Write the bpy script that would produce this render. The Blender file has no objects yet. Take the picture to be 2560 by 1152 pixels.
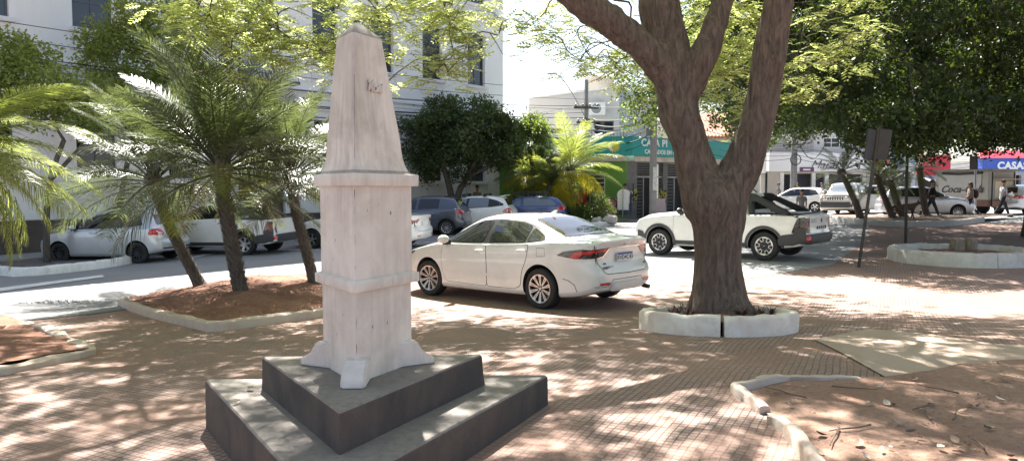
import bpy, bmesh, math, random
import numpy as np
from mathutils import Vector, Matrix, noise
from mathutils.bvhtree import BVHTree
from mathutils.geometry import delaunay_2d_cdt

SC = bpy.context.scene
COL = SC.collection
R = math.radians
F = 1850.0; EYE = 1.62; PITCH = math.atan((576-472)/F)
CP, SP = math.cos(PITCH), math.sin(PITCH)
SUN_AZ, SUN_EL = R(-12), R(54)
rnd = random.Random(7)
rng = np.random.default_rng(7)

# ------------------------------------------------------------------ terrain and picture geometry
def ss(a, b, x):
    t = min(1.0, max(0.0, (x-a)/(b-a))); return t*t*(3-2*t)
def g(X, Y):
    s = ss(6.5, 12, Y)
    x = max(-25.0, min(28.0, X))
    near = 0.10*math.tanh((X+0.93)/1.6)*(1-ss(7, 11, Y))
    near += 0.10*math.exp(-((X-5.6)**2+(Y-19.2)**2)/9)+0.03*math.exp(-((X-0.8)**2+(Y-11.8)**2)/3)
    return near + s*((0.012 if x > 0 else 0.019)*x-0.27) + ss(20, 36, Y)*(0.2+0.1*ss(0, 15, X))
def ray(px, py):
    x = (px-1280)/F; y = -(py-576)/F
    return Vector((x, y*SP+CP, y*CP-SP))
def at(px, py, Y):
    d = ray(px, py); k = Y/d.y
    return Vector((d.x*k, Y, EYE+d.z*k))
def gp(px, py):
    d = ray(px, py); k = EYE/max(1e-3, -d.z)
    for _ in range(40):
        p = d*k
        h = EYE-g(p.x, p.y)
        k = 0.5*k+0.5*h/max(1e-3, -d.z)
    p = d*k
    return Vector((p.x, p.y, g(p.x, p.y)))
def og(x, y, dz=0.0): return Vector((x, y, g(x, y)+dz))

# ------------------------------------------------------------------ objects and tags
def tag(o, label=None, cat=None, group=None, kind=None):
    if label: o['label'] = label
    if cat: o['category'] = cat
    if group: o['group'] = group
    if kind: o['kind'] = kind
    return o
def empty(name, loc, rz=0.0):
    o = bpy.data.objects.new(name, None); COL.objects.link(o)
    o.empty_display_size = 0.2
    o.location = loc; o.rotation_euler = (0, 0, rz); return o
def link(name, me, mats, parent=None, loc=None, rot=None, smooth=None):
    if mats is not None:
        me.materials.clear()
        for m in (mats if isinstance(mats, (list, tuple)) else [mats]): me.materials.append(m)
    o = bpy.data.objects.new(name, me); COL.objects.link(o)
    if parent: o.parent = parent
    if loc is not None: o.location = loc
    if rot is not None: o.rotation_euler = rot
    if smooth is not None:
        me.polygons.foreach_set('use_smooth', [True]*len(me.polygons))
        if smooth < 180: me.set_sharp_from_angle(angle=R(smooth))
    return o
def me_py(name, v, f):
    me = bpy.data.meshes.new(name); me.from_pydata(v, [], f); me.update(); return me
def me_np(name, V, Fq, mi=None):
    """verts (N,3), faces (M,k)"""
    me = bpy.data.meshes.new(name)
    n, m, k = len(V), len(Fq), Fq.shape[1]
    me.vertices.add(n); me.vertices.foreach_set('co', np.ascontiguousarray(V, dtype=np.float32).ravel())
    me.loops.add(m*k); me.loops.foreach_set('vertex_index', np.ascontiguousarray(Fq, dtype=np.int32).ravel())
    me.polygons.add(m); me.polygons.foreach_set('loop_start', np.arange(0, m*k, k, dtype=np.int32))
    if mi is not None: me.polygons.foreach_set('material_index', np.ascontiguousarray(mi, dtype=np.int32))
    me.update(calc_edges=True); me.validate(); return me
def bake(o):
    dg = bpy.context.evaluated_depsgraph_get(); dg.update()
    me = bpy.data.meshes.new_from_object(o.evaluated_get(dg)); return me
def drop(o):
    d = o.data; bpy.data.objects.remove(o)
    if d and d.users == 0: bpy.data.meshes.remove(d) if isinstance(d, bpy.types.Mesh) else None

class MB:
    """collects boxes, prisms and tubes into one mesh"""
    def __init__(self, M=None): self.v = []; self.f = []; self.M = M
    def add(self, v, f):
        n = len(self.v)
        self.v += [tuple(self.M @ Vector(p)) if self.M else tuple(p) for p in v]
        self.f += [tuple(i+n for i in q) for q in f]; return self
    def box(self, x0, x1, y0, y1, z0, z1, R=None):
        v = [(x, y, z) for z in (z0, z1) for y in (y0, y1) for x in (x0, x1)]
        if R: v = [R @ Vector(p) for p in v]
        return self.add(v, [(0, 2, 3, 1), (4, 5, 7, 6), (0, 1, 5, 4), (2, 6, 7, 3), (0, 4, 6, 2), (1, 3, 7, 5)])
    def prism(self, poly, a, b, axes='xzy'):
        """polygon in the first two axes, extruded a..b along the third"""
        ix = ['xyz'.index(c) for c in axes]; n = len(poly); v = []
        for d in (a, b):
            for p in poly:
                q = [0, 0, 0]; q[ix[0]] = p[0]; q[ix[1]] = p[1]; q[ix[2]] = d; v.append(q)
        f = [tuple(range(n))[::-1], tuple(range(n, 2*n))]+[(i, (i+1) % n, n+(i+1) % n, n+i) for i in range(n)]
        return self.add(v, f)
    def tube(self, pts, rad, n=8, cap=True):
        pts = [Vector(p) for p in pts]
        if not isinstance(rad, (list, tuple)): rad = [rad]*len(pts)
        v = []; f = []; up = Vector((0.13, 0.27, 1)).normalized(); a = None
        for i, p in enumerate(pts):
            t = (pts[min(i+1, len(pts)-1)]-pts[max(i-1, 0)]).normalized()
            if a is None: a = t.cross(up if abs(t.dot(up)) < 0.9 else Vector((1, 0, 0))).normalized()
            else: a = (a-t*a.dot(t)).normalized()
            b = t.cross(a)
            for k in range(n):
                w = 2*math.pi*k/n; v.append(p+(a*math.cos(w)+b*math.sin(w))*rad[i])
        for i in range(len(pts)-1):
            for k in range(n):
                k2 = (k+1) % n; f.append((i*n+k, i*n+k2, (i+1)*n+k2, (i+1)*n+k))
        if cap: f += [tuple(range(n))[::-1], tuple(range((len(pts)-1)*n, len(pts)*n))]
        return self.add(v, f)
    def lathe(self, prof, n=24, axis='z', c=(0, 0, 0)):
        """prof: list of (radius, height)"""
        v = []; f = []; m = len(prof)
        for k in range(n):
            w = 2*math.pi*k/n
            for r, h in prof:
                a, b = r*math.cos(w), r*math.sin(w)
                q = {'z': (a, b, h), 'y': (a, h, b), 'x': (h, a, b)}[axis]
                v.append((q[0]+c[0], q[1]+c[1], q[2]+c[2]))
        for k in range(n):
            for i in range(m-1):
                a = k*m+i; b = ((k+1) % n)*m+i; f.append((a, b, b+1, a+1))
        return self.add(v, f)
    def ball(self, c, r, nu=12, nv=8):
        r = (r, r, r) if not isinstance(r, (tuple, list)) else r
        v = [(c[0], c[1], c[2]-r[2])]; f = []
        for j in range(1, nv):
            t = math.pi*j/nv
            for i in range(nu):
                w = 2*math.pi*i/nu
                v.append((c[0]+r[0]*math.sin(t)*math.cos(w), c[1]+r[1]*math.sin(t)*math.sin(w), c[2]-r[2]*math.cos(t)))
        v.append((c[0], c[1], c[2]+r[2]))
        for i in range(nu):
            i2 = (i+1) % nu; f.append((0, 1+i2, 1+i)); l = 1+(nv-2)*nu; f.append((l+i, l+i2, len(v)-1))
            for j in range(nv-2): a = 1+j*nu; f.append((a+i, a+i2, a+nu+i2, a+nu+i))
        return self.add(v, f)
    def mesh(self, name='m'): return me_py(name, self.v, self.f)
    def build(self, name, mat, parent=None, smooth=None, bevel=None, loc=None, rot=None):
        me = self.mesh(name)
        bm = bmesh.new(); bm.from_mesh(me); bmesh.ops.recalc_face_normals(bm, faces=bm.faces)
        if bevel:
            es = [e for e in bm.edges if len(e.link_faces) == 2 and e.calc_face_angle(0) > R(35)]
            bmesh.ops.bevel(bm, geom=es, offset=bevel, segments=2, affect='EDGES', clamp_overlap=True)
        bm.to_mesh(me); bm.free()
        return link(name, me, mat, parent, loc, rot, smooth)

# ------------------------------------------------------------------ materials
def nodes(name):
    m = bpy.data.materials.new(name); m.use_nodes = True
    nt = m.node_tree; nt.nodes.clear()
    out = nt.nodes.new('ShaderNodeOutputMaterial'); b = nt.nodes.new('ShaderNodeBsdfPrincipled')
    nt.links.new(b.outputs[0], out.inputs[0]); return m, nt, b, out
def N(nt, t, **kw):
    n = nt.nodes.new(t)
    for k, v in kw.items(): setattr(n, k, v)
    return n
def coords(nt, scale=(1, 1, 1), rot=(0, 0, 0), kind='Object'):
    tc = N(nt, 'ShaderNodeTexCoord'); mp = N(nt, 'ShaderNodeMapping')
    mp.inputs['Scale'].default_value = scale; mp.inputs['Rotation'].default_value = rot
    nt.links.new(tc.outputs[kind], mp.inputs['Vector']); return mp.outputs[0]
def noise_(nt, vec, scale, detail=4, rough=0.6, dist=0.0):
    n = N(nt, 'ShaderNodeTexNoise'); n.inputs['Scale'].default_value = scale
    n.inputs['Detail'].default_value = detail; n.inputs['Roughness'].default_value = rough
    n.inputs['Distortion'].default_value = dist
    nt.links.new(vec, n.inputs['Vector']); return n.outputs['Fac']
def ramp(nt, fac, stops):
    r = N(nt, 'ShaderNodeValToRGB'); e = r.color_ramp.elements
    while len(e) < len(stops): e.new(0.5)
    for el, (p, c) in zip(e, stops):
        el.position = p; el.color = (c, c, c, 1) if isinstance(c, (int, float)) else (*c, 1)
    nt.links.new(fac, r.inputs[0]); return r.outputs[0]
def mix(nt, fac, a, b, mode='MIX'):
    n = N(nt, 'ShaderNodeMix', data_type='RGBA', blend_type=mode)
    for s, v in ((n.inputs['Factor'], fac), (n.inputs[6], a), (n.inputs[7], b)):
        if hasattr(v, 'is_linked'): nt.links.new(v, s)
        elif isinstance(v, (int, float)): s.default_value = v
        else: s.default_value = (*v, 1)
    return n.outputs[2]
def bump(nt, b, h, strength=0.3, dist=0.02):
    n = N(nt, 'ShaderNodeBump'); n.inputs['Strength'].default_value = strength; n.inputs['Distance'].default_value = dist
    nt.links.new(h, n.inputs['Height']); nt.links.new(n.outputs[0], b.inputs['Normal'])
def sc3(c, k): return tuple(min(1, x*k) for x in c)
MC = {}
def M(name, col, rough=0.6, metal=0.0, var=0.18, scale=6.0, bmp=0.0, bscale=40.0, coat=0.0, spec=0.5, emit=0):
    if name in MC: return MC[name]
    m, nt, b, out = nodes(name); MC[name] = m
    v = coords(nt)
    if var:
        f = ramp(nt, noise_(nt, v, scale, 5, 0.65), [(0.3, 0), (0.7, 1)])
        nt.links.new(mix(nt, f, sc3(col, 1-var), sc3(col, 1+var)), b.inputs['Base Color'])
    else: b.inputs['Base Color'].default_value = (*col, 1)
    b.inputs['Roughness'].default_value = rough; b.inputs['Metallic'].default_value = metal
    b.inputs['Coat Weight'].default_value = coat; b.inputs['Coat Roughness'].default_value = 0.04
    b.inputs['Specular IOR Level'].default_value = spec
    if emit: b.inputs['Emission Color'].default_value = (*col, 1); b.inputs['Emission Strength'].default_value = emit
    if bmp: bump(nt, b, noise_(nt, v, bscale, 6, 0.7), bmp, 0.02)
    return m
def leaf_mat(name, c1, c2, trans=(0.3, 0.36, 0.05), tw=0.4, rough=0.45, spec=0.35):
    m, nt, b, out = nodes(name)
    gi = N(nt, 'ShaderNodeNewGeometry')
    f = ramp(nt, gi.outputs['Random Per Island'], [(0, 0), (1, 1)])
    c = mix(nt, f, c1, c2); nt.links.new(c, b.inputs['Base Color'])
    b.inputs['Roughness'].default_value = rough; b.inputs['Specular IOR Level'].default_value = spec
    t = N(nt, 'ShaderNodeBsdfTranslucent')
    nt.links.new(mix(nt, f, sc3(trans, 0.75), sc3(trans, 1.2)), t.inputs['Color'])
    ms = N(nt, 'ShaderNodeMixShader'); ms.inputs[0].default_value = tw
    nt.links.new(b.outputs[0], ms.inputs[1]); nt.links.new(t.outputs[0], ms.inputs[2])
    nt.links.new(ms.outputs[0], out.inputs[0]); return m
def glass_mat(name, tint, rough=0.03, see=0.0):
    m, nt, b, out = nodes(name)
    b.inputs['Base Color'].default_value = (*tint, 1); b.inputs['Roughness'].default_value = rough
    b.inputs['Specular IOR Level'].default_value = 0.6
    b.inputs['Coat Weight'].default_value = 0.5; b.inputs['Coat Roughness'].default_value = 0.02
    return m
def paver_mat():
    m, nt, b, out = nodes('red_pavers'); v = coords(nt, rot=(0, 0, R(27)))
    wob = N(nt, 'ShaderNodeMix', data_type='VECTOR'); 
    nz = N(nt, 'ShaderNodeTexNoise'); nz.inputs['Scale'].default_value = 1.3
    nt.links.new(v, nz.inputs['Vector'])
    ad = N(nt, 'ShaderNodeVectorMath', operation='MULTIPLY_ADD'); ad.inputs[1].default_value = (0.07, 0.07, 0.0)
    nt.links.new(nz.outputs['Color'], ad.inputs[0]); nt.links.new(v, ad.inputs[2]); v2 = ad.outputs[0]
    def brick(w, h, mort):
        t = N(nt, 'ShaderNodeTexBrick'); t.offset = 0.0; t.squash = 1.0
        t.inputs['Scale'].default_value = 1; t.inputs['Brick Width'].default_value = w; t.inputs['Row Height'].default_value = h
        t.inputs['Mortar Size'].default_value = mort; t.inputs['Mortar Smooth'].default_value = 0.35; t.inputs['Bias'].default_value = 0
        t.inputs['Color1'].default_value = (0.44, 0.315, 0.268, 1); t.inputs['Color2'].default_value = (0.335, 0.225, 0.188, 1)
        t.inputs['Mortar'].default_value = (0.14, 0.085, 0.063, 1); nt.links.new(v2, t.inputs['Vector']); return t
    small = brick(0.052, 0.052, 0.005); big = brick(0.208, 0.208, 0.006)
    c = mix(nt, big.outputs['Fac'], small.outputs['Color'], (0.17, 0.105, 0.078))
    dirt = ramp(nt, noise_(nt, v, 0.9, 7, 0.7, 0.4), [(0.44, 0), (0.64, 1)])
    c = mix(nt, dirt, c, (0.37, 0.225, 0.17))
    fine = noise_(nt, v, 55, 3, 0.7)
    c = mix(nt, 0.5, c, ramp(nt, fine, [(0.25, 0.45), (0.75, 1.0)]), 'MULTIPLY')
    grime = ramp(nt, noise_(nt, v, 0.35, 5, 0.6), [(0.35, 1.0), (0.7, 0.72)])
    c = mix(nt, 1.0, c, grime, 'MULTIPLY')
    nt.links.new(c, b.inputs['Base Color']); b.inputs['Roughness'].default_value = 0.85
    h = mix(nt, small.outputs['Fac'], (1, 1, 1), (0, 0, 0)); h2 = mix(nt, 0.35, h, fine)
    bump(nt, b, h2, 0.6, 0.006); return m
def ground_mat(name, c1, c2, c3, s1=2.0, s2=30.0, bs=0.5, rough=0.9, bd=0.02):
    m, nt, b, out = nodes(name); v = coords(nt)
    a = ramp(nt, noise_(nt, v, s1, 8, 0.65, 0.3), [(0.35, 0), (0.65, 1)])
    f = noise_(nt, v, s2, 6, 0.75)
    c = mix(nt, a, c1, c2); c = mix(nt, ramp(nt, f, [(0.45, 0), (0.75, 1)]), c, c3)
    nt.links.new(c, b.inputs['Base Color']); b.inputs['Roughness'].default_value = rough
    bump(nt, b, f, bs, bd); return m
def stucco(name, col, stain, streak=0.6, speck=0.0, low=None, bs=0.25, zs=1.0, iso=False):
    """painted render with vertical run-off streaks and blotches"""
    m, nt, b, out = nodes(name)
    v = coords(nt); vs = coords(nt, scale=(9, 9, 7) if iso else (20*zs, 20*zs, 0.9*zs))
    st = ramp(nt, noise_(nt, vs, 1.0, 6, 0.65), [(0.42, 0), (0.85, 1)])
    bl = ramp(nt, noise_(nt, v, 2.3*zs, 6, 0.65, 0.5), [(0.4, 0), (0.72, 1)])
    pm = ramp(nt, noise_(nt, v, 1.1*zs, 4, 0.6, 0.3), [(0.38, 0.12), (0.62, 1.0)])
    n0 = N(nt, 'ShaderNodeMath', operation='MULTIPLY'); nt.links.new(st, n0.inputs[0]); nt.links.new(pm, n0.inputs[1])
    n1 = N(nt, 'ShaderNodeMath', operation='MULTIPLY'); nt.links.new(n0.outputs[0], n1.inputs[0]); n1.inputs[1].default_value = streak
    c = mix(nt, n1.outputs[0], col, stain)
    n2 = N(nt, 'ShaderNodeMath', operation='MULTIPLY'); nt.links.new(bl, n2.inputs[0]); n2.inputs[1].default_value = streak*0.8
    c = mix(nt, n2.outputs[0], c, sc3(stain, 1.25))
    if speck:
        sp = ramp(nt, noise_(nt, v, 26, 3, 0.8), [(0.70, 0), (0.74, speck)])
        c = mix(nt, sp, c, (0.13, 0.10, 0.08))
    nt.links.new(c, b.inputs['Base Color']); b.inputs['Roughness'].default_value = 0.85
    bump(nt, b, noise_(nt, v, 60, 5, 0.7), bs, 0.01); return m
def bark_mat(name, c1, c2, c3):
    m, nt, b, out = nodes(name); v = coords(nt, scale=(1, 1, 0.22)); v1 = coords(nt)
    f = noise_(nt, v, 22, 8, 0.72, 0.6); p = noise_(nt, v1, 3.0, 5, 0.6)
    c = mix(nt, ramp(nt, f, [(0.36, 0), (0.62, 1)]), c1, c2)
    c = mix(nt, ramp(nt, p, [(0.5, 0), (0.72, 0.8)]), c, c3)
    nt.links.new(c, b.inputs['Base Color']); b.inputs['Roughness'].default_value = 0.9
    bump(nt, b, f, 0.9, 0.03); return m

PAVER = paver_mat()
ASPHALT = ground_mat('asphalt', (0.23, 0.23, 0.235), (0.29, 0.285, 0.28), (0.19, 0.19, 0.20), 0.6, 60, 0.3, 0.85, 0.01)
DIRT = ground_mat('red_dirt', (0.32, 0.185, 0.132), (0.44, 0.28, 0.205), (0.22, 0.125, 0.09), 1.6, 24, 0.9, 0.95, 0.03)
LITTER = ground_mat('dirt_under_palms', (0.26, 0.115, 0.075), (0.40, 0.215, 0.145), (0.13, 0.07, 0.055), 2.2, 18, 1.0, 0.95, 0.04)
CONC = ground_mat('worn_concrete', (0.43, 0.325, 0.262), (0.37, 0.265, 0.20), (0.46, 0.365, 0.30), 1.4, 40, 0.3, 0.85, 0.008)
SIDEW = ground_mat('sidewalk_concrete', (0.36, 0.35, 0.34), (0.28, 0.27, 0.26), (0.40, 0.39, 0.38), 1.5, 40, 0.3, 0.85, 0.008)
MON = stucco('monument_paint', (0.73, 0.675, 0.615), (0.34, 0.285, 0.24), 0.85, 1.0, bs=0.3)
MONTOP = stucco('monument_shaft_paint', (0.71, 0.66, 0.595), (0.27, 0.23, 0.195), 1.0, 0.6, bs=0.3)
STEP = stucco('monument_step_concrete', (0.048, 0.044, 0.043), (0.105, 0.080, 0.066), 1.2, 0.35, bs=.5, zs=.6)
MONCAP = stucco('weathered_cap', (0.42, 0.385, 0.345), (0.15, 0.13, 0.115), 1.2, 0.6, bs=0.4, iso=True)
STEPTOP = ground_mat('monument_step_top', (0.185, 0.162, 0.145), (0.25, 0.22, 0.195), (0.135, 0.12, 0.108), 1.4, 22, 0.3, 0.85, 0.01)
WHITEW = stucco('whitewashed_kerb', (0.78, 0.73, 0.68), (0.46, 0.35, 0.27), 0.75, 0.9, bs=0.6, zs=1.5, iso=True)
KERBC = stucco('worn_kerb', (0.53, 0.455, 0.395), (0.36, 0.25, 0.185), 0.8, 0.6, bs=0.6, zs=1.5, iso=True)
BARK = bark_mat('big_tree_bark', (0.052, 0.040, 0.034), (0.175, 0.130, 0.105), (0.105, 0.074, 0.059))
BARK2 = bark_mat('dark_bark', (0.05, 0.042, 0.038), (0.14, 0.12, 0.10), (0.09, 0.075, 0.065))
PALMT = bark_mat('palm_trunk', (0.055, 0.045, 0.04), (0.17, 0.14, 0.115), (0.10, 0.085, 0.07))
BLACKP = M('black_plastic', (0.022, 0.022, 0.024), 0.45, var=0.1)
GREYP = M('charcoal_cladding', (0.05, 0.05, 0.055), 0.55, var=0.12, scale=30)
RUBBER = M('tyre_rubber', (0.018, 0.018, 0.019), 0.75, var=0.3, scale=10)
UNDER = M('wheel_well', (0.012, 0.012, 0.013), 0.9, var=0)
SEAM = M('panel_gap', (0.03, 0.03, 0.03), 0.8, var=0)
ALLOY = M('alloy_silver', (0.62, 0.61, 0.60), 0.28, 0.9, var=0.05)
ALLOYD = M('alloy_dark', (0.035, 0.035, 0.04), 0.35, 0.4, var=0.1)
CHROME = M('chrome', (0.8, 0.8, 0.8), 0.12, 1.0, var=0)
GLASS = glass_mat('tinted_glass', (0.012, 0.014, 0.018))
GLASSL = glass_mat('light_glass', (0.16, 0.19, 0.22))
GLASSB = glass_mat('shop_glass', (0.02, 0.025, 0.03), 0.06)
REDL = M('red_lamp', (0.55, 0.015, 0.02), 0.12, var=0.1, scale=40, coat=1)
REDD = M('dark_red_lamp', (0.10, 0.012, 0.014), 0.12, var=0.2, scale=40, coat=1)
SMOKE = M('smoked_lamp', (0.03, 0.028, 0.03), 0.1, var=0.5, scale=25, coat=1)
CLEARL = M('clear_lamp', (0.55, 0.56, 0.58), 0.1, 0.4, var=0.3, scale=40, coat=1)
STEEL = M('dark_steel', (0.055, 0.05, 0.048), 0.6, 0.4, var=0.3, scale=14)
GREYM = M('grey_metal', (0.30, 0.30, 0.31), 0.5, 0.5, var=0.15)
def paint(name, c, metal=0.0, rough=0.32): return M(name, c, rough, metal, var=0.06, scale=4, coat=1.0)
P_PEARL = paint('pearl_white_paint', (0.74, 0.735, 0.715))
P_WHITE = paint('white_paint', (0.80, 0.79, 0.77))
P_SILVER = paint('silver_paint', (0.60, 0.61, 0.64), 0.55, 0.34)
P_GREY = paint('blue_grey_paint', (0.085, 0.095, 0.13), 0.4, 0.3)
P_BLUE = paint('blue_paint', (0.045, 0.08, 0.24), 0.1, 0.35)
P_OLIVE = paint('beige_paint', (0.50, 0.44, 0.36), 0.3)
P_DARK = paint('dark_paint', (0.02, 0.022, 0.026), 0.2)

def crom(P, k):
    o = []
    for i in range(len(P)-1):
        p0, p1, p2, p3 = P[max(i-1, 0)], P[i], P[i+1], P[min(i+2, len(P)-1)]
        for j in range(k):
            t = j/k
            o.append(tuple(0.5*((2*b)+(c-a)*t+(2*a-5*b+4*c-d)*t*t+(3*b-3*c+d-a)*t**3) for a, b, c, d in zip(p0, p1, p2, p3)))
    o.append(tuple(P[-1])); return o
# ------------------------------------------------------------------ text
def text_mesh(s, size, ext=0.004, shear=0.0, off=0.0, space=1.0, align='CENTER'):
    cu = bpy.data.curves.new('t', 'FONT'); cu.body = s; cu.size = size; cu.extrude = ext; cu.shear = shear
    cu.offset = off; cu.space_character = space; cu.align_x = align; cu.align_y = 'CENTER'; cu.resolution_u = 3
    o = bpy.data.objects.new('t', cu); COL.objects.link(o)
    me = bake(o); bpy.data.objects.remove(o); bpy.data.curves.remove(cu); return me
def text(name, s, size, mat, parent, loc, right, up, **kw):
    """flat letters whose reading direction is RIGHT and whose top is UP"""
    me = text_mesh(s, size, **kw)
    r = Vector(right).normalized(); u = Vector(up); u = (u-r*u.dot(r)).normalized(); n = r.cross(u)
    me.transform(Matrix(((r.x, u.x, n.x, loc[0]), (r.y, u.y, n.y, loc[1]), (r.z, u.z, n.z, loc[2]), (0, 0, 0, 1))))
    return link(name, me, mat, parent)

# ------------------------------------------------------------------ the setting
def axis(a, b, st): return list(np.linspace(a, b, max(2, int(round((b-a)/st))+1)))
xs = [-400, -250, -150, -90]+axis(-60, -14, 1.5)+axis(-13.5, 14, 0.25)+axis(14.5, 60, 1.0)+[90, 150, 250, 400]
ys = [-150, -60]+axis(-20, 1, 1.0)+axis(1.25, 22, 0.25)+axis(22.5, 60, 0.75)+[80, 110, 150, 220, 320, 500]
V = np.array([(x, y, g(x, y)) for y in ys for x in xs]); nx = len(xs)
Q = np.array([(j*nx+i, j*nx+i+1, (j+1)*nx+i+1, (j+1)*nx+i) for j in range(len(ys)-1) for i in range(nx-1)])
ground = link('ground', me_np('ground', V, Q), PAVER, smooth=180); tag(ground, kind='structure')

def inside(p, poly):
    c = False; n = len(poly)
    for i in range(n):
        a, b = poly[i], poly[i-1]
        if (a[1] > p[1]) != (b[1] > p[1]) and p[0] < (b[0]-a[0])*(p[1]-a[1])/(b[1]-a[1])+a[0]: c = not c
    return c
def resample(pl, st, closed=False):
    out = []; n = len(pl)
    for i in range(n if closed else n-1):
        a, b = Vector(pl[i]), Vector(pl[(i+1) % n]); k = max(1, int((b-a).length/st))
        out += [a+(b-a)*(j/k) for j in range(k)]
    if not closed: out.append(Vector(pl[-1]))
    return out
def chaikin(pl, it=1, closed=False):
    pl = [Vector(p) for p in pl]
    for _ in range(it):
        n = len(pl); o = [] if closed else [pl[0]]
        for i in range(n if closed else n-1):
            a, b = pl[i], pl[(i+1) % n]; o += [a*0.75+b*0.25, a*0.25+b*0.75]
        if not closed: o.append(pl[-1])
        pl = o
    return pl
def fill2d(poly, st):
    """boundary + inner grid points -> points, triangles"""
    poly = [Vector((p[0], p[1])) for p in poly]
    B = resample(poly, st, True); n = len(B)
    x0, x1 = min(p.x for p in B), max(p.x for p in B); y0, y1 = min(p.y for p in B), max(p.y for p in B)
    I = []
    ny = max(1, int((y1-y0)/st)); nx_ = max(1, int((x1-x0)/st))
    if ny*nx_ > 60000: raise ValueError('too fine')
    for j in range(1, ny+1):
        for i in range(1, nx_+1):
            p = Vector((x0+(x1-x0)*(i-0.5*(j % 2))/nx_, y0+(y1-y0)*j/(ny+1)))
            if inside(p, B):
                if min((p-q).length_squared for q in B) > (0.45*st)**2: I.append(p)
    pts = B+I
    co, ed, fa, *_ = delaunay_2d_cdt(pts, [(i, (i+1) % n) for i in range(n)], [], 1, 1e-6)
    return co, fa
def sheet(name, poly, mat, off, st=0.3, extra=None, kind='structure', smooth=True):
    co, fa = fill2d(poly, st)
    v = [(p.x, p.y, g(p.x, p.y)+off+(extra(p.x, p.y) if extra else 0)) for p in co]
    f = []
    for t in fa:
        a, b, c = (Vector(v[i]) for i in t[:3])
        f.append(t if (b-a).cross(c-a).z > 0 else t[::-1])
    o = link(name, me_py(name, v, f), mat, smooth=180)
    if kind: tag(o, kind=kind)
    return o
def P2(*pp): return [tuple(gp(x, y).xy) for x, y in pp]

road = sheet('road', [(-34, -18), (-26.5, -10), (-7.0, 11.6), (-6.3, 12.4), (-5.2, 15.0), (-3.4, 16.4), (-0.6, 16.0), (1.6, 14.6), (3.4, 14.0), (5.4, 15.4),
     (7.4, 17.0), (9.4, 20.5), (12.5, 26.0), (14.5, 30.0), (22, 31), (60, 33), (60, 110), (-70, 110), (-70, -18)], ASPHALT, 0.008, 1.0)

def kerb(name, pts, w, h, mat, zoff=0.0, closed=False, st=0.09, jag=0.012, parent=None, hs=None, ragged=False, seed=0, taper=0):
    """rounded kerb stone along ground points"""
    P = resample([Vector((p[0], p[1])) for p in pts], st, closed); n = len(P)
    prof = [(-w/2, -0.12), (-w/2, h*0.80), (-w/2+w*0.14, h*0.97), (0, h*1.0), (w/2-w*0.14, h*0.97), (w/2, h*0.80), (w/2, -0.12)]
    v = []; f = []; m = len(prof)
    for i, p in enumerate(P):
        a = P[(i-1) % n] if closed or i > 0 else P[i]; b = P[(i+1) % n] if closed or i < n-1 else P[i]
        t = (b-a).normalized(); nn = Vector((-t.y, t.x)); e = 1.0
        if ragged and not closed:
            k = min(i, n-1-i)
            e = min(1, 0.62+0.25*k+0.1*rnd.random())
        if hs: e *= hs(i/(n-1))
        for q, (o, z) in enumerate(prof):
            c = p+nn*o
            d = noise.noise(Vector((c.x*6+seed, c.y*6, z*6)))*jag*2+noise.noise(Vector((c.x*21, c.y*21, z*19+seed)))*jag
            c = c+nn*(d if o > 0 else -d)*(1 if q not in (3,) else 0)
            v.append((c.x, c.y, g(p.x, p.y)+zoff+(z*e+(d*0.8 if z > 0 else 0))))
    for i in range(n if closed else n-1):
        for q in range(m-1):
            a = i*m+q; b = ((i+1) % n)*m+q; f.append((a, b, b+1, a+1))
    if not closed: f += [tuple(range(m)), tuple(range((n-1)*m, n*m))[::-1]]
    bm = bmesh.new(); me = me_py(name, v, f); bm.from_mesh(me); bmesh.ops.recalc_face_normals(bm, faces=bm.faces); bm.to_mesh(me); bm.free()
    return link(name, me, mat, parent, smooth=50)

# palm bed: earth mound behind a pale kerb
bed = P2((322, 752), (420, 792), (530, 822), (690, 803), (850, 780), (900, 745), (880, 702), (760, 690), (600, 700), (480, 716), (390, 735))
bc = Vector((sum(p[0] for p in bed)/len(bed), sum(p[1] for p in bed)/len(bed)))
def mound(x, y):
    d = min((Vector((x, y))-q).length for q in resample([Vector(p) for p in bed], 0.25, True))
    return 0.02+0.16*ss(0.05, 1.4, d)+0.05*noise.noise(Vector((x*2.2, y*2.2, 1)))+0.02*noise.noise(Vector((x*8, y*8, 3)))
palm_bed = sheet('palm_bed_dirt', bed, LITTER, 0.02, 0.13, mound)
k = kerb('kerb', chaikin(P2((306, 762), (352, 782), (440, 806), (530, 828)), 1)+[Vector(p) for p in P2((545, 827), (700, 806), (856, 784))], 0.15, 0.13, KERBC, seed=1, jag=.008)
tag(k, 'long bent pale kerb edging the palm bed behind the obelisk', 'kerb', 'garden bed kerbs')
# bed at the left edge
lb = P2((-60, 795), (20, 800), (112, 842), (190, 868), (224, 884), (180, 893), (90, 912), (-20, 935), (-300, 970))
left_bed = sheet('left_bed_dirt', lb, LITTER, 0.03, 0.13, lambda x, y: 0.05+0.04*noise.noise(Vector((x*2, y*2, 5)))+0.015*noise.noise(Vector((x*9, y*9, 3))))
k = kerb('kerb', chaikin(P2((-60, 788), (0, 795), (112, 838), (200, 872), (228, 884), (190, 894), (90, 916), (-20, 940), (-300, 976)), 1), 0.15, 0.12, KERBC, seed=3,
         hs=lambda t: 0.55+0.6*math.exp(-((t-0.52)/0.12)**2))
tag(k, 'low worn kerb round the dirt bed at the left edge of the picture', 'kerb', 'garden bed kerbs')
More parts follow.
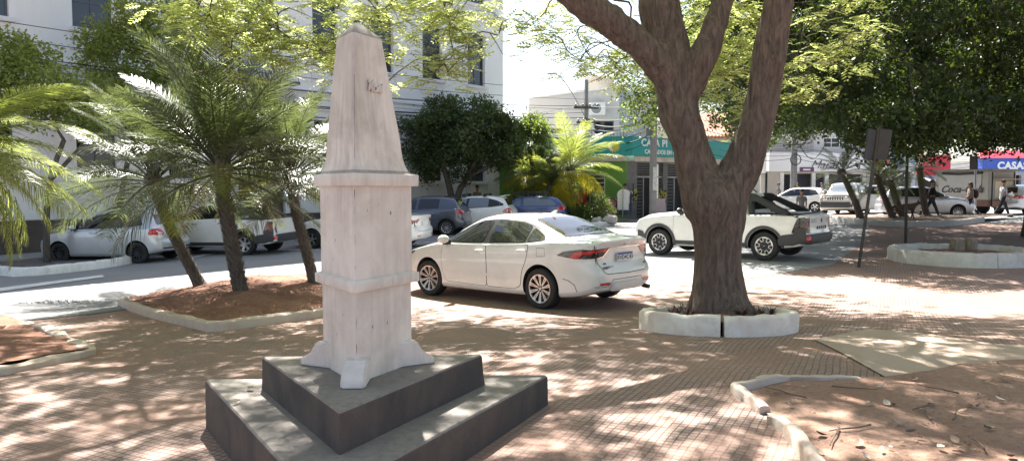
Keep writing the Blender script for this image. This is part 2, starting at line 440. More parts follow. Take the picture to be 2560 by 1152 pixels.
# white kerbed island by the silver hatchback
isl = P2((-160, 660), (20, 688), (60, 690), (200, 676), (316, 660), (322, 652), (300, 641), (100, 640), (-160, 632))
sheet('roadside_island_dirt', isl, M('grey_earth', (0.16, 0.14, 0.125), 0.95, var=0.35, scale=3, bmp=0.8, bscale=20), 0.10, 0.3)
k = kerb('kerb', chaikin(P2((-160, 664), (10, 688), (55, 692), (200, 678), (318, 661), (324, 653)), 1), 0.24, 0.22, M('white_kerb_paint', (0.80, 0.79, 0.77), 0.7, var=0.12, scale=9, bmp=0.5), seed=5)
tag(k, 'white painted kerb of the roadside island in front of the silver hatchback', 'kerb')
# painted bars on the asphalt
PAINTW = M('road_paint', (0.72, 0.72, 0.70), 0.75, var=0.2, scale=5)
for nm, q in (('road_marking', ((-40, 727), (130, 705), (255, 689), (262, 694), (130, 712), (-40, 736))),
              ('road_marking', ((-40, 752), (120, 729), (240, 712), (246, 717), (120, 737), (-40, 762)))):
    sheet(nm, P2(*q), PAINTW, 0.022, 0.5)
for a, b in (((640, 628), (1100, 622)), ((560, 627), (470, 648)), ((1060, 607), (1240, 600))):
    pa, pb = gp(*a).xy, gp(*b).xy; d = (pb-pa).normalized(); n_ = Vector((-d.y, d.x))*0.06
    sheet('road_marking', [pa-n_, pb-n_, pb+n_, pa+n_], PAINTW, 0.022, 0.5)

# right: concrete strip, dirt patch and the broken kerb
slab = sheet('concrete_strip', P2((2035, 851), (2172, 824), (2330, 838), (2480, 862), (2600, 866), (2620, 905), (2400, 912), (2320, 930), (2212, 944)), CONC, 0.012, 0.2)
dp = P2((1852, 984), (1968, 955), (2150, 948), (2212, 944), (2330, 930), (2420, 908), (2620, 898), (3000, 905), (3400, 1150), (3600, 1500), (2120, 1400), (2060, 1190), (1990, 1120), (1925, 1045))
dirt = sheet('dirt_patch', dp, DIRT, 0.014, 0.12, lambda x, y: 0.014*noise.noise(Vector((x*2.5, y*2.5, 0)))+0.006*noise.noise(Vector((x*10, y*10, 2))))
for i, (pts, w, h, lab) in enumerate([
        (((1966, 954), (1900, 966), (1838, 980), (1850, 992), (1882, 1012), (1912, 1034)), 0.07, 0.075, 'chipped white kerb corner bent round the red dirt patch'),
        (((1932, 1056), (1952, 1070), (1976, 1084)), 0.075, 0.08, 'short broken white kerb stub, middle piece beside the dirt patch'),
        (((1972, 1086), (2000, 1118), (2040, 1180), (2100, 1300)), 0.085, 0.09, 'leaning white kerb length at the bottom edge beside the dirt patch'),
        (((1888, 950), (1990, 948), (2060, 950), (2150, 948)), 0.07, 0.035, 'flat row of kerb stones sunk level along the dirt patch')]):
    k = kerb('kerb', P2(*pts), w, h, KERBC, st=0.045, jag=0.007, ragged=True, seed=20+i*3); tag(k, lab, 'kerb', 'broken kerb pieces')
# small clods and grit on the dirt
def grit(name, poly, n, zo, mt, smin, smax):
    mb = MB(); x0_, x1_ = min(p[0] for p in poly), max(p[0] for p in poly); y0_, y1_ = min(p[1] for p in poly), max(p[1] for p in poly); k_ = 0
    while k_ < n:
        x = rnd.uniform(x0_, x1_); y = rnd.uniform(y0_, min(y1_, 16))
        if not inside((x, y), poly): continue
        s = smin+(smax-smin)*rnd.random()**3; z = g(x, y)+zo(x, y); q = [Vector((rnd.uniform(.6, 1)*s*a, rnd.uniform(.6, 1)*s*b, c*s*.7)) for a, b, c in ((1, 0, 0), (0, 1, 0), (-1, 0, 0), (0, -1, 0), (.1, .1, 1))]
        mb.add([(x+v_.x, y+v_.y, z+v_.z) for v_ in q], [(0, 1, 4), (1, 2, 4), (2, 3, 4), (3, 0, 4)]); k_ += 1
    return tag(mb.build(name, mt), 'loose clods and grit scattered over the '+name.replace('_grit', ' dirt').replace('_', ' '), 'grit', None, 'stuff')
grit('patch_grit', [p for p in dp], 1500, lambda x, y: .012, DIRT, .004, .02)
grit('palm_bed_grit', bed, 900, lambda x, y: .018+mound(x, y), LITTER, .006, .03)
# fallen leaves
def leaf_mesh(s, curl):
    v = []; f = []; n = 7
    for i in range(n):
        t = i/(n-1); w = math.sin(math.pi*min(1, t*0.96+0.04))**0.8*0.32*s; x = (t-0.5)*s
        z = curl*s*(4*(t-0.5)**2)*0.5
        v += [(x, -w, z+curl*w*1.2), (x, 0, z), (x, w, z+curl*w*1.2)]
    for i in range(n-1):
        for q in (0, 1): a = i*3+q; f.append((a, a+3, a+4, a+1))
    me = me_py('leaf', v, f); return me
LEAFD = M('dry_leaf', (0.34, 0.235, 0.16), 0.7, var=0.35, scale=3); LEAFP = M('pale_leaf', (0.62, 0.53, 0.42), 0.65, var=0.2, scale=5); LEAFK = M('dark_leaf', (0.13, 0.09, 0.07), 0.7, var=0.3, scale=5)
LM = [leaf_mesh(0.10, c) for c in (0.2, 0.5, 0.35)]
for m_, mt in zip(LM, (LEAFD, LEAFP, LEAFK)): m_.materials.append(mt)
KL = ('brown curled leaf lying on the red dirt patch', 'pale dry leaf lying on the red dirt patch', 'dark dry leaf lying on the red dirt patch')
cnt = 0
while cnt < 46:
    x, y = rnd.uniform(1930, 2560), 955+200*rnd.random()**1.1
    p = gp(x, y)
    if not inside((p.x, p.y), dp): continue
    k = rnd.choices((0, 1, 2), (5, 3, 1))[0]
    o = bpy.data.objects.new('fallen_leaf', LM[k]); COL.objects.link(o)
    s = rnd.uniform(0.3, 0.85); o.scale = (s, s*rnd.uniform(0.6, 1), s); o.location = (p.x, p.y, p.z+0.028)
    o.rotation_euler = (rnd.uniform(-0.5, 0.5), rnd.uniform(-0.4, 0.4), rnd.uniform(0, 6.28)); tag(o, KL[k], 'leaf', KL[k].split(' lying')[0]+'s on the dirt'); cnt += 1
stick = M('twig', (0.16, 0.11, 0.08), 0.8)
for i in range(9):
    p = gp(rnd.uniform(1980, 2540), rnd.uniform(965, 1140)); a = rnd.uniform(0, 6.28); L = rnd.uniform(0.15, 0.4)
    pts = [(p.x+math.cos(a)*L*t+rnd.uniform(-.015, .015), p.y+math.sin(a)*L*t+rnd.uniform(-.015, .015), p.z+0.03+rnd.uniform(0, .01)) for t in (0, .33, .66, 1)]
    tag(MB().tube(pts, [0.007, 0.006, 0.005, 0.003], 6).build('twig', stick, smooth=180), 'thin dry twig lying on the red dirt patch', 'twig', 'dry twigs on the dirt')

# ------------------------------------------------------------------ three-sided obelisk
MX, MY, MROT = -0.915, 4.522, 0.053
def tri(r, rot=0.0): return [(r*math.sin(rot+k*2*math.pi/3), -r*math.cos(rot+k*2*math.pi/3)) for k in range(3)]
mon = empty('obelisk_monument', (MX, MY, 0), MROT)
tag(mon, 'whitewashed three-sided obelisk on two dark triangular concrete steps', 'monument')
def tri_solid(levels, seg=1, rnd_c=0.0, jag=0.0, sub=6):
    """stack of triangles (r, z), each edge split so the corner can be eased and the faces roughened"""
    v = []; f = []; n = 3*sub
    for r, z in levels:
        T = tri(r)
        for k in range(3):
            a, b = Vector(T[k]), Vector(T[(k+1) % 3])
            for j in range(sub):
                t = j/sub
                if sub > 2:
                    e = rnd_c/((b-a).length+1e-6)
                    t = [e, e*2.2, *[e*2.2+(1-4.4*e)*q/(sub-3) for q in range(1, sub-3)], 1-2.2*e, 1-e][j] if sub >= 5 else t
                p = a+(b-a)*t
                d = jag*noise.noise(Vector((p.x*2.5, p.y*2.5, z*2.5)))*1.0+jag*0.25*noise.noise(Vector((p.x*9, p.y*9, z*9)))
                o = p.normalized()*d
                v.append((p.x+o.x, p.y+o.y, z+(d*0.5)))
    m = len(levels)
    for i in range(m-1):
        for k in range(n): k2 = (k+1) % n; f.append((i*n+k, i*n+k2, (i+1)*n+k2, (i+1)*n+k))
    f += [tuple(range(n))[::-1], tuple(range((m-1)*n, m*n))]
    return v, f
def lv(r0, z0, r1, z1, n): return [(r0+(r1-r0)*i/n, z0+(z1-z0)*i/n) for i in range(n+1)]
def tri_part(name, levels, mat, rc=0.008, jag=0.004, sub=18, smooth=40):
    mb = MB(); mb.add(*tri_solid(levels, rnd_c=rc, jag=jag, sub=sub)); o = mb.build(name, mat, mon, smooth)
    if isinstance(mat, list):
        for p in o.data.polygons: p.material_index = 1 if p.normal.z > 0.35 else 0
    return o
z0, z1, z2 = -0.25, 0.281, 0.499
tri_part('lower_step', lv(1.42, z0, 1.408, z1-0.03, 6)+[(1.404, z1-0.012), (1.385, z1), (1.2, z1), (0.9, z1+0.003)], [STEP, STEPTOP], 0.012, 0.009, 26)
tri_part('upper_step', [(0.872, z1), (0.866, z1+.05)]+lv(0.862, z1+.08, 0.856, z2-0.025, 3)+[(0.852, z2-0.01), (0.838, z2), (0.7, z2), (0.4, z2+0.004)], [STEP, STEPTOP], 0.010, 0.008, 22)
zb, zl0, zl1, zu0, zu1 = z2, 1.03, 1.09, 1.636, 1.708
tri_part('lower_pedestal', lv(0.325, zb, 0.325, zl0, 8), MON, 0.006, 0.002)
tri_part('lower_moulding', [(0.33, zl0), (0.382, zl0+.001), (0.385, zl0+.006), (0.386, zl1-.006), (0.38, zl1), (0.33, zl1+.012)], MON, 0.006, 0.003)
tri_part('upper_pedestal', lv(0.333, zl1+.010, 0.333, zu0, 8), MON, 0.006, 0.002)
tri_part('upper_moulding', [(0.33, zu0), (0.380, zu0+.001), (0.384, zu0+.006), (0.386, zu1-.006), (0.38, zu1), (0.33, zu1+.004)], MON, 0.006, 0.003)
zt = 2.53
shaft = tri_part('obelisk_shaft', [(0.340, zu1+.002), (0.318, zu1+.022), (0.297, zu1+.055), (0.283, zu1+.10), (0.274, zu1+.15)]+lv(0.270, zu1+.20, 0.166, zt, 12)+[(0.160, zt+.012), (0.09, zt+.05), (0.004, zt+.10)], MONTOP, 0.014, 0.003, 18)
shaft.data.materials.append(MONCAP)
for p in shaft.data.polygons:
    if p.center.z > zt-.005 or p.center.z < zu1+.028: p.material_index = 1
for v_ in shaft.data.vertices: v_.co.x -= .018*max(0, v_.co.z-zu1)/.85
# three flared corner feet
for k in range(3):
    T = tri(1.0)[k]; dx, dy = T
    prof = [(0.14, 0.165), (0.318, 0.165), (0.332, 0.162), (0.345, 0.135), (0.375, 0.090), (0.415, 0.062), (0.455, 0.052), (0.457, 0.0), (0.14, 0.0)]
    if k == 0: prof = [(0.14, 0.145), (0.30, 0.145), (0.342, 0.14), (0.368, 0.112), (0.398, 0.08), (0.425, 0.052), (0.438, 0.036), (0.44, 0.0), (0.14, 0.0)]
    mb = MB(Matrix.Rotation(math.atan2(dy, dx), 4, 'Z')); mb.prism(prof, -0.070, 0.070, 'xzy')
    mb.v = [(x+.004*noise.noise(Vector((x*9, y*9, z*9))), y+.004*noise.noise(Vector((x*9, y*9, z*9+7))), z+z2-.002) for x, y, z in mb.v]
    mb.build('corner_foot', MON, mon, 35, bevel=0.012)
# hairline cracks running up the front arris and across a face
CRK = M('crack_dark', (.10, .075, .06), .9, var=.2)
for nm, r_, za, zb2, off_, own in (('crack', .325, z2+.15, zl0-.01, .0, 'lower'), ('crack', .333, zl1+.02, zu0-.02, .0, 'upper'), ('crack', .30, zu1+.06, zt-.25, .0, 'shaft')):
    pts = []
    for i in range(26):
        z = za+(zb2-za)*i/25; rr_ = r_ if own != 'shaft' else (.270+(.166-.270)*max(0, (z-zu1-.2))/(zt-zu1-.2) if z > zu1+.2 else .285)
        pts.append((.004*noise.noise(Vector((0, 3, z*11)))+.004-(.018*max(0, z-zu1)/.85 if own == 'shaft' else 0), -rr_+.0095+.002*noise.noise(Vector((1, 2, z*15))), z))
    MB().tube(pts, [(.0009+.0032*abs(noise.noise(Vector((p[2]*9, 0, 4)))))*(.45 if own == 'shaft' else 1) for p in pts], 4).build(nm, CRK, mon)
def chips(name, n, seed, k, r_, za, zb2, parent=mon):
    rr2 = random.Random(seed); mb = MB(); T_ = tri(r_); a, b = Vector(T_[k]), Vector(T_[(k+1) % 3]); nn = Vector(((b-a).y, -(b-a).x)).normalized(); t_ = (b-a).normalized()
    for _ in range(n):
        c = a+(b-a)*rr2.uniform(.08, .92); z = rr2.uniform(za, zb2); w_, h_ = rr2.uniform(.002, .006), rr2.uniform(.003, .016); m_ = rr2.randint(5, 7)
        p0 = len(mb.v); pts = []
        for i in range(m_):
            q = 6.283*i/m_; s = rr2.uniform(.6, 1.1); o_ = c+t_*w_*s*math.cos(q)+nn*.0032; pts.append((o_.x, o_.y, z+h_*s*math.sin(q)))
        mb.add(pts, [tuple(range(m_))])
        tag(mb.build(name, CRK, parent), None); mb = MB()
chips('paint_chip', 2, 3, 0, .325, z2+.1, zl0-.05); chips('paint_chip', 3, 5, 0, .333, zl1+.05, zu0-.05); chips('paint_chip', 3, 8, 2, .333, zl1+.05, zu0-.05); chips('paint_chip', 2, 9, 2, .325, z2+.1, zl0-.05)
# raised script on two faces of the shaft
TXT = MONTOP
def on_face(k, t, z, off):
    """point on face k (between corner k and k+1), t along it"""
    r = 0.270+(0.166-0.270)*(z-zu1-.2)/(zt-zu1-.2); T = tri(r); a, b = Vector(T[k]), Vector(T[(k+1) % 3])
    p = a+(b-a)*t; n_ = Vector(((b-a).y, -(b-a).x)).normalized(); p = p+n_*off
    return (p.x, p.y, z), ((b-a).x, (b-a).y, 0), n_
# hand-drawn script letters as strokes in a unit cell
def _o(x, r=.26): return [(x+r*math.cos(i*.7854), .27+r*1.05*math.sin(i*.7854)) for i in range(9)]
GL = {'M': [[(0, 0), (.10, .95), (.22, .15), (.40, .95), (.46, .05), (.58, .05)], [(-.12, .72), (-.02, .95), (.10, .95)]], 'o': [_o(.26), [(.5, .3), (.62, .35)]], 'n': [[(0, .5), (.05, 0), (.16, .50), (.30, .50), (.34, .05), (.46, .1)]],
      'i': [[(0, .5), (.05, .05), (.18, .1)], [(.04, .76), (.09, .78), (.13, .76)]], 'O': [[(.35+.34*math.cos(1.57+i*.7854), .48+.5*math.sin(1.57+i*.7854)) for i in range(10)]], 'r': [[(0, .5), (.04, 0), (.12, .42), (.30, .48)]],
      'd': [_o(.24), [(.52, 1.0), (.48, .3), (.52, .02), (.62, .08)]], 'J': [[(.0, .95), (.34, .95), (.26, .3), (.16, -.2), (-.06, -.12), (.3, .2)]]}
GW = {'M': .66, 'o': .62, 'n': .50, 'i': .26, 'O': .78, 'r': .36, 'd': .66, 'J': .46}
WW = {w: sum(GW[c] for c in w) for w in ('Moni', 'Ord', 'Joor')}; MBL = MB()
for k, t, z, s, w in ((0, 0.50, 2.20, 0.066, 'Moni'), (2, 0.40, 2.205, 0.090, 'Ord'), (2, 0.62, 2.125, 0.080, 'Joor')):
    loc, right, n_ = on_face(k, t, z, 0.002)
    lean = Vector((-n_.x*0.115, -n_.y*0.115, 1))+Vector(right).normalized()*(0.10 if k == 0 else 0.0)
    if k == 2: right = (right[0], right[1], 0.10)
    rv = Vector(right).normalized(); uv = (lean-rv*lean.dot(rv)).normalized(); x0 = -WW[w]*s*0.5
    for ch_i in w:
        for st_ in GL[ch_i]:
            pp = [(x0+(a+0.28*b)*s, b*s) for a, b in crom(st_, 4)]
            MBL.tube([Vector(loc)+rv*a+uv*b for a, b in pp], 0.0065 if k == 0 else 0.0075, 5)
        x0 += GW[ch_i]*s
    MBL.build('raised_lettering', TXT, shaft, 180); MBL.v = []; MBL.f = []
# loose leaves on the steps
for lab, (px, py), z in (('small pale leaf lying flat on the lower obelisk step', (590, 1005), z1), ('pale curled leaf against the upper obelisk step', (624, 972), z1)):
    d = ray(px, py); kk = (z+0.012-EYE)/d.z; p = d*kk
    o = bpy.data.objects.new('fallen_leaf', LM[1]); COL.objects.link(o); o.scale = (0.55, 0.55, 0.55)
    o.location = (p.x, p.y, z+0.015); o.rotation_euler = (0.5, 0.25, 1.0 if px < 600 else 2.6); tag(o, lab, 'leaf')

# ------------------------------------------------------------------ ring planters
def arc(cx, cy, r, a0, a1, n=40): return [(cx+r*math.cos(R(a0+(a1-a0)*i/n)), cy+r*math.sin(R(a0+(a1-a0)*i/n))) for i in range(n+1)]
TX, TY = 2.41, 8.62
def ring_planter(name, x, y, r, w, h, mat, soil, gaps, label, soilz, seed):
    root = empty(name, (x, y, g(x, y))); tag(root, label, 'planter')
    for i, (a0, a1) in enumerate(gaps):
        o = kerb('kerb_segment', arc(x, y, r-w/2, a0, a1, 60), w, h, mat, st=0.05, jag=0.014, seed=seed+i*7)
        o.parent = root; o.matrix_parent_inverse = Matrix.Translation(-root.location)
    c = [(x+(r-w*0.6)*math.cos(t*math.pi/18), y+(r-w*0.6)*math.sin(t*math.pi/18)) for t in range(36)]
    o = sheet('soil', c, soil, soilz, 0.12, lambda X, Y: 0.03*noise.noise(Vector((X*4, Y*4, seed)))+0.05*math.exp(-((X-x)**2+(Y-y)**2)/0.3), kind=None)
    o.parent = root; o.matrix_parent_inverse = Matrix.Translation(-root.location); return root
ring_planter('ring_planter', TX, TY, 0.90, 0.16, 0.225, WHITEW, LITTER, [(-100.9, 256.8)], 'round white kerb planter with a crack, holding the big tree', 0.15, 11)
RX, RY = 10.9, 17.9
ring_planter('ring_planter', RX, RY, 1.60, 0.22, 0.33, stucco('grey_whitewash', (0.60, 0.585, 0.57), (0.33, 0.28, 0.245), 0.8, 0.7, bs=0.6, iso=True), LITTER, [(-95, 264.8)], 'wide empty white ring planter near the leaning sign post', 0.19, 31)
for i, (px, s) in enumerate(((2392, 1.0), (2426, 0.9))):
    p = at(px, 608, RY+0.75); b = MB().box(-0.16*s, 0.16*s, -0.1, 0.1, 0, 0.30)
    o = b.build('rubble_block', M('old_block', (0.26, 0.22, 0.17), 0.9, var=0.35, scale=7, bmp=0.8), bevel=0.02, loc=(p.x, p.y, g(p.x, p.y)+0.20), rot=(0.04, 0.05, 0.2+i*0.3))
    tag(o, ('mossy concrete block, left of the pair in the empty ring planter', 'mossy concrete block, right of the pair in the empty ring planter')[i], 'block')
# low kerbed bed under the far palms
mk = P2((2030, 546), (2100, 556), (2200, 566), (2320, 568), (2400, 563), (2452, 556))
k = kerb('kerb', chaikin(mk, 1), 0.3, 0.24, stucco('far_kerb', (0.50, 0.49, 0.48), (0.30, 0.27, 0.25), 0.8, 0.4, iso=True), st=0.25, seed=41)
tag(k, 'long low grey kerb of the palm bed beyond the plaza', 'kerb')
sheet('far_bed_dirt', mk+[tuple(og(23, 33.5).xy), tuple(og(13, 35).xy)], M('far_dirt', (0.17, 0.12, 0.09), 0.95, var=0.3, scale=1.5), 0.2, 0.6)

# ------------------------------------------------------------------ vehicles
def pchip(pts):
    pts = sorted(pts); X = [p[0] for p in pts]; Y = [p[1] for p in pts]; n = len(X)
    h = [X[i+1]-X[i] for i in range(n-1)]; d = [(Y[i+1]-Y[i])/h[i] for i in range(n-1)]
    m = [d[0]]+[0 if d[i-1]*d[i] <= 0 else 2*d[i-1]*d[i]/(d[i-1]+d[i]) for i in range(1, n-1)]+[d[-1]]
    def f(x):
        if x <= X[0]: return Y[0]
        if x >= X[-1]: return Y[-1]
        i = max(j for j in range(n-1) if X[j] <= x); t = (x-X[i])/h[i]
        return (2*t**3-3*t*t+1)*Y[i]+(t**3-2*t*t+t)*h[i]*m[i]+(-2*t**3+3*t*t)*Y[i+1]+(t**3-t*t)*h[i]*m[i+1]
    return f
def body_mesh(S, nst=90, k=4):
    top, belt, half, roof = pchip(S['top']), pchip(S['belt']), pchip(S['half']), pchip(S['roof'])
    und = pchip(S['under']); xr, xf = S['xr'], S['xf']
    rdx, fdx = pchip(S['rdx']), pchip(S['fdx']); e0 = S.get('edge', 0.07)
    t = np.linspace(0, 1, nst); st = [xr+(xf-xr)*(0.5-0.5*math.cos(math.pi*u))*0.45+(xf-xr)*u*0.55 for u in t]
    v = []; f = []; rows = []
    for x in st:
        w, zb, zt = half(x), und(x), top(x); bl = min(belt(x), zt-0.025); wr = min(roof(x), w-0.02)
        c = max(0.0, min(1.0, (zt-bl)/0.4)); ze = max(zt-e0*(0.35+0.65*c), bl+0.35*(zt-bl)); sh = S.get('shoulder', 0.955)
        P = [(0, zb), (w*.8, zb), (w*.955, zb+.045), (w*.985, zb+.16), (w*1.0, zb+(bl-zb)*.58), (w*.992, bl-.085), (w*(sh+.02), bl-.02), (w*sh-.012*c, bl+.02*c),
             ((w*sh+wr)/2+.012*c, (bl+ze)/2+.01*c), (wr, ze), (wr*.84, zt-(zt-ze)*.28), (wr*.45, zt-(zt-ze)*.05), (0, zt)]
        H = crom(P, k); H[0] = (0, zb); H[-1] = (0, zt)
        br = 1-ss(xr, xr+0.4, x); bf = ss(xf-0.5, xf, x)
        rows.append([(x+br*rdx(z)+bf*fdx(z), max(0, y), z) for y, z in H])
    K = len(rows[0])
    def add(p): v.append(p); return len(v)-1
    ring = []
    for row in rows:
        L = [add(p) for p in row]; Rr = [L[0]]+[add((p[0], -p[1], p[2])) for p in row[1:-1]]+[L[-1]]; ring.append((L, Rr))
    for i in range(nst-1):
        for q in range(K-1):
            a, b = ring[i], ring[i+1]
            f.append((a[0][q], b[0][q], b[0][q+1], a[0][q+1])); f.append((a[1][q], a[1][q+1], b[1][q+1], b[1][q]))
    for ei, sg, bulge in ((0, -1, S.get('rbulge', 0.05)), (-1, 1, S.get('fbulge', 0.12))):
        L, Rr = ring[ei]; nc = 10; cols = []
        for j in range(nc+1):
            c = 1-2*j/nc
            if j == 0: cols.append(L)
            elif j == nc: cols.append(Rr)
            else:
                cc = [L[0]]
                for q in range(1, K-1):
                    p = v[L[q]]; cc.append(add((p[0]+sg*bulge*(1-c*c), p[1]*c, p[2])))
                cc.append(L[-1]); cols.append(cc)
        for j in range(nc):
            for q in range(K-1):
                qd = [cols[j][q], cols[j][q+1], cols[j+1][q+1], cols[j+1][q]]
                u = []
                for i in qd:
                    if i not in u: u.append(i)
                if len(u) >= 3: f.append(tuple(u))
    bm = bmesh.new(); me = me_py('body', v, f); bm.from_mesh(me)
    bmesh.ops.recalc_face_normals(bm, faces=bm.faces)
    if bm.calc_volume(signed=True) < 0: bmesh.ops.reverse_faces(bm, faces=bm.faces)
    bv = BVHTree.FromBMesh(bm); bm.to_mesh(me); bm.free(); return me, bv
DIRS = {'L': (Vector((0, -1, 0)), lambda p: Vector((p[0], 3, p[1]))), 'R': (Vector((0, 1, 0)), lambda p: Vector((p[0], -3, p[1]))),
        'B': (Vector((1, 0, 0)), lambda p: Vector((-5, p[0], p[1]))), 'F': (Vector((-1, 0, 0)), lambda p: Vector((5, p[0], p[1]))),
        'T': (Vector((0, 0, -1)), lambda p: Vector((p[0], p[1], 4)))}
def rounded(poly, r):
    P = [Vector((p[0], p[1])) for p in poly]; n = len(P); o = []
    for i in range(n):
        a, b, c = P[i-1], P[i], P[(i+1) % n]; d1, d2 = a-b, c-b
        k1, k2 = min(r, d1.length*.45), min(r, d2.length*.45)
        p, q = b+d1.normalized()*k1, b+d2.normalized()*k2
        for j in range(5): t = j/4; o.append(p*(1-t)**2+b*2*t*(1-t)+q*t*t)
    return o
def decal(bv, poly, way, off, mat, name, parent, st=0.05, rnd_=0, holes=None, mb=None, thick=0.0):
    """a panel that follows the body: polygon in the side (x,z), end (y,z) or plan (x,y) view, laid OFF outside the body"""
    P = rounded(poly, 0.055*rnd_) if rnd_ else [Vector(p) for p in poly]
    co, fa = fill2d(P, st); d, org = DIRS[way]; v = []; good = []
    for p in co:
        loc, nn, idx, dist = bv.ray_cast(org(p), d)
        if loc is None: loc = None; good.append(False); v.append(org(p)); continue
        good.append(True); v.append(loc-d*off*0.5+nn*(off*0.5 if nn.dot(d) < 0 else 0))
    f = [tuple(t) for t in fa if all(good[i] for i in t)]
    o = []
    for t in f:
        a, b, c = (v[i] for i in t[:3]); o.append(t if (b-a).cross(c-a).dot(d) < 0 else t[::-1])
    if not o: return None
    return link(name, me_py(name, v, o), mat, parent, smooth=180)
def grow(poly, e):
    """offset a polygon outward by e"""
    P = [Vector(p) for p in poly]; n = len(P)
    A = sum(P[i].x*P[(i+1) % n].y-P[(i+1) % n].x*P[i].y for i in range(n)); s = 1 if A > 0 else -1; o = []
    for i in range(n):
        a, b, c = P[i-1], P[i], P[(i+1) % n]; t1 = (b-a).normalized(); t2 = (c-b).normalized()
        n1 = Vector((t1.y, -t1.x))*s; n2 = Vector((t2.y, -t2.x))*s; m = (n1+n2)
        m = m/max(0.35, m.length_squared*0.5) if m.length > 1e-4 else n1
        o.append(b+m*e)
    return o
def ribbon(path, w):
    P = [Vector(p) for p in path]; L = []; Rr = []
    for i, p in enumerate(P):
        t = (P[min(i+1, len(P)-1)]-P[max(i-1, 0)]).normalized(); n_ = Vector((-t.y, t.x))*w/2; L.append(p+n_); Rr.append(p-n_)
    return L+Rr[::-1]
def annulus(xc, zc, r0, r1, a0=-5, a1=185, n=26):
    return [(xc+r1*math.cos(R(a0+(a1-a0)*i/n)), zc+r1*math.sin(R(a0+(a1-a0)*i/n))) for i in range(n+1)]+\
           [(xc+r0*math.cos(R(a1+(a0-a1)*i/n)), zc+r0*math.sin(R(a1+(a0-a1)*i/n))) for i in range(n+1)]
WH = {}
def wheel_meshes(Rt, rr, w, style, rimmat):
    key = (Rt, rr, w, style)
    if key in WH: return WH[key]
    mb = MB(); h = w/2
    mb.lathe([(rr*0.9, -h*0.8), (rr*1.0, -h*0.95), (rr*1.06, -h), (Rt*0.93, -h*0.98), (Rt*0.985, -h*0.80), (Rt, -h*0.55), (Rt, h*0.55), (Rt*0.985, h*0.80), (Rt*0.93, h*0.98), (rr*1.06, h), (rr*1.0, h*0.95), (rr*0.9, h*0.7)], 48, 'y')
    ty = mb.mesh('tyre')
    r = MB(); b = MB()
    yo = h*0.93
    r.lathe([(rr*0.90, yo-.03), (rr*0.94, yo), (rr*1.0, yo+.004), (rr*1.02, yo-.004)], 48, 'y')
    b.lathe([(0.001, yo-.075), (rr*0.97, yo-.075), (rr*0.99, -h*.8)], 32, 'y')
    b.lathe([(0.001, -h*.75), (rr, -h*.8)], 24, 'y')
    def spoke(a, r0, r1, w0, w1, y0, y1, dy=0.02, T=r):
        ca, sa = math.cos(a), math.sin(a); v = []
        for rad, ww, y in ((r0, w0, y0), (r1, w1, y1)):
            for s in (-1, 1):
                x, z = rad*ca-s*ww/2*sa, rad*sa+s*ww/2*ca; v += [(x, y, z), (x, y-dy, z)]
        T.add(v, [(0, 2, 6, 4), (1, 5, 7, 3), (0, 4, 5, 1), (2, 3, 7, 6), (0, 1, 3, 2), (4, 6, 7, 5)])
    if style == 'double10':
        for k in range(10):
            a = 2*math.pi*k/10+0.1
            for s in (-1, 1): spoke(a+s*0.085, rr*0.22, rr*0.93, rr*0.055, rr*0.085, yo-.022, yo-.003)
            spoke(a, rr*0.84, rr*0.95, rr*0.16, rr*0.34, yo-.006, yo-.002)
        r.lathe([(0.001, yo-.012), (rr*.10, yo-.012), (rr*.12, yo-.02), (rr*.25, yo-.03)], 24, 'y')
        for k in range(5): a = 2*math.pi*k/5; b.ball((rr*.17*math.cos(a), yo-.016, rr*.17*math.sin(a)), .012, 8, 6)
    elif style == 'six':
        for k in range(6):
            a = 2*math.pi*k/6+0.2
            spoke(a, rr*0.1, rr*0.92, rr*0.30, rr*0.40, yo-.02, yo-.01, T=b)
            for s in (-1, 1): spoke(a+s*0.30, rr*0.50, rr*0.90, rr*0.045, rr*0.055, yo-.012, yo-.002)
            n_ = 4
            for j in range(n_):
                a0 = a-0.27+0.54*j/n_; a1 = a-0.27+0.54*(j+1)/n_; v = []
                for q in (a0, a1):
                    for rad in (rr*.85, rr*.95): v += [(rad*math.cos(q), yo-.001, rad*math.sin(q)), (rad*math.cos(q), yo-.02, rad*math.sin(q))]
                r.add(v, [(0, 2, 6, 4), (0, 4, 5, 1), (2, 3, 7, 6)])
            am = a+math.pi/6
            for j in range(n_):
                a0 = am-0.24+0.48*j/n_; a1 = am-0.24+0.48*(j+1)/n_; v = []
                for q in (a0, a1):
                    for rad in (rr*.50, rr*.56): v += [(rad*math.cos(q), yo-.004, rad*math.sin(q)), (rad*math.cos(q), yo-.02, rad*math.sin(q))]
                r.add(v, [(0, 2, 6, 4), (0, 4, 5, 1), (2, 3, 7, 6)])
        b.lathe([(0.001, yo-.004), (rr*.16, yo-.006), (rr*.3, yo-.02)], 24, 'y'); r.ball((0, yo-.004, 0), (.018, .006, .012), 10, 6)
        for k in range(5): aa = 2*math.pi*k/5; b.ball((rr*.24*math.cos(aa), yo-.01, rr*.24*math.sin(aa)), .012, 8, 6)
    else:
        ns = {'five': 5, 'sixs': 6, 'ten': 10, 'steel': 8}[style]; ww = {'five': .34, 'sixs': .36, 'ten': .14, 'steel': .22}[style]
        for k in range(ns): spoke(2*math.pi*k/ns+.2, rr*.15, rr*.96, rr*ww*.7, rr*ww, yo-.02, yo-.004)
        r.lathe([(0.001, yo-.008), (rr*.16, yo-.01), (rr*.24, yo-.03)], 24, 'y')
    # rim: bright first material, dark second
    mb = MB(); mb.add(r.v, r.f); nb = len(r.f); mb.add(b.v, b.f); rm = mb.mesh('rim')
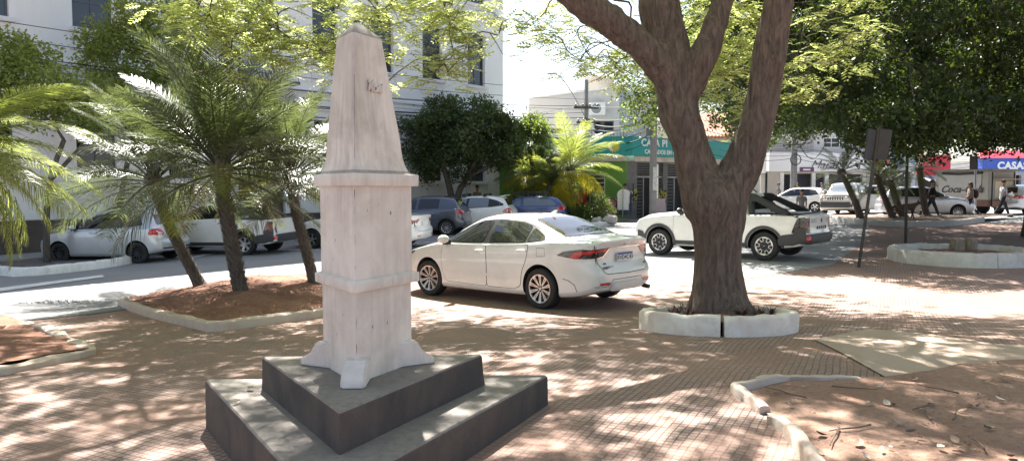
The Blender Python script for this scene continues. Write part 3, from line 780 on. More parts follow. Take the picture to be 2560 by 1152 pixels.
    for m_, mats in ((ty, [RUBBER]), (rm, [rimmat, ALLOYD])):
        bm = bmesh.new(); bm.from_mesh(m_); bmesh.ops.recalc_face_normals(bm, faces=bm.faces); bm.to_mesh(m_); bm.free()
        for q in mats: m_.materials.append(q)
        m_.polygons.foreach_set('use_smooth', [True]*len(m_.polygons)); m_.set_sharp_from_angle(angle=R(35))
    for i, p in enumerate(rm.polygons): p.material_index = 0 if i < nb else 1
    WH[key] = (ty, rm); return WH[key]
def tilt(pos, h):
    """rotation that stands a vehicle heading h on the terrain"""
    f = Vector((math.cos(h), math.sin(h), 0)); l = Vector((-f.y, f.x, 0)); e = 1.2
    dz = lambda d: (g(pos[0]+d.x*e, pos[1]+d.y*e)-g(pos[0]-d.x*e, pos[1]-d.y*e))/(2*e)
    fx = Vector((f.x, f.y, dz(f))).normalized(); ly = Vector((l.x, l.y, dz(l))); ly = (ly-fx*ly.dot(fx)).normalized(); up = fx.cross(ly)
    return Matrix(((fx.x, ly.x, up.x), (fx.y, ly.y, up.y), (fx.z, ly.z, up.z))).to_euler()
def plate_part(root, way, x, y, z, s='', w=0.40, h=0.13, col=True, tiltx=0.0):
    p = MB().box(-0.006, 0.006, -w/2, w/2, -h/2, h/2).build('licence_plate', M('plate_white', (0.74, 0.75, 0.76), 0.4, var=0.03), root, loc=(x, y, z), rot=(0, tiltx, 0))
    sg = -1 if way == 'B' else 1
    if col: MB().box(sg*0.0065, sg*0.0075, -w/2+.004, w/2-.004, h/2-.034, h/2-.004).build('blue_band', M('plate_blue', (0.02, 0.06, 0.26), 0.4, var=0), p)
    if s: text('plate_text', s, h*0.72, M('plate_ink', (0.02, 0.02, 0.025), 0.5, var=0), p, (sg*0.0085, 0, -0.014 if col else 0), (0, sg, 0), (0, 0, 1), ext=0.0008, space=1.02, off=0.0008)
    return p
def make_car(name, S, pmat, label, cat, center, head, glass=GLASS, detail=1, group=None):
    """center: ground point under the middle of the wheelbase"""
    root = empty(name, (center[0], center[1], g(center[0], center[1])+S.get('dz', 0)))
    root.rotation_euler = tilt(center, head); tag(root, label, cat, group)
    me, bv = body_mesh(S, 100 if detail > 1 else 64, 4 if detail > 1 else 3)
    body = link('body', me, [pmat, UNDER], root, smooth=180)
    Rt, wb, tr = S['Rt'], S['wb'], S['track']
    cut = MB()
    for xc in (wb/2, -wb/2):
        for s in (-1, 1):
            n = 40; ra = S['arch']; v = []
            for y in (s*(tr/2-0.24), s*1.3): v += [(xc+ra*math.cos(2*math.pi*i/n), y, Rt+0.012+ra*math.sin(2*math.pi*i/n)) for i in range(n)]
            cut.add(v, [tuple(range(n)), tuple(range(n, 2*n))[::-1]]+[(i, n+i, n+(i+1) % n, (i+1) % n) for i in range(n)])
    c = cut.build('cut', UNDER, root)
    md = body.modifiers.new('b', 'BOOLEAN'); md.operation = 'DIFFERENCE'; md.object = c; md.solver = 'EXACT'; md.material_mode = 'TRANSFER'
    nm = bake(body); body.modifiers.clear(); old = body.data; body.data = nm; bpy.data.meshes.remove(old); drop(c)
    nm.polygons.foreach_set('use_smooth', [True]*len(nm.polygons)); nm.set_sharp_from_angle(angle=R(42))
    if len(nm.materials) < 2: nm.materials.append(UNDER)
    ty, rm = wheel_meshes(Rt, S['rr'], S.get('tw', 0.21), S['style'], S.get('rim', ALLOY))
    for xc in (wb/2, -wb/2):
        for s in (-1, 1):
            w = bpy.data.objects.new('wheel', ty); COL.objects.link(w); w.parent = root; w.location = (xc, s*tr/2, Rt)
            rz = (0 if s > 0 else math.pi)+(S.get('steer', 0) if xc > 0 else 0); w.rotation_euler = (0, 0, rz)
            q = bpy.data.objects.new('rim', rm); COL.objects.link(q); q.parent = w; q.rotation_euler = (0, rnd.uniform(0, 1), 0)
    st = 0.05 if detail > 1 else 0.12
    mir = lambda P: [(-p[0], p[1]) for p in P]
    for sd in 'LR':
        if 'dlo' in S: decal(bv, S['dlo'], sd, 0.004, S.get('dlomat', BLACKP), 'window_surround', root, st)
        for wi in S.get('side_glass', []): decal(bv, wi, sd, 0.009, glass, 'side_window', root, st, 1)
        for dp_ in S.get('doors', []):
            if detail > 1: decal(bv, grow(dp_['poly'], 0.008), sd, 0.0015, SEAM, 'door_gap', root, st, 1)
            d = decal(bv, dp_['poly'], sd, 0.004 if detail > 1 else 0.006, pmat, 'door', root, st, 1)
            if d and 'handle' in dp_:
                hx, hz = dp_['handle']; loc, nn, _, _ = bv.ray_cast(DIRS[sd][1]((hx, hz)), DIRS[sd][0])
                if loc:
                    y = loc.y; sg = 1 if sd == 'L' else -1
                    MB().tube([(hx-.10, y+sg*.006, hz), (hx-.08, y+sg*.034, hz+.002), (hx, y+sg*.042, hz+.004), (hx+.08, y+sg*.034, hz+.002), (hx+.10, y+sg*.006, hz)], [.010, .013, .014, .013, .010], 8).build('handle', S.get('handlemat', pmat), d, 180)
        for nm_, P, off, mt, r_ in S.get('side_panels', []): decal(bv, P, sd, off, mt, nm_, root, st, r_)
        if S.get('flare'):
            for xc in (wb/2, -wb/2): decal(bv, annulus(xc, Rt+.012, S['arch']+.002, S['arch']+S['flare'], *S.get('flare_a', (-8, 188))), sd, 0.022, S.get('flaremat', GREYP), 'arch_trim', root, st)
    for nm_, P, way, off, mt, r_ in S.get('panels', []): decal(bv, P, way, off, mt, nm_, root, st, r_)
    # mirrors
    mx, mz = S['mirror']
    for s in (-1, 1):
        loc, nn, _, _ = bv.ray_cast(DIRS['L' if s > 0 else 'R'][1]((mx, mz-.03)), DIRS['L' if s > 0 else 'R'][0])
        y = loc.y if loc else s*0.8
        mb = MB(); mb.ball((mx-.02, y+s*.15, mz+.045), (.075, .115, .075), 16, 10)
        mm = mb.build('mirror', S.get('mirrormat', pmat), root, 180)
        MB().prism([(mx-.035, mz-.05), (mx+.055, mz-.05), (mx+.035, mz+.03), (mx-.03, mz+.03)], y-s*.02, y+s*.12, 'xzy').build('mirror_arm', BLACKP, mm, bevel=.008)
    return root, bv
# --- saloon at the plaza edge
SED = dict(xr=-2.33, xf=2.30, wb=2.70, track=1.56, Rt=0.317, rr=0.222, tw=0.225, style='double10', arch=0.365, rim=ALLOY, rbulge=0.05, fbulge=0.16, steer=R(7),
    top=[(2.30, .60), (2.22, .74), (2.0, .835), (1.5, .935), (1.08, 1.005), (.65, 1.235), (.25, 1.40), (-.15, 1.455), (-.55, 1.452), (-.95, 1.395), (-1.40, 1.245), (-1.74, 1.115), (-2.0, 1.09), (-2.2, 1.085), (-2.33, 1.06)],
    belt=[(2.3, .58), (2.1, .72), (1.5, .87), (1.05, .935), (0, .965), (-1.0, .995), (-1.6, 1.03), (-2.1, 1.035), (-2.33, 1.0)],
    half=[(2.30, .60), (2.18, .74), (1.95, .835), (1.5, .882), (0, .888), (-1.35, .888), (-1.8, .86), (-2.1, .79), (-2.25, .715), (-2.33, .63)],
    roof=[(2.30, .40), (1.5, .66), (1.08, .67), (.3, .575), (-.3, .565), (-.9, .56), (-1.4, .60), (-1.74, .655), (-2.1, .66), (-2.33, .58)],
    under=[(2.3, .24), (2.0, .19), (0, .17), (-1.6, .19), (-2.1, .24), (-2.33, .31)],
    rdx=[(.2, .10), (.34, .02), (.44, .0), (.60, .0), (.67, .035), (.72, .075), (.95, .055), (1.02, .02), (1.08, .0), (1.2, .02)], fdx=[(.2, -.1), (.35, 0), (.55, 0), (.7, -.06), (.9, -.2)],
    dlo=[(1.02, .965), (.60, .965), (-.2, .985), (-1.0, 1.01), (-1.50, 1.06), (-1.42, 1.13), (-1.15, 1.25), (-.8, 1.335), (-.3, 1.372), (.15, 1.35), (.45, 1.27), (.80, 1.10)],
    side_glass=[[(.92, .985), (-.04, .995), (-.13, 1.352), (.15, 1.333), (.45, 1.25), (.78, 1.09)], [(-.19, .998), (-1.0, 1.022), (-1.02, 1.265), (-.8, 1.318), (-.22, 1.352)], [(-1.05, 1.024), (-1.42, 1.062), (-1.36, 1.12), (-1.06, 1.245)]],
    doors=[dict(poly=[(.86, .30), (.95, .45), (.98, .70), (.94, .93), (-.15, .955), (-.17, .60), (-.15, .28)], handle=(-.02, .86)),
           dict(poly=[(-.17, .28), (-.185, .60), (-.165, .955), (-1.12, .985), (-1.07, .75), (-.97, .56), (-.93, .33), (-.80, .285)], handle=(-.98, .89))],
    side_panels=[('sill_trim', [(.93, .225), (.93, .262), (-.93, .255), (-.93, .222)], .012, P_PEARL, 0),
                 ('door_strip', [(.72, .47), (.74, .485), (-.78, .50), (-.80, .455), (-.70, .44), (.7, .462)], .009, P_PEARL, 0),
                 ('fuel_flap_gap', ribbon([(-1.385, .815), (-1.30, .81), (-1.30, .94), (-1.46, .945), (-1.47, .82), (-1.39, .815)], .006), .003, SEAM, 0),
                 ('dent', ribbon([(-1.80, .50), (-1.90, .47), (-1.99, .41), (-2.02, .31)], .010), .003, SEAM, 0),
                 ('rear_side_lamp', [(-1.70, .845), (-1.82, .905), (-2.10, .94), (-2.225, .93), (-2.225, .80), (-2.0, .80)], .008, SMOKE, 0),
                 ('red_lens', [(-1.93, .81), (-1.99, .885), (-2.08, .905), (-2.225, .91), (-2.225, .865), (-2.11, .865), (-2.07, .81)], .014, REDL, 0),
                 ('headlamp', [(1.72, .80), (2.0, .76), (2.10, .67), (2.0, .66), (1.85, .73)], .008, SMOKE, 0)],
    panels=[('windscreen', [(1.02, -.60), (1.02, .60), (.28, .50), (.28, -.50)], 'T', .006, GLASS, 1),
            ('rear_window_seal', [(-.95, -.535), (-.95, .535), (-1.74, .645), (-1.76, 0), (-1.74, -.645)], 'T', .004, BLACKP, 1),
            ('rear_window', [(-.97, -.515), (-.97, .515), (-1.70, .615), (-1.725, 0), (-1.70, -.615)], 'T', .009, GLASS, 1),
            ('boot_gap', ribbon([(-.66, 1.04), (-.655, .88), (-.60, .72), (-.545, .60), (-.48, .565), (0, .555), (.48, .565), (.545, .60), (.60, .72), (.655, .88), (.66, 1.04)], .010), 'B', .004, SEAM, 0),
            ('boot_gap', ribbon([(-2.27, .64), (-2.0, .665), (-1.78, .672)], .010), 'T', .003, SEAM, 0), ('boot_gap', ribbon([(-2.27, -.64), (-2.0, -.665), (-1.78, -.672)], .010), 'T', .003, SEAM, 0),
            ('rear_lamp', [(.71, .93), (.36, .955), (.42, .89), (.50, .82), (.71, .80)], 'B', .008, SMOKE, 0), ('rear_lamp', [(-.71, .93), (-.36, .955), (-.42, .89), (-.50, .82), (-.71, .80)], 'B', .008, SMOKE, 0),
            ('red_lens', [(.72, .915), (.37, .950), (.40, .915), (.55, .90), (.72, .87)], 'B', .013, REDL, 0), ('red_lens', [(-.72, .915), (-.37, .950), (-.40, .915), (-.55, .90), (-.72, .87)], 'B', .013, REDL, 0),
            ('lamp_trim', [(.38, .955), (.355, .945), (.50, .815), (.60, .80), (.60, .812), (.51, .83)], 'B', .017, CHROME, 0),
            ('chrome_strip', [(-.38, .942), (-.38, .960), (.38, .960), (.38, .942)], 'B', .020, CHROME, 0),
            ('red_reflector', [(.62, .40), (.63, .435), (.46, .44), (.40, .425), (.46, .40)], 'B', .010, REDL, 0), ('red_reflector', [(-.62, .40), (-.63, .435), (-.46, .44), (-.40, .425), (-.46, .40)], 'B', .010, REDL, 0),
            ('bumper_groove', ribbon([(.68, .38), (.50, .38), (.42, .40), (.36, .47), (.36, .475), (0, .475), (-.36, .475), (-.42, .40), (-.68, .38)], .012), 'B', .003, M('soft_grey_gap', (.25, .24, .22), .7, var=0), 0),
            ('lower_lip', [(-.40, .31), (-.44, .36), (-.34, .43), (.34, .43), (.44, .36), (.40, .31)], 'B', .03, P_PEARL, 1)],
    mirror=(.80, .985))
ch, sh_ = math.cos(R(135.5)), math.sin(R(135.5))
cc = (1.05+1.35*ch, 11.95+1.35*sh_)
car1, bv1 = make_car('parked_car', SED, P_PEARL, 'pearl white saloon car parked on the plaza between obelisk and big tree', 'car', cc, R(135.5), detail=2)
plate_part(car1, 'B', -2.335, 0.02, 0.80, 'RVD4C43')
BAD = M('badge_dark', (0.05, 0.05, 0.055), 0.3, 0.6, var=0)
def rear_hit(bv, y, z): 
    l = bv.ray_cast(Vector((-5, y, z)), Vector((1, 0, 0)))[0]; return l.x-0.006 if l else -2.3
text('badge', 'COROLLA', 0.052, BAD, car1, (rear_hit(bv1, .44, .655), .44, .655), (0, -1, 0), (0, 0, 1), ext=.002, space=1.15, off=.0015)
text('badge', 'Altis', 0.040, BAD, car1, (rear_hit(bv1, .46, .715), .46, .715), (0, -1, 0), (0, 0, 1), ext=.002)
text('badge', 'XEi', 0.045, BAD, car1, (rear_hit(bv1, -.50, .665), -.50, .665), (0, -1, 0), (0, 0, 1), ext=.002, off=.001)
em = MB(); xe = rear_hit(bv1, 0, 1.0)-.006
for rx, rz_, dz in ((.062, .042, 0), (.024, .040, 0), (.044, .015, .022)):
    em.tube([(xe, rx*math.cos(t*math.pi/12), 1.005+dz+rz_*math.sin(t*math.pi/12)) for t in range(25)], .0055, 6)
em.build('emblem', CHROME, car1, 180)
xx = -1.45; MB().tube([(-2.28, -.52, .30), (-2.40, -.52, .285)], .035, 12).build('exhaust_tip', BLACKP, car1, 60)
MB().prism([(-.93, 1.44), (-.80, 1.44), (-.93, 1.505), (-.99, 1.50)], -.012, .012, 'xzy').build('aerial_fin', P_PEARL, car1, bevel=.006)

# --- double cab pickup
PICK = dict(xr=-2.44, xf=2.26, wb=2.83, track=1.57, Rt=0.343, rr=0.222, tw=0.23, style='six', arch=0.405, rbulge=0.05, fbulge=0.10, shoulder=.965, edge=.075,
    top=[(2.26, .82), (2.16, .98), (1.8, 1.075), (1.15, 1.145), (.98, 1.175), (.62, 1.41), (.32, 1.575), (0, 1.635), (-.45, 1.645), (-.80, 1.615), (-.87, 1.57), (-.93, 1.20), (-.97, 1.105), (-1.5, 1.10), (-2.2, 1.10), (-2.40, 1.095), (-2.44, 1.07)],
    belt=[(2.26, .78), (2.1, .93), (1.5, 1.02), (1.0, 1.065), (0, 1.085), (-.8, 1.115), (-1.0, 1.075), (-2.3, 1.075), (-2.44, 1.04)],
    half=[(2.26, .70), (2.12, .80), (1.85, .87), (1.4, .90), (0, .905), (-1.4, .91), (-2.0, .90), (-2.25, .87), (-2.38, .83), (-2.44, .79)],
    roof=[(2.26, .55), (1.5, .72), (1.0, .70), (.3, .60), (-.4, .59), (-.85, .60), (-.95, .74), (-1.1, .84), (-2.3, .83), (-2.44, .76)],
    under=[(2.26, .34), (1.9, .27), (0, .25), (-1.4, .27), (-2.1, .33), (-2.44, .42)],
    rdx=[(.3, .05), (.45, .0), (.60, .0), (.66, .04), (.8, .05), (1.1, .04)], fdx=[(.2, -.1), (.4, 0), (.7, 0), (.9, -.04), (1.1, -.1)],
    dlo=[(1.0, 1.085), (-.60, 1.135), (-.55, 1.49), (-.2, 1.535), (.2, 1.50), (.55, 1.33)],
    side_glass=[[(.90, 1.105), (.13, 1.12), (.08, 1.50), (.2, 1.485), (.52, 1.32)], [(.05, 1.12), (-.54, 1.145), (-.49, 1.475), (-.2, 1.515), (0, 1.51)]],
    doors=[dict(poly=[(.93, .40), (1.0, .60), (.98, 1.05), (.12, 1.075), (.10, .7), (.10, .38)], handle=(.26, .97)), dict(poly=[(.085, .38), (.085, .7), (.105, 1.075), (-.78, 1.105), (-.86, .95), (-.90, .75), (-.72, .50), (-.66, .38)], handle=(-.66, .99))],
    side_panels=[('sill_cladding', [(1.02, .31), (1.02, .41), (-.98, .41), (-.98, .31)], .016, GREYP, 0),
                 ('bumper_cladding', [(-1.78, .36), (-1.74, .50), (-1.86, .62), (-2.10, .655), (-2.20, .80), (-2.38, .80), (-2.38, .46), (-2.1, .38)], .017, GREYP, 0),
                 ('nose_cladding', [(1.86, .36), (1.83, .50), (1.92, .62), (2.10, .66), (2.12, .42)], .016, GREYP, 0),
                 ('rail_trim', [(-1.02, 1.07), (-2.08, 1.07), (-2.20, 1.02), (-2.24, 1.09), (-1.0, 1.11)], .014, BLACKP, 0),
                 ('bed_crease', [(-1.02, .985), (-1.50, .985), (-1.55, 1.02), (-2.05, 1.03), (-2.05, 1.015), (-1.56, 1.0), (-1.5, .972), (-1.0, .972)], .008, P_WHITE, 0),
                 ('tail_lamp', [(-2.07, .67), (-2.12, .82), (-2.18, .97), (-2.22, 1.03), (-2.36, 1.04), (-2.36, .67)], .013, SMOKE, 0)],
    panels=[('windscreen', [(.98, -.64), (.98, .64), (.34, .54), (.34, -.54)], 'T', .006, GLASS, 1),
            ('rear_window', [(-.54, 1.20), (.54, 1.20), (.50, 1.52), (-.50, 1.52)], 'B', .008, GLASS, 1),
            ('tailgate', [(-.64, .66), (-.66, .72), (-.665, 1.04), (.665, 1.04), (.66, .72), (.64, .66)], 'B', .010, P_WHITE, 0),
            ('tail_lamp', [(.68, .67), (.70, .80), (.69, 1.03), (.86, 1.02), (.86, .67)], 'B', .014, SMOKE, 0), ('tail_lamp', [(-.68, .67), (-.70, .80), (-.69, 1.03), (-.86, 1.02), (-.86, .67)], 'B', .014, SMOKE, 0),
            ('rear_bumper', [(-.84, .42), (-.87, .64), (.87, .64), (.84, .42)], 'B', .03, GREYP, 0),
            ('tailgate_strip', [(-.61, .90), (-.61, 1.0), (-.36, 1.0), (-.36, .90)], 'B', .014, M('sticker_green', (.42, .48, .44), .5), 0), ('tailgate_strip', [(.61, .90), (.61, 1.0), (.30, 1.0), (.30, .90)], 'B', .014, M('sticker_green', (.42, .48, .44), .5), 0),
            ('rear_reflector', [(.76, .50), (.76, .60), (.82, .60), (.82, .50)], 'B', .04, REDL, 0), ('rear_reflector', [(-.76, .50), (-.76, .60), (-.82, .60), (-.82, .50)], 'B', .04, REDL, 0)],
    mirror=(.78, 1.13), mirrormat=BLACKP, handlemat=BLACKP, flare=.075, flare_a=(-10, 190))
def pickup(center, head, label, S, old=False):
    root, bv = make_car('parked_car', S, P_WHITE, label, 'pickup truck', center, head, detail=2 if not old else 1)
    # bed cover, roll bar buttresses, roof rails
    MB().box(-2.26, -1.0, -.70, .70, 1.098, 1.118).build('bed_cover', BLACKP, root, bevel=.01)
    if not old:
        MB().box(-2.10, -1.25, -.42, .42, 1.118, 1.142).build('bed_cover_panel', M('cover_grey', (.55, .55, .55), .25, var=.05), root, bevel=.02)
    for s in (-1, 1):
        b = MB(); b.prism([(-.84, 1.615), (-1.02, 1.60), (-1.16, 1.53), (-1.95, 1.16), (-1.95, 1.09), (-1.72, 1.09), (-1.14, 1.40), (-1.02, 1.40), (-1.10, 1.09), (-1.0, 1.09), (-.90, 1.45)], s*.62, s*.78, 'xzy')
        b.v = [(x, y-s*(.17*ss(1.1, 1.6, z)), z) for x, y, z in b.v]; b.build('roll_bar', BLACKP, root, bevel=.015)
        MB().tube([(.28, s*.52, 1.60), (.2, s*.52, 1.685), (-.55, s*.52, 1.71), (-.66, s*.52, 1.63)], .018, 8).build('roof_rail', BLACKP, root, 180)
    plate_part(root, 'B', -2.475, -0.30, 0.50, '' , col=False)
    return root, bv
ch, sh_ = math.cos(R(139.4)), math.sin(R(139.4))
pk, bvp = pickup((6.63+1.415*ch, 18.39+1.415*sh_), R(139.4), 'white pickup truck with black roll bar parked behind the big tree', PICK)
text('tailgate_lettering', 'OROCH', 0.105, BAD, pk, (rear_hit(bvp, .25, .78)-.016, -.02, .775), (0, -1, 0), (0, 0, 1), ext=.006, space=2.2, off=-.0005)
MB().prism([(0, -.05), (.028, 0), (0, .05), (-.028, 0)], rear_hit(bvp, 0, .95)-.022, rear_hit(bvp, 0, .95)-.006, 'yzx').build('emblem', BAD, pk, loc=(0, 0, .95))
PICK2 = dict(PICK, style='sixs', rim=ALLOY)
PICK2['side_panels'] = [(n, P, o, REDD if n == 'tail_lamp' else m, r) for n, P, o, m, r in PICK['side_panels']]
PICK2['panels'] = [(n, P, w, o, REDD if n == 'tail_lamp' else m, r) for n, P, w, o, m, r in PICK['panels'] if n != 'tailgate_strip']
def car_at(px, Yd, rear, head, S):
    """centre of a car whose left rear (or front) hub shows at px, at depth Yd"""
    X = (px-1280)/F*Yd*1.0; h = R(head); c, s = math.cos(h), math.sin(h); t = S['track']/2+.1; d = S['wb']/2*(1 if rear else -1)
    return (X+c*d+s*t, Yd+s*d-c*t)
pickup(car_at(609, 22.5, True, 168, PICK), R(168), 'white pickup truck with red tail lamps parked behind the leaning palms', PICK2, True)

# --- hatchbacks and others, parked in a row
def hatch(L=1.0, W=1.0, H=1.0, **kw):
    T = lambda P: [(x*L, z*H) for x, z in P]; Wd = lambda P: [(x*L, w*W) for x, w in P]
    side = lambda P: [(x*L, z*H) for x, z in P]; end = lambda P: [(y*W, z*H) for y, z in P]
    S = dict(xr=-1.93*L, xf=2.03*L, wb=2.48*L, track=1.45*W, Rt=.30, rr=.20, tw=.19, style='five', arch=.345, rbulge=.06, fbulge=.12,
        top=T([(2.03, .62), (1.95, .76), (1.6, .88), (1.1, .98), (.92, 1.03), (.5, 1.27), (.2, 1.42), (-.2, 1.485), (-.8, 1.49), (-1.3, 1.44), (-1.48, 1.40), (-1.72, 1.12), (-1.80, 1.0), (-1.88, .94), (-1.93, .88)]),
        belt=T([(2.03, .58), (1.6, .82), (1.0, .93), (0, .96), (-1.2, 1.0), (-1.7, 1.0), (-1.93, .85)]),
        half=Wd([(2.03, .58), (1.9, .72), (1.6, .80), (1.0, .835), (-1.2, .84), (-1.6, .815), (-1.82, .755), (-1.93, .68)]),
        roof=Wd([(2.03, .42), (1.0, .64), (.2, .55), (-.8, .55), (-1.45, .54), (-1.7, .62), (-1.93, .58)]),
        under=T([(2.03, .26), (1.7, .21), (0, .19), (-1.3, .21), (-1.93, .33)]),
        rdx=[(.2, .06), (.4, 0), (.58, 0), (.66, .05), (.9, .05)], fdx=[(.2, -.1), (.4, 0), (.6, 0), (.8, -.1)],
        dlo=side([(.95, .97), (-.1, .99), (-1.05, 1.02), (-1.42, 1.08), (-1.25, 1.32), (-.8, 1.405), (-.2, 1.405), (.15, 1.36), (.5, 1.20)]),
        side_glass=[side([(.85, .99), (.02, 1.005), (-.03, 1.385), (.14, 1.34), (.48, 1.19)]), side([(-.08, 1.01), (-.93, 1.035), (-.95, 1.37), (-.7, 1.388), (-.13, 1.39)])],
        doors=[dict(poly=side([(.85, .30), (.93, .5), (.92, .93), (-.02, .965), (-.04, .6), (-.03, .29)]), handle=(.10*L, .87*H)), dict(poly=side([(-.045, .29), (-.055, .6), (-.035, .965), (-1.02, .99), (-1.0, .78), (-.88, .58), (-.84, .29)]), handle=(-.86*L, .90*H))],
        side_panels=[('tail_lamp', side([(-1.60, .80), (-1.66, .97), (-1.90, .97), (-1.90, .78)]), .012, REDL, 1), ('headlamp', side([(1.55, .76), (1.85, .74), (1.93, .62), (1.7, .64)]), .010, CLEARL, 1)],
        panels=[('windscreen', [(.93*L, -.58*W), (.93*L, .58*W), (.24*L, .48*W), (.24*L, -.48*W)], 'T', .006, GLASS, 1),
                ('rear_window', end([(-.55, 1.08), (.55, 1.08), (.47, 1.35), (-.47, 1.35)]), 'B', .010, GLASS, 1),
                ('tail_lamp', end([(.52, .80), (.50, .97), (.80, .97), (.80, .80)]), 'B', .012, REDL, 1), ('tail_lamp', end([(-.52, .80), (-.50, .97), (-.80, .97), (-.80, .80)]), 'B', .012, REDL, 1),
                ('headlamp', end([(.40, .64), (.45, .72), (.70, .77), (.68, .66)]), 'F', .012, CLEARL, 0), ('headlamp', end([(-.40, .64), (-.45, .72), (-.70, .77), (-.68, .66)]), 'F', .012, CLEARL, 0),
                ('grille', end([(-.45, .36), (-.50, .52), (.50, .52), (.45, .36)]), 'F', .012, BLACKP, 0), ('grille', end([(-.36, .62), (-.38, .69), (.38, .69), (.36, .62)]), 'F', .012, BLACKP, 0)],
        mirror=(.70*L, .99*H))
    S.update(kw); return S
GOL = hatch(.985, .99, 1.0, style='ten', rim=ALLOYD)
c_ = car_at(339, 20.6, True, 171, GOL)
gol, bvg = make_car('parked_car', GOL, P_SILVER, 'silver hatchback parked nose to the roadside island, leftmost of the row', 'car', c_, R(171), group=None)
plate_part(gol, 'B', -1.99, 0, .66, '', col=False)
MB().box(-2.0, -1.9, -.62, .62, .40, .44).build('bumper_strip', GREYP, gol, bevel=.01)
SED2 = dict(SED, style='five', rr=.20, arch=.36, steer=0, rim=ALLOY)
SED2['side_panels'] = [p for p in SED['side_panels'] if p[0] not in ('dent', 'fuel_flap_gap')]
SED2['panels'] = [p for p in SED['panels'] if p[0] not in ('chrome_strip', 'lamp_trim', 'bumper_groove', 'lower_lip')]
w2, b2 = make_car('parked_car', SED2, P_WHITE, 'white saloon car parked across the road, half hidden by the obelisk', 'car', car_at(779, 24.4, False, 163, SED2), R(163))
plate_part(w2, 'B', -2.335, 0, .80, '', col=False)
KW = hatch(1.0, 1.02, 1.03, style='ten', Rt=.31, rr=.205, flare=.07, flaremat=GREYP, dlomat=P_GREY)
KW['side_panels'] = [('tail_lamp', [(-1.60, .92), (-1.62, 1.0), (-1.93, 1.0), (-1.93, .90)], .012, REDL, 1), ('chrome_strip', [(-1.58, 1.005), (-1.58, 1.06), (-1.92, 1.02), (-1.92, 1.005)], .012, CLEARL, 0), ('sill_cladding', [(.9, .26), (.9, .34), (-.85, .34), (-.85, .26)], .012, GREYP, 0)]
make_car('parked_car', KW, P_GREY, 'dark blue grey hatchback parked beside the white saloon tail', 'car', car_at(1116, 28.8, True, 170, KW), R(170))
AG = hatch(1.0, 1.0, 1.0, style='five')
AG['dlo'] = [(.95, .96), (-.1, .985), (-1.05, 1.03), (-1.66, 1.10), (-1.30, 1.28), (-.85, 1.40), (-.2, 1.41), (.15, 1.36), (.5, 1.20)]
AG['side_panels'] = [('tail_lamp', [(-1.52, .80), (-1.60, .95), (-1.90, .93), (-1.90, .74)], .012, M('pink_lamp', (.42, .20, .18), .2, coat=1), 1)]
ag, bva = make_car('parked_car', AG, P_WHITE, 'white hatchback with black roof bars parked before the blue estate', 'car', (-1.72, 31.0), R(169), glass=GLASSL)
for x in (.15, -.75):
    b = MB(); b.box(x-.03, x+.03, -.60, .60, 1.535, 1.565)
    for s in (-1, 1): b.box(x-.07, x+.07, s*.50-.06, s*.50+.06, 1.45, 1.55)
    b.build('roof_bar', BLACKP, ag, bevel=.01)
MB().prism([(-1.36, 1.42), (-1.36, 1.465), (-1.62, 1.50), (-1.64, 1.47)], -.50, .50, 'xzy').build('rear_spoiler', P_WHITE, ag, bevel=.01)
EST = hatch(1.02, .98, .97, style='steel')
EST['top'] = [(2.06, .66), (2.0, .80), (1.5, .86), (1.0, .91), (.85, .95), (.45, 1.22), (.25, 1.34), (-.1, 1.38), (-1.0, 1.385), (-1.45, 1.35), (-1.62, 1.28), (-1.96, .93), (-1.97, .9)]
EST['dlo'] = [(.8, .93), (-1.78, .95), (-1.42, 1.255), (-.6, 1.315), (.2, 1.29)]; EST['dlomat'] = P_BLUE
EST['side_glass'] = [[(.72, .95), (-.02, .955), (-.02, 1.29), (.2, 1.275)], [(-.14, .955), (-1.62, .975), (-1.36, 1.225), (-.6, 1.29), (-.14, 1.29)]]
EST['panels'] = [p for p in EST['panels'] if p[0] != 'rear_window']
bl, bvb = make_car('parked_car', EST, P_BLUE, 'old blue estate car with a black roof rack', 'car', (.5, 33.3), R(170), glass=GLASSL)
rk = MB(); hz = 1.48
for z in (1.44, 1.56):
    rk.tube([(.35, -.55, z), (-1.25, -.55, z), (-1.25, .55, z), (.35, .55, z), (.35, -.55, z)], .016, 6)
for i in range(9):
    x = .35-1.6*i/8
    for s in (-1, 1): rk.tube([(x, s*.55, 1.36), (x, s*.55, 1.56)], .012, 5)
    rk.tube([(x, -.55, 1.44), (x, .55, 1.44)], .010, 5)
rk.build('roof_rack', BLACKP, bl)
# far side of the plaza
JP = hatch(1.06, 1.06, 1.13, style='five', Rt=.35, rr=.215, arch=.41, shoulder=.97, flare=.08, flaremat=GREYP, fbulge=.05)
JP['top'] = [(2.15, .98), (2.12, 1.08), (1.5, 1.14), (1.0, 1.18), (.62, 1.50), (.38, 1.66), (0, 1.70), (-1.6, 1.68), (-1.85, 1.62), (-2.0, 1.15), (-2.05, 1.0)]
JP['half'] = [(2.15, .76), (2.0, .84), (1.6, .89), (-1.6, .89), (-1.95, .84), (-2.05, .78)]; JP['fdx'] = [(.2, -.08), (.5, 0), (1.0, 0)]
JP['belt'] = [(2.15, .92), (1.5, 1.06), (0, 1.08), (-2.05, 1.0)]; JP['roof'] = [(2.15, .66), (1.0, .72), (.3, .66), (-1.7, .64), (-2.05, .66)]
JP['dlo'] = [(.9, 1.11), (-1.85, 1.13), (-1.7, 1.55), (.25, 1.58), (.55, 1.42)]
JP['side_glass'] = [[(.82, 1.13), (0, 1.13), (0, 1.56), (.25, 1.55), (.52, 1.40)], [(-.08, 1.13), (-.95, 1.14), (-.95, 1.55), (-.08, 1.56)], [(-1.03, 1.14), (-1.75, 1.15), (-1.65, 1.53), (-1.03, 1.55)]]
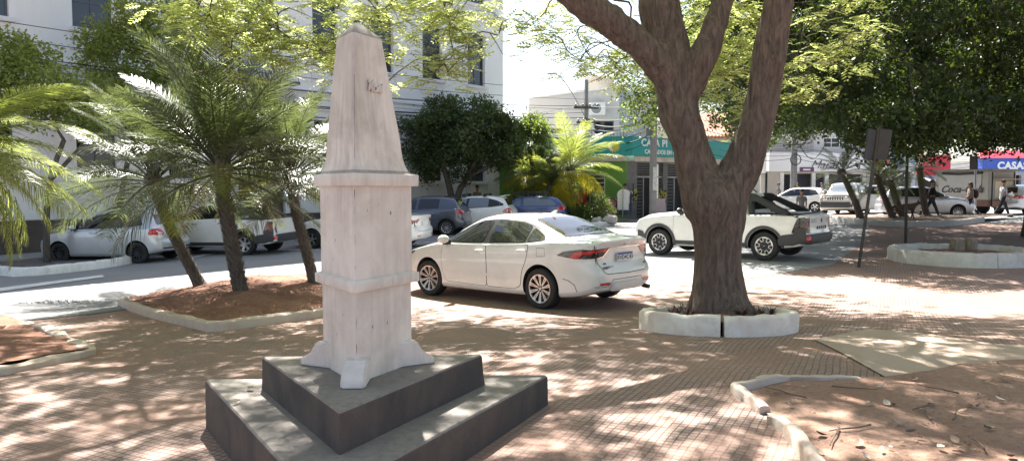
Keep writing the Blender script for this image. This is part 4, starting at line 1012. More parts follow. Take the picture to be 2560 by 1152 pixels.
JP['panels'] = [('windscreen', [(.97, -.66), (.97, .66), (.42, .58), (.42, -.58)], 'T', .006, GLASSL, 1), ('grille', [(-.62, .78), (-.62, .98), (.62, .98), (.62, .78)], 'F', .012, P_WHITE, 0), ('bumper', [(-.80, .42), (-.82, .70), (.82, .70), (.80, .42)], 'F', .03, GREYP, 0)]\
    +[('grille_slot', [(y-.03, .80), (y-.03, .96), (y+.03, .96), (y+.03, .80)], 'F', .022, BLACKP, 0) for y in (-.36, -.24, -.12, 0, .12, .24, .36)]
JP['side_panels'] = []; JP['doors'] = []; JP['mirror'] = (.72, 1.13)
jp, bvj = make_car('parked_car', JP, P_OLIVE, 'pale square fronted off-road car facing the plaza with round headlamps', 'car', og(18.2, 40.3)[:2], R(-128), glass=GLASSL)
for s in (-1, 1):
    b = MB(); x = bvj.ray_cast(Vector((5, s*.54, .88)), Vector((-1, 0, 0)))[0].x; b.lathe([(0.001, x+.04), (.085, x+.035), (.105, x-.02)], 20, 'x', (0, s*.54, .88)); b.build('headlamp', CLEARL, jp, 180)
OX = hatch(1.02, 1.03, 1.0, style='ten', Rt=.31, rr=.205)
make_car('parked_car', OX, P_SILVER, 'silver hatchback nosing towards the snack trailer', 'car', car_at(2222, 36.2, True, -14, OX), R(-14), glass=GLASS)
make_car('parked_car', hatch(1.03, 1.05, 1.05, style='five'), P_WHITE, 'white hatchback seen between the dark far palms', 'car', og(20.6, 41.5)[:2], R(-10), glass=GLASS)
make_car('parked_car', hatch(1.0, 1.0, .98), P_WHITE, 'white hatchback just right of the black roll bar', 'car', og(17.0, 44.5)[:2], R(150), glass=GLASS)
make_car('parked_car', dict(SED2), P_WHITE, 'white saloon with only its roof showing left of the off-road car', 'car', og(19.4, 49)[:2], R(165), glass=GLASS)
make_car('parked_car', hatch(1.0, 1.0, 1.0), P_SILVER, 'silver blue car cut by the right edge of the picture', 'car', og(26.6, 38.0)[:2], R(20), glass=GLASSL)

# ------------------------------------------------------------------ vegetation
def rand_dirs(n, up=0.0):
    d = rng.normal(size=(n, 3)); d[:, 2] += up; return d/np.linalg.norm(d, axis=1, keepdims=True)
def leaf_quads(C, L, W, nrm, axis=None):
    """diamond leaves folded along the midrib: C (n,3) centres, nrm (n,3) normals"""
    n = len(C)
    a = axis if axis is not None else rand_dirs(n)
    a = a-nrm*np.sum(a*nrm, 1, keepdims=True); a /= np.linalg.norm(a, axis=1, keepdims=True)+1e-9
    b = np.cross(nrm, a); L = np.asarray(L).reshape(-1, 1); W = np.asarray(W).reshape(-1, 1)
    v = np.stack([C-a*L*.5, C+b*W*.5-a*L*.05+nrm*W*.12, C+a*L*.5, C-b*W*.5-a*L*.05+nrm*W*.12], 1).reshape(-1, 3)
    f = np.arange(n*4).reshape(n, 4); return v, f
def clump_leaves(clumps, per, L, ar=0.45, up=0.6, hollow=0.35):
    """clumps: (x,y,z,rx,ry,rz); leaves gather in twigs inside each clump"""
    out = []
    for (x, y, z, rx, ry, rz) in clumps:
        nt = max(3, per//9); d = rand_dirs(nt, 0.15); r = (hollow+(1-hollow)*rng.random((nt, 1)))**0.6
        T = d*r*np.array([rx, ry, rz])+np.array([x, y, z]); k = 9
        P = np.repeat(T, k, 0)+rng.normal(scale=L*0.85, size=(nt*k, 3))
        out.append(P)
    C = np.concatenate(out); n = len(C)
    s = L*(0.6+0.7*rng.random(n))
    return leaf_quads(C, s, s*ar, rand_dirs(n, up))
def sprays(C, D, L=0.26, pairs=7, w=0.034, pin=0.085):
    """feathery compound leaves: each a rachis with narrow drooping pinnae; C (n,3) bases, D (n,3) directions"""
    n = len(C); up = np.tile([0, 0, 1.0], (n, 1))+rng.normal(scale=0.25, size=(n, 3))
    side = np.cross(D, up); side /= np.linalg.norm(side, axis=1, keepdims=True)+1e-9; nr = np.cross(side, D)
    Ls = L*(0.7+0.6*rng.random((n, 1))); V = []
    for i in range(pairs):
        t = (i+0.7)/pairs; base = C+D*Ls*t-nr*Ls*0.25*t*t
        pl = pin*math.sin(math.pi*(0.18+0.75*t))*Ls/L
        for s in (-1, 1):
            a = D*0.45+side*s*0.9-nr*0.15; tip = base+a*pl; wv = D*w*0.5*Ls/L
            V.append(np.stack([base-wv*0.3, base+a*pl*0.5-wv, tip, base+a*pl*0.5+wv], 1))
    V = np.stack(V, 1).reshape(-1, 3); f = np.arange(len(V)).reshape(-1, 4); return V, f
def merge(parts):
    V = []; Fq = []; n = 0
    for v, f in parts: V.append(v); Fq.append(f+n); n += len(v)
    return np.concatenate(V), np.concatenate(Fq)
def wob(a, b, n, amp, sag=0.0, seed=0):
    a, b = Vector(a), Vector(b); L = (b-a).length; o = []
    for i in range(n+1):
        t = i/n; p = a.lerp(b, t); e = math.sin(math.pi*t)
        q = Vector((noise.noise(p*1.3+Vector((seed, 0, 0))), noise.noise(p*1.3+Vector((0, seed, 9))), noise.noise(p*1.3+Vector((5, 3, seed)))))
        o.append(p+q*amp*L*e*2+Vector((0, 0, sag*L*e)))
    return o
class Tree:
    def __init__(self): self.nodes = []; self.mb = MB()
    def limb(self, pts, rad, n=10):
        self.mb.tube(pts, rad, n)
        for p, r in zip(pts, rad if isinstance(rad, (list, tuple)) else [rad]*len(pts)): self.nodes.append((Vector(p), r))
    def reach(self, target, amp=0.12, sag=0.08, rmax=0.09, rmin=0.008, n=7, sides=6, minr=0.0, seed=0):
        t = Vector(target)
        best = min((q for q in self.nodes if q[1] >= minr), key=lambda q: (q[0]-t).length*(1.0+0.25*(q[0].z > t.z+0.5)))
        p, r = best; L = (p-t).length; r0 = min(r*0.75, rmax, 0.014+0.022*L)
        pts = wob(p, t, n, amp, sag, seed); rad = [r0+(rmin-r0)*(i/n)**0.8 for i in range(n+1)]
        self.limb(pts, rad, sides); return pts

# --- the big forked tree in the ring planter
LF_AC = leaf_mat('feathery_leaf', (0.12, 0.15, 0.055), (0.24, 0.26, 0.10), (0.62, 0.68, 0.24), 0.52)
def px_limb(seq, smooth=3):
    """seq of (px, py, depth, radius in px)"""
    P = [(*at(x, y, d), r*d/F) for x, y, d, r in seq]; C = crom(P, smooth); return [Vector(c[:3]) for c in C], [c[3] for c in C]
T = Tree(); D0 = TY
limbs = [
    [(1800, 800, D0, 84), (1796, 770, D0, 70), (1794, 735, D0, 62), (1792, 660, D0, 57), (1790, 590, D0, 60), (1788, 530, D0, 70), (1770, 486, D0, 70), (1748, 444, D0, 53), (1734, 400, D0, 48), (1722, 350, D0, 47), (1704, 300, D0, 48), (1691, 235, D0+.02, 48), (1684, 180, D0+.05, 50), (1672, 120, D0+.1, 46), (1655, 40, D0+.15, 50), (1648, -40, D0+.2, 50), (1650, -200, D0+.4, 44), (1672, -420, D0+.6, 36), (1700, -700, D0+.5, 24)],
    [(1796, 570, D0, 58), (1804, 515, D0, 62), (1828, 464, D0, 52), (1858, 415, D0, 46), (1880, 350, D0-.03, 44), (1897, 290, D0-.05, 41), (1912, 220, D0-.1, 39), (1922, 150, D0-.15, 39), (1932, 80, D0-.2, 38), (1946, 0, D0-.25, 36), (1962, -90, D0-.3, 37), (2000, -260, D0-.3, 32), (2060, -480, D0-.1, 24), (2120, -700, D0, 16)],
    [(1690, 235, D0+.02, 44), (1668, 188, D0, 42), (1640, 155, D0-.05, 40), (1600, 112, D0-.1, 38), (1552, 72, D0-.15, 38), (1500, 36, D0-.2, 38), (1440, -8, D0-.25, 37), (1360, -70, D0-.3, 34), (1240, -170, D0-.2, 30), (1080, -260, D0, 24), (900, -300, D0+.4, 18), (700, -330, D0+.8, 12)],
    [(1700, 260, D0, 38), (1730, 205, D0-.02, 36), (1752, 160, D0-.04, 34), (1775, 100, D0-.02, 31), (1800, 30, D0, 29), (1822, -50, D0+.1, 28), (1850, -200, D0+.4, 24), (1900, -420, D0+.9, 16)],
]
tr = Tree()
for s in limbs: tr.limb(*px_limb(s), 14)
raw = tr.mb.build('trunk_raw', BARK)
md = raw.modifiers.new('r', 'REMESH'); md.mode = 'VOXEL'; md.voxel_size = 0.03
md = raw.modifiers.new('s', 'SMOOTH'); md.iterations = 4; md.factor = 0.5
tm = bake(raw); drop(raw)
nV = len(tm.vertices); co = np.empty(nV*3, np.float32); tm.vertices.foreach_get('co', co); co = co.reshape(-1, 3)
no = np.empty(nV*3, np.float32); tm.vertices.foreach_get('normal', no); no = no.reshape(-1, 3)
for i in range(nV):
    p = Vector(co[i]); k = max(0.0, 1-(p.z-0.1)/0.7)
    d = 0.026*noise.noise(Vector((p.x*10, p.y*10, p.z*1.5)))+0.014*noise.noise(Vector((p.x*22, p.y*22, p.z*4)))+0.022*noise.noise(Vector((p.x*3, p.y*3, p.z*2.2)))
    a = math.atan2(p.y-TY, p.x-TX); d += k*k*0.085*(0.5+0.5*math.sin(a*5+1.3+p.z*2))
    co[i] = co[i]+no[i]*d
tm.vertices.foreach_set('co', co.ravel()); tm.update()
big = empty('shade_tree', (TX, TY, g(TX, TY)+.1)); tag(big, 'big rough barked tree forking into several limbs above its white ring planter', 'tree')
def keep(o, root): o.parent = root; o.matrix_parent_inverse = Matrix.Translation(-root.location); return o
keep(link('trunk', tm, BARK, smooth=180), big)
# boughs and feathery canopy
B = Tree(); B.nodes = [n for n in tr.nodes if n[0].z > 3.2]
base_nodes = list(B.nodes)
boughs = [(-5.2, 9.6, 6.6), (-2.8, 12.2, 6.8), (-6.5, 12.5, 6.2), (0.2, 12.6, 7.6), (3.0, 13.2, 7.8), (6.2, 11.5, 7.4), (7.8, 8.6, 7.0), (-1.0, 9.0, 7.4), (-3.6, 8.0, 7.2),
          (5.2, 14.2, 6.2), (0.9, 15.0, 6.4), (-1.2, 14.6, 5.9), (-4.0, 13.6, 5.9), (8.8, 11.8, 6.6), (-8.2, 9.2, 6.6), (2.2, 9.8, 8.4), (4.6, 7.0, 7.6), (-6.6, 7.6, 7.0), (-4.4, 11.0, 5.0), (-2.2, 11.6, 4.8), (3.6, 11.6, 4.6), (1.6, 12.4, 4.8)]
for i, b_ in enumerate(boughs): B.reach(b_, 0.12, 0.10, 0.15, 0.032, 10, 8, 0.05 if i < 6 else 0.02, i)
bnodes = [n for n in B.nodes if n[1] > 0.012]
tw = []; C = []; Dd = []
def twig_cluster(t, n, spread, flat=0.35, Lr=1.0):
    t = Vector(t)
    for _ in range(n):
        q = t+Vector((rnd.gauss(0, spread), rnd.gauss(0, spread), rnd.gauss(0, spread*flat)))
        a = rnd.uniform(0, 6.283); d = Vector((math.cos(a), math.sin(a), rnd.uniform(-0.35, 0.15))).normalized()
        C.append(q); Dd.append(d)
targets = []
# high canopy that shades the plaza (above the frame)
while len(targets) < 325:
    x, y = rnd.uniform(-9.5, 9.5), rnd.uniform(5.6, 15.2)
    if ((x-0.3)/9.6)**2+((y-9.8)/5.9)**2 > 1: continue
    z = rnd.uniform(6.0, 7.9)-0.02*(x*x)*0.3
    if z < EYE+0.262*y+0.8: z = EYE+0.262*y+0.8+rnd.random()
    if noise.noise(Vector((x*0.5, y*0.5, 2))) < -0.22: continue
    if 0.2 < x < 3.0 and y < 10.4 and rnd.random() < 0.3: continue
    targets.append((x, y, z))
for _b in ((2.2, 14.6, 5.4), (3.4, 15.6, 5.9), (1.2, 15.8, 5.8), (2.6, 17.0, 6.4), (0.4, 16.8, 6.3), (3.6, 14.2, 5.4), (2.4, 15.4, 5.9), (3.0, 16.4, 6.3), (3.8, 17.2, 6.7), (1.8, 16.2, 6.1)):
    for _ in range(2): targets.append((_b[0]+rnd.gauss(0, .6), _b[1]+rnd.gauss(0, .6), max(_b[2]+rnd.gauss(0, .3), EYE+.262*_b[1]-.2)))
for i, t in enumerate(targets):
    B.nodes = bnodes; B.reach(t, 0.16, 0.05, 0.05, 0.010, 7, 5, 0.012, i*3)
    twig_cluster(t, 34, 0.42)
    for _ in range(2):
        q = Vector(t)+Vector((rnd.gauss(0, .8), rnd.gauss(0, .8), rnd.gauss(0, .25)))
        B.mb.tube(wob(t, q, 4, .1, 0, i), [.006, .005, .004, .004, .003], 4); twig_cluster(q, 12, 0.22)
# the hanging sprays seen against the pale building and the sky
vis = []
def fld(x0, x1, lo, hi, n, d0, d1):
    for _ in range(n):
        x = rnd.uniform(x0, x1); y = rnd.uniform(-60, 1)*0+rnd.uniform(hi(x), lo(x)); vis.append((x, y, rnd.uniform(d0, d1)))
fld(440, 640, lambda x: 60+(x-440)*0.30, lambda x: -60, 9, 10.5, 13.5)
fld(560, 860, lambda x: 150+20*math.sin(x*.03), lambda x: -60, 15, 10.0, 13.0)
fld(840, 1210, lambda x: 205-abs(x-1050)*0.16, lambda x: -60, 20, 10.0, 13.0)
fld(1240, 1420, lambda x: 60, lambda x: -70, 3, 10, 13)
fld(1390, 1620, lambda x: 190-abs(x-1560)*.30, lambda x: 60, 8, 10.5, 13)
fld(1700, 1900, lambda x: 230, lambda x: 20, 15, 10.5, 12.5)
fld(1960, 2140, lambda x: 200-(x-1960)*0.3, lambda x: 0, 5, 10, 12)
B.nodes = [n for n in base_nodes+bnodes]
for i, (x, y, d) in enumerate(vis):
    t = at(x, y, d)
    pts = B.reach(t, 0.26, 0.10, 0.045, 0.010, 9, 5, 0.010, 50+i)
    twig_cluster(t, 13, 0.20, 0.45)
    for _ in range(3):
        q = t+Vector((rnd.gauss(0, .35), rnd.gauss(0, .35), rnd.gauss(-.05, .18)))
        B.mb.tube(wob(t, q, 4, .2, 0, i), [.006, .005, .004, .003, .003], 4); twig_cluster(q, 9, 0.13, 0.6)
    for _ in range(2):
        m_ = pts[rnd.randint(4, 8)]; q = m_+Vector((rnd.gauss(0, .3), rnd.gauss(0, .3), rnd.gauss(0, .2)))
        B.mb.tube(wob(m_, q, 4, .25, 0, i+9), [.008, .006, .005, .004, .003], 4); twig_cluster(q, 7, 0.12, 0.6)
keep(B.mb.build('branches', BARK2, smooth=60), big)
v, f = sprays(np.array([tuple(c) for c in C]), np.array([tuple(d) for d in Dd]), 0.24, 5, 0.050, 0.085)
keep(link('crown', me_np('crown', v, f), LF_AC), big)
# dry creeping plants round the foot of the trunk
DRYL = leaf_mat('purple_dry_leaf', (0.06, 0.028, 0.035), (0.16, 0.10, 0.09), (0.15, 0.07, 0.06), 0.15)
def tuft(n, L, W, lean):
    V = []; Fq = []
    for i in range(n):
        a = rnd.uniform(0, 6.28); e = rnd.uniform(*lean); l = L*rnd.uniform(.5, 1.15); dx, dy = math.cos(a), math.sin(a); s = (-dy, dx)
        for j, t in enumerate((0, .4, .75, 1)):
            w = W*(1-t*t)*0.5+0.001; x = l*t*math.cos(e)*1.0; z = l*t*math.sin(e)-0.5*l*t*t*math.cos(e)
            V += [(dx*x-s[0]*w, dy*x-s[1]*w, z), (dx*x+s[0]*w, dy*x+s[1]*w, z)]
        b = i*8; Fq += [(b, b+1, b+3, b+2), (b+2, b+3, b+5, b+4), (b+4, b+5, b+7, b+6)]
    return me_np('tuft', np.array(V), np.array(Fq))
TM_ = [tuft(26, .22, .022, (.2, 1.2)) for _ in range(3)]
for m_ in TM_: m_.materials.append(DRYL)
for i in range(26):
    a = rnd.uniform(-180, 180); r = rnd.uniform(.40, .66)
    x, y = TX+r*math.cos(R(a)), TY+r*math.sin(R(a)); o = bpy.data.objects.new('creeping_plant', TM_[i % 3]); COL.objects.link(o)
    s = rnd.uniform(.5, .95); o.location = (x, y, g(x, y)+.17); o.rotation_euler = (0, 0, a); o.scale = (s, s, s)
    tag(o, 'dry purple tuft of leaves at the foot of the big tree', 'plant', 'dry tufts round the big tree')

# --- palms
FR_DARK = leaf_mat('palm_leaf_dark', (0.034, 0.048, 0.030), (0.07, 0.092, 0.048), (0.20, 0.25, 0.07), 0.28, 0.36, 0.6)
FR_YEL = leaf_mat('palm_leaf_lit', (0.085, 0.125, 0.04), (0.15, 0.19, 0.065), (0.44, 0.50, 0.09), 0.45, 0.4, 0.45)  # sunlit yellow-green put into the leaf colour itself
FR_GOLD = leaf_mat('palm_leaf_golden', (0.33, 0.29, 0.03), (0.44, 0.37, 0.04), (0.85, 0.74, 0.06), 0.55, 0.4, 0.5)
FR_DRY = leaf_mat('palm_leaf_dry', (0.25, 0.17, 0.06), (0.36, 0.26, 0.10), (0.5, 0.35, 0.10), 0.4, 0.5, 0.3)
def frond_mesh(L, n, ll, droop, w, mat, hang=0.25, seed=0):
    rr = random.Random(seed); V = []; Fq = []
    def rach(t): return Vector((L*(t-0.18*droop*t**2.4), 0, -droop*L*0.62*t**2.0))
    # stalk as a three sided tube
    for i in range(11):
        t = i/10; p = rach(t); r = 0.016*(1-t)+0.003
        for k in range(3): V.append((p.x, r*math.cos(2.09*k), p.z+r*math.sin(2.09*k)))
    for i in range(10):
        for k in range(3): Fq.append((i*3+k, i*3+(k+1) % 3, i*3+3+(k+1) % 3, i*3+3+k))
    for i in range(n):
        t = 0.14+0.86*(i+rr.random()*.5)/n; p = rach(min(t, 1)); tg = (rach(min(1, t+.02))-rach(t-.02)).normalized(); up = Vector((-tg.z, 0, tg.x))
        l = ll*(math.sin(math.pi*(0.12+0.80*t)))**0.7*rr.uniform(.85, 1.1)
        for s in (-1, 1):
            d = (tg*rr.uniform(.55, .85)+Vector((0, s, 0))*rr.uniform(.75, 1)+up*rr.uniform(.05, .45)).normalized()
            q0 = p; q1 = p+d*l*.5+Vector((0, 0, -hang*l*.12)); q2 = p+d*l*.95+Vector((0, 0, -hang*l*.75)); b = len(V); wv = tg*w*.5
            V += [tuple(q0-wv*.5), tuple(q0+wv*.5), tuple(q1-wv), tuple(q1+wv), tuple(q2-wv*.15), tuple(q2+wv*.15)]
            Fq += [(b, b+1, b+3, b+2), (b+2, b+3, b+5, b+4)]
    me = me_np('frond', np.array(V), np.array(Fq)); me.materials.append(mat); return me
def palm(name, base, curve, r0, r1, label, fr, nf, scale, elev=(-35, 80), lowm=None, group=None, spin=0, bias=None):
    root = empty(name, base); tag(root, label, 'palm tree', group)
    P = [Vector(p)-Vector(base) for p in curve]; C_ = crom([tuple(p) for p in P], 6); n = len(C_); mb = MB()
    pts = []; rad = []
    for i, c in enumerate(C_):
        t = i/(n-1); pts.append(c); rad.append((r0+(r1-r0)*t)*(1+.9*math.exp(-t*14)))
    mb.tube(pts, rad, 10)
    # old leaf scars
    for i in range(1, n-1):
        for sub in range(3):
            p = Vector(C_[i]).lerp(Vector(C_[i+1]), sub/3); r = r0+(r1-r0)*i/(n-1)
            for k in range(7):
                a = k*0.897+i*2.1+sub*.7; d = Vector((math.cos(a), math.sin(a), 0)); s = Vector((-d.y, d.x, 0))*r*.34; q = p+d*r*.9
                mb.add([q-s, q+s, q+d*r*.55+Vector((0, 0, r*.55)), q+Vector((0, 0, -r*.3))], [(0, 1, 2), (0, 2, 3), (1, 3, 2)])
    mb.build('trunk', PALMT, root, 180)
    tipp = pts[-1]; Lr = r1*2.2
    cb = MB(); cb.tube([Vector(tipp)-Vector((0, 0, .25*scale)), tipp, Vector(tipp)+Vector((0, 0, .22*scale))], [r1*1.15, r1*1.9, r1*.8], 10)
    cb.build('crown_base', PALMT, root, 60)
    for i in range(nf):
        t = (i+.5)/nf; az = i*2.39996+spin+rnd.uniform(-.25, .25); el = R(elev[1]+(elev[0]-elev[1])*t**1.15+rnd.uniform(-7, 7))
        if bias and rnd.random() < bias[1]: az = bias[0]+rnd.gauss(0, .8)
        m_ = rnd.choice(lowm if lowm and t > .62 else fr)
        o = bpy.data.objects.new('frond', m_); COL.objects.link(o); o.parent = root
        o.location = Vector(tipp)+Vector((math.cos(az)*r1*.7, math.sin(az)*r1*.7, .12*scale-.22*scale*t)); s = scale*rnd.uniform(.85, 1.1)
        o.rotation_euler = Matrix.Rotation(az, 4, 'Z').to_euler(); o.rotation_euler = (Matrix.Rotation(az, 3, 'Z') @ Matrix.Rotation(-el, 3, 'Y') @ Matrix.Rotation(rnd.uniform(-.35, .35), 3, 'X')).to_euler()
        o.scale = (s, s, s)
    return root
fd = [frond_mesh(1.85, 78, .44, .55, .0185, FR_DARK, .35, 1), frond_mesh(1.75, 74, .42, .55, .018, FR_DARK, .5, 2), frond_mesh(1.8, 78, .44, .35, .0185, FR_DARK, .3, 3)]
fy = [frond_mesh(2.1, 72, .50, .60, .021, FR_YEL, .5, 4), frond_mesh(2.0, 70, .48, .75, .021, FR_YEL, .6, 5)]
fl = [frond_mesh(1.6, 56, .40, .8, .018, FR_YEL, .8, 6), frond_mesh(1.6, 56, .40, .7, .018, FR_DARK, .8, 7)]
fdry = [frond_mesh(1.5, 40, .42, 1.0, .028, FR_DRY, 1.1, 8), frond_mesh(1.6, 46, .42, .9, .028, FR_YEL, 1.0, 9)]
fgold = [frond_mesh(1.5, 44, .50, .75, .034, FR_GOLD, 1.2, 10), frond_mesh(1.5, 44, .45, .7, .032, FR_YEL, .9, 11)]
def pbase(px, py, dz=0.0): p = gp(px, py); return Vector((p.x, p.y, g(p.x, p.y)+dz))
def palm_px(px, py, path, r0, r1, label, dz=.18, top_d=0.0, **kw):
    b = pbase(px, py); b.z += dz-.15; d = b.y
    c = [b]+[at(x, y, d+top_d*(i+1)/len(path)) for i, (x, y) in enumerate(path)]
    return palm('palm_tree', b, c, r0, r1, label, **kw)
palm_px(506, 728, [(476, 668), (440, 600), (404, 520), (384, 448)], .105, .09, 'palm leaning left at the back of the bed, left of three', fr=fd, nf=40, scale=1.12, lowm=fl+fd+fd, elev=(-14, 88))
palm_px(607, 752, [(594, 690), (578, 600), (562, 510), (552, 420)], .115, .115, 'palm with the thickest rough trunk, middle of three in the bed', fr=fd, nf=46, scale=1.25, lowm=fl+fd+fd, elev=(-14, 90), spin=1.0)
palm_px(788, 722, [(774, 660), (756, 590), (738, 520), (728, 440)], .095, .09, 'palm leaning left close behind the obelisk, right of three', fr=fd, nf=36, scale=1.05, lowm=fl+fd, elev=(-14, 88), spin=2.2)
lp = og(-7.3, 9.6, .03)
palm('palm_tree', lp, [lp, lp+Vector((.05, .1, .9)), lp+Vector((.0, .1, 1.7)), lp+Vector((-.05, .05, 2.35))], .13, .11, 'sunlit yellow green palm at the left edge of the picture', fy, 36, .84, (-50, 60), fdry+fy, spin=.4, bias=(.1, .45))
# palms in front of the green shop
mid = [(1424, 542, [(1424, 500), (1426, 460), (1427, 425)], 'tallest of three golden tipped palms before the green shop', 1.0, 34.9),
       (1406, 545, [(1398, 520), (1386, 495), (1376, 470)], 'small bent palm with drooping golden leaves beside the tall palm', .82, 34.5),
       (1325, 545, [(1322, 510), (1318, 470), (1316, 440)], 'palm with golden hanging leaves behind the blue estate car', .85, 37.0)]
for px, py, path, lab, s, d in mid:
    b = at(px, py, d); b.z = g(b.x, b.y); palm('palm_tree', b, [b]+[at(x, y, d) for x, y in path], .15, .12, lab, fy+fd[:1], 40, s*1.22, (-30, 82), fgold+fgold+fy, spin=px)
# dark palms on the far bed
for i, (px, py, path, s, lab) in enumerate([
        (2152, 546, [(2140, 510), (2122, 470), (2104, 430)], .72, 'dark slanting palm behind the leaning sign post'),
        (2232, 548, [(2222, 520), (2206, 480), (2194, 445)], .7, 'dark palm with its stem right of the leaning sign post'),
        (2258, 548, [(2246, 515), (2234, 480), (2226, 450)], .62, 'dark slender palm just left of the straight sign post'),
        (2316, 548, [(2310, 510), (2303, 460), (2298, 420)], .66, 'dark upright palm beside the walking man')]):
    d = 31.8+i*.5; b = at(px, py, d); b.z = g(b.x, b.y)+.15
    palm('palm_tree', b, [b]+[at(x, y, d) for x, y in path], .13, .11, lab, fd, 24, s, (-40, 78), fd, spin=i)
fb = at(1785, 455, 46); fb.z = g(fb.x, fb.y)
palm('palm_tree', fb, [fb, at(1785, 440, 46), at(1783, 420, 46)], .15, .13, 'palm seen through the fork of the big tree', fy, 22, 1.0, (-30, 80), fgold, spin=5)

# --- leafy trees
LF_DK = leaf_mat('dark_leaf', (0.022, 0.038, 0.018), (0.055, 0.085, 0.03), (0.22, 0.30, 0.03), 0.28, 0.4, 0.45)
LF_BIG = leaf_mat('big_tree_leaf', (0.011, 0.022, 0.010), (0.028, 0.047, 0.016), (0.19, 0.28, 0.03), 0.22)
LF_LT = leaf_mat('light_green_leaf', (0.11, 0.16, 0.04), (0.20, 0.25, 0.07), (0.5, 0.56, 0.10), 0.45)
LF_MD = leaf_mat('mid_green_leaf', (0.03, 0.052, 0.022), (0.075, 0.115, 0.035), (0.28, 0.38, 0.05), 0.35)
def leafy(name, base, limbs_, clumps, per, L, mat, label, cat='tree', ar=.45, up=.6, bark=BARK2, hollow=.35, twigs=True, group=None):
    root = empty(name, base); tag(root, label, cat, group); t = Tree()
    for pts, rad in limbs_: t.limb([tuple(c[:3]) for c in crom([tuple(p) for p in pts], 4)], [rad[0]+(rad[1]-rad[0])*i/(4*(len(pts)-1)) for i in range(4*(len(pts)-1)+1)], 9)
    if twigs:
        for i, c in enumerate(clumps): t.reach(c[:3], .1, .06, .06, .01, 6, 5, .015, i)
    keep(t.mb.build('trunk', bark, smooth=180), root)
    v_, f_ = clump_leaves(clumps, per, L, ar, up, hollow)
    keep(link('crown', me_np('crown', v_, f_), mat), root); return root
def dome(c, r, n, cr, flat=.6, lo=-.35, seed=0):
    q = random.Random(seed); o = []
    while len(o) < n:
        d = Vector((q.gauss(0, 1), q.gauss(0, 1), q.gauss(0, 1))).normalized()
        if d.z < lo: continue
        k = q.uniform(.45, .97); s = q.uniform(.7, 1.25)*cr
        o.append((c[0]+d.x*r[0]*k, c[1]+d.y*r[1]*k, c[2]+d.z*r[2]*k, s, s, s*flat))
    return o
# round dark street tree in front of the pale building
rb = at(1140, 545, 33.6); rb.z = g(rb.x, rb.y); rc = at(1158, 352, 33.6)
leafy('street_tree', rb, [([rb, at(1128, 490, 33.6), at(1116, 440, 33.4), at(1098, 390, 33.2)], (.19, .10)), ([rb, at(1145, 490, 33.6), at(1164, 450, 33.7), at(1190, 400, 33.9)], (.17, .10)), ([at(1165, 445, 33.7), at(1205, 425, 33.5), at(1240, 400, 33.5)], (.08, .05))],
      dome(rc, (2.75, 2.4, 1.75), 74, .62, .72, -.75, 3)+[(*at(x, y, 33.4), .55, .5, .38) for x, y in ((1010, 318), (1030, 400), (1065, 440), (1285, 400), (1250, 300), (1090, 262), (1200, 262), (1118, 262), (1150, 440), (1270, 340))],
      420, .16, LF_DK, 'round dark clipped street tree with forked trunk before the pale building', up=.8)
sb = at(1336, 545, 36); sb.z = g(sb.x, sb.y)
leafy('street_tree', sb, [([sb, at(1336, 480, 36), at(1332, 420, 36), at(1322, 370, 36)], (.16, .09))], dome(at(1318, 338, 36), (1.1, 1.1, 1.2), 22, .45, .8, -.8, 8), 330, .14, LF_MD, 'slim dark trunked tree joining the round tree crown on its right')
# light tree behind the left palm
lbp = at(118, 655, 20.5); lbp.z = g(lbp.x, lbp.y)
leafy('small_tree', lbp, [([lbp, at(116, 560, 20.5), at(126, 450, 20.4), at(160, 350, 20.3)], (.10, .06)), ([at(126, 450, 20.4), at(230, 340, 20.8), at(330, 250, 21)], (.06, .04))],
      [(*at(x, y, d), .75, .75, .5) for x, y, d in ((40, 190, 20), (80, 150, 20.5), (130, 215, 20), (60, 250, 20.5), (170, 250, 20.3), (20, 120, 20.6), (-30, 180, 20), (110, 280, 20.4), (230, 240, 21), (220, 300, 20.6))],
      950, .14, LF_LT, 'pale green leafy tree behind the palm at the left edge', up=.5)
l2 = at(300, 640, 23.5); l2.z = g(l2.x, l2.y)
leafy('small_tree', l2, [([l2, at(300, 520, 23.5), at(320, 400, 23.4), at(345, 280, 23.3)], (.11, .06)), ([at(320, 400, 23.4), at(380, 280, 23.5), at(420, 180, 23.6)], (.07, .04))],
      [(*at(x, y, d), .75, .75, .55) for x, y, d in ((290, 120, 23), (330, 80, 23.5), (360, 160, 23), (250, 160, 23.5), (400, 110, 23.2), (420, 200, 23.5), (350, 230, 23.1), (290, 210, 23), (450, 150, 23.8), (400, 40, 23.6), (330, 30, 23), (250, 100, 23), (440, 260, 23), (300, 280, 23))],
      950, .14, LF_LT, 'taller pale green tree between the left palms and the building', up=.5)
# leafy tree in front of the utility pole
l3 = at(1775, 560, 27); l3.z = g(l3.x, l3.y)
leafy('small_tree', l3, [([l3, at(1775, 480, 27), at(1735, 330, 27), at(1640, 220, 27)], (.12, .07))], [(*at(x, y, d), .62, .62, .6) for x, y, d in ((1610, 120, 27), (1570, 150, 27), (1600, 200, 27), (1575, 240, 27), (1625, 250, 27), (1590, 290, 27), (1650, 300, 27), (1640, 180, 27), (1660, 240, 26.6), (1560, 190, 27), (1690, 140, 27.5), (1720, 200, 27))],
      420, .13, LF_MD, 'mid green tree hanging over the shoe shop sign', up=.4)
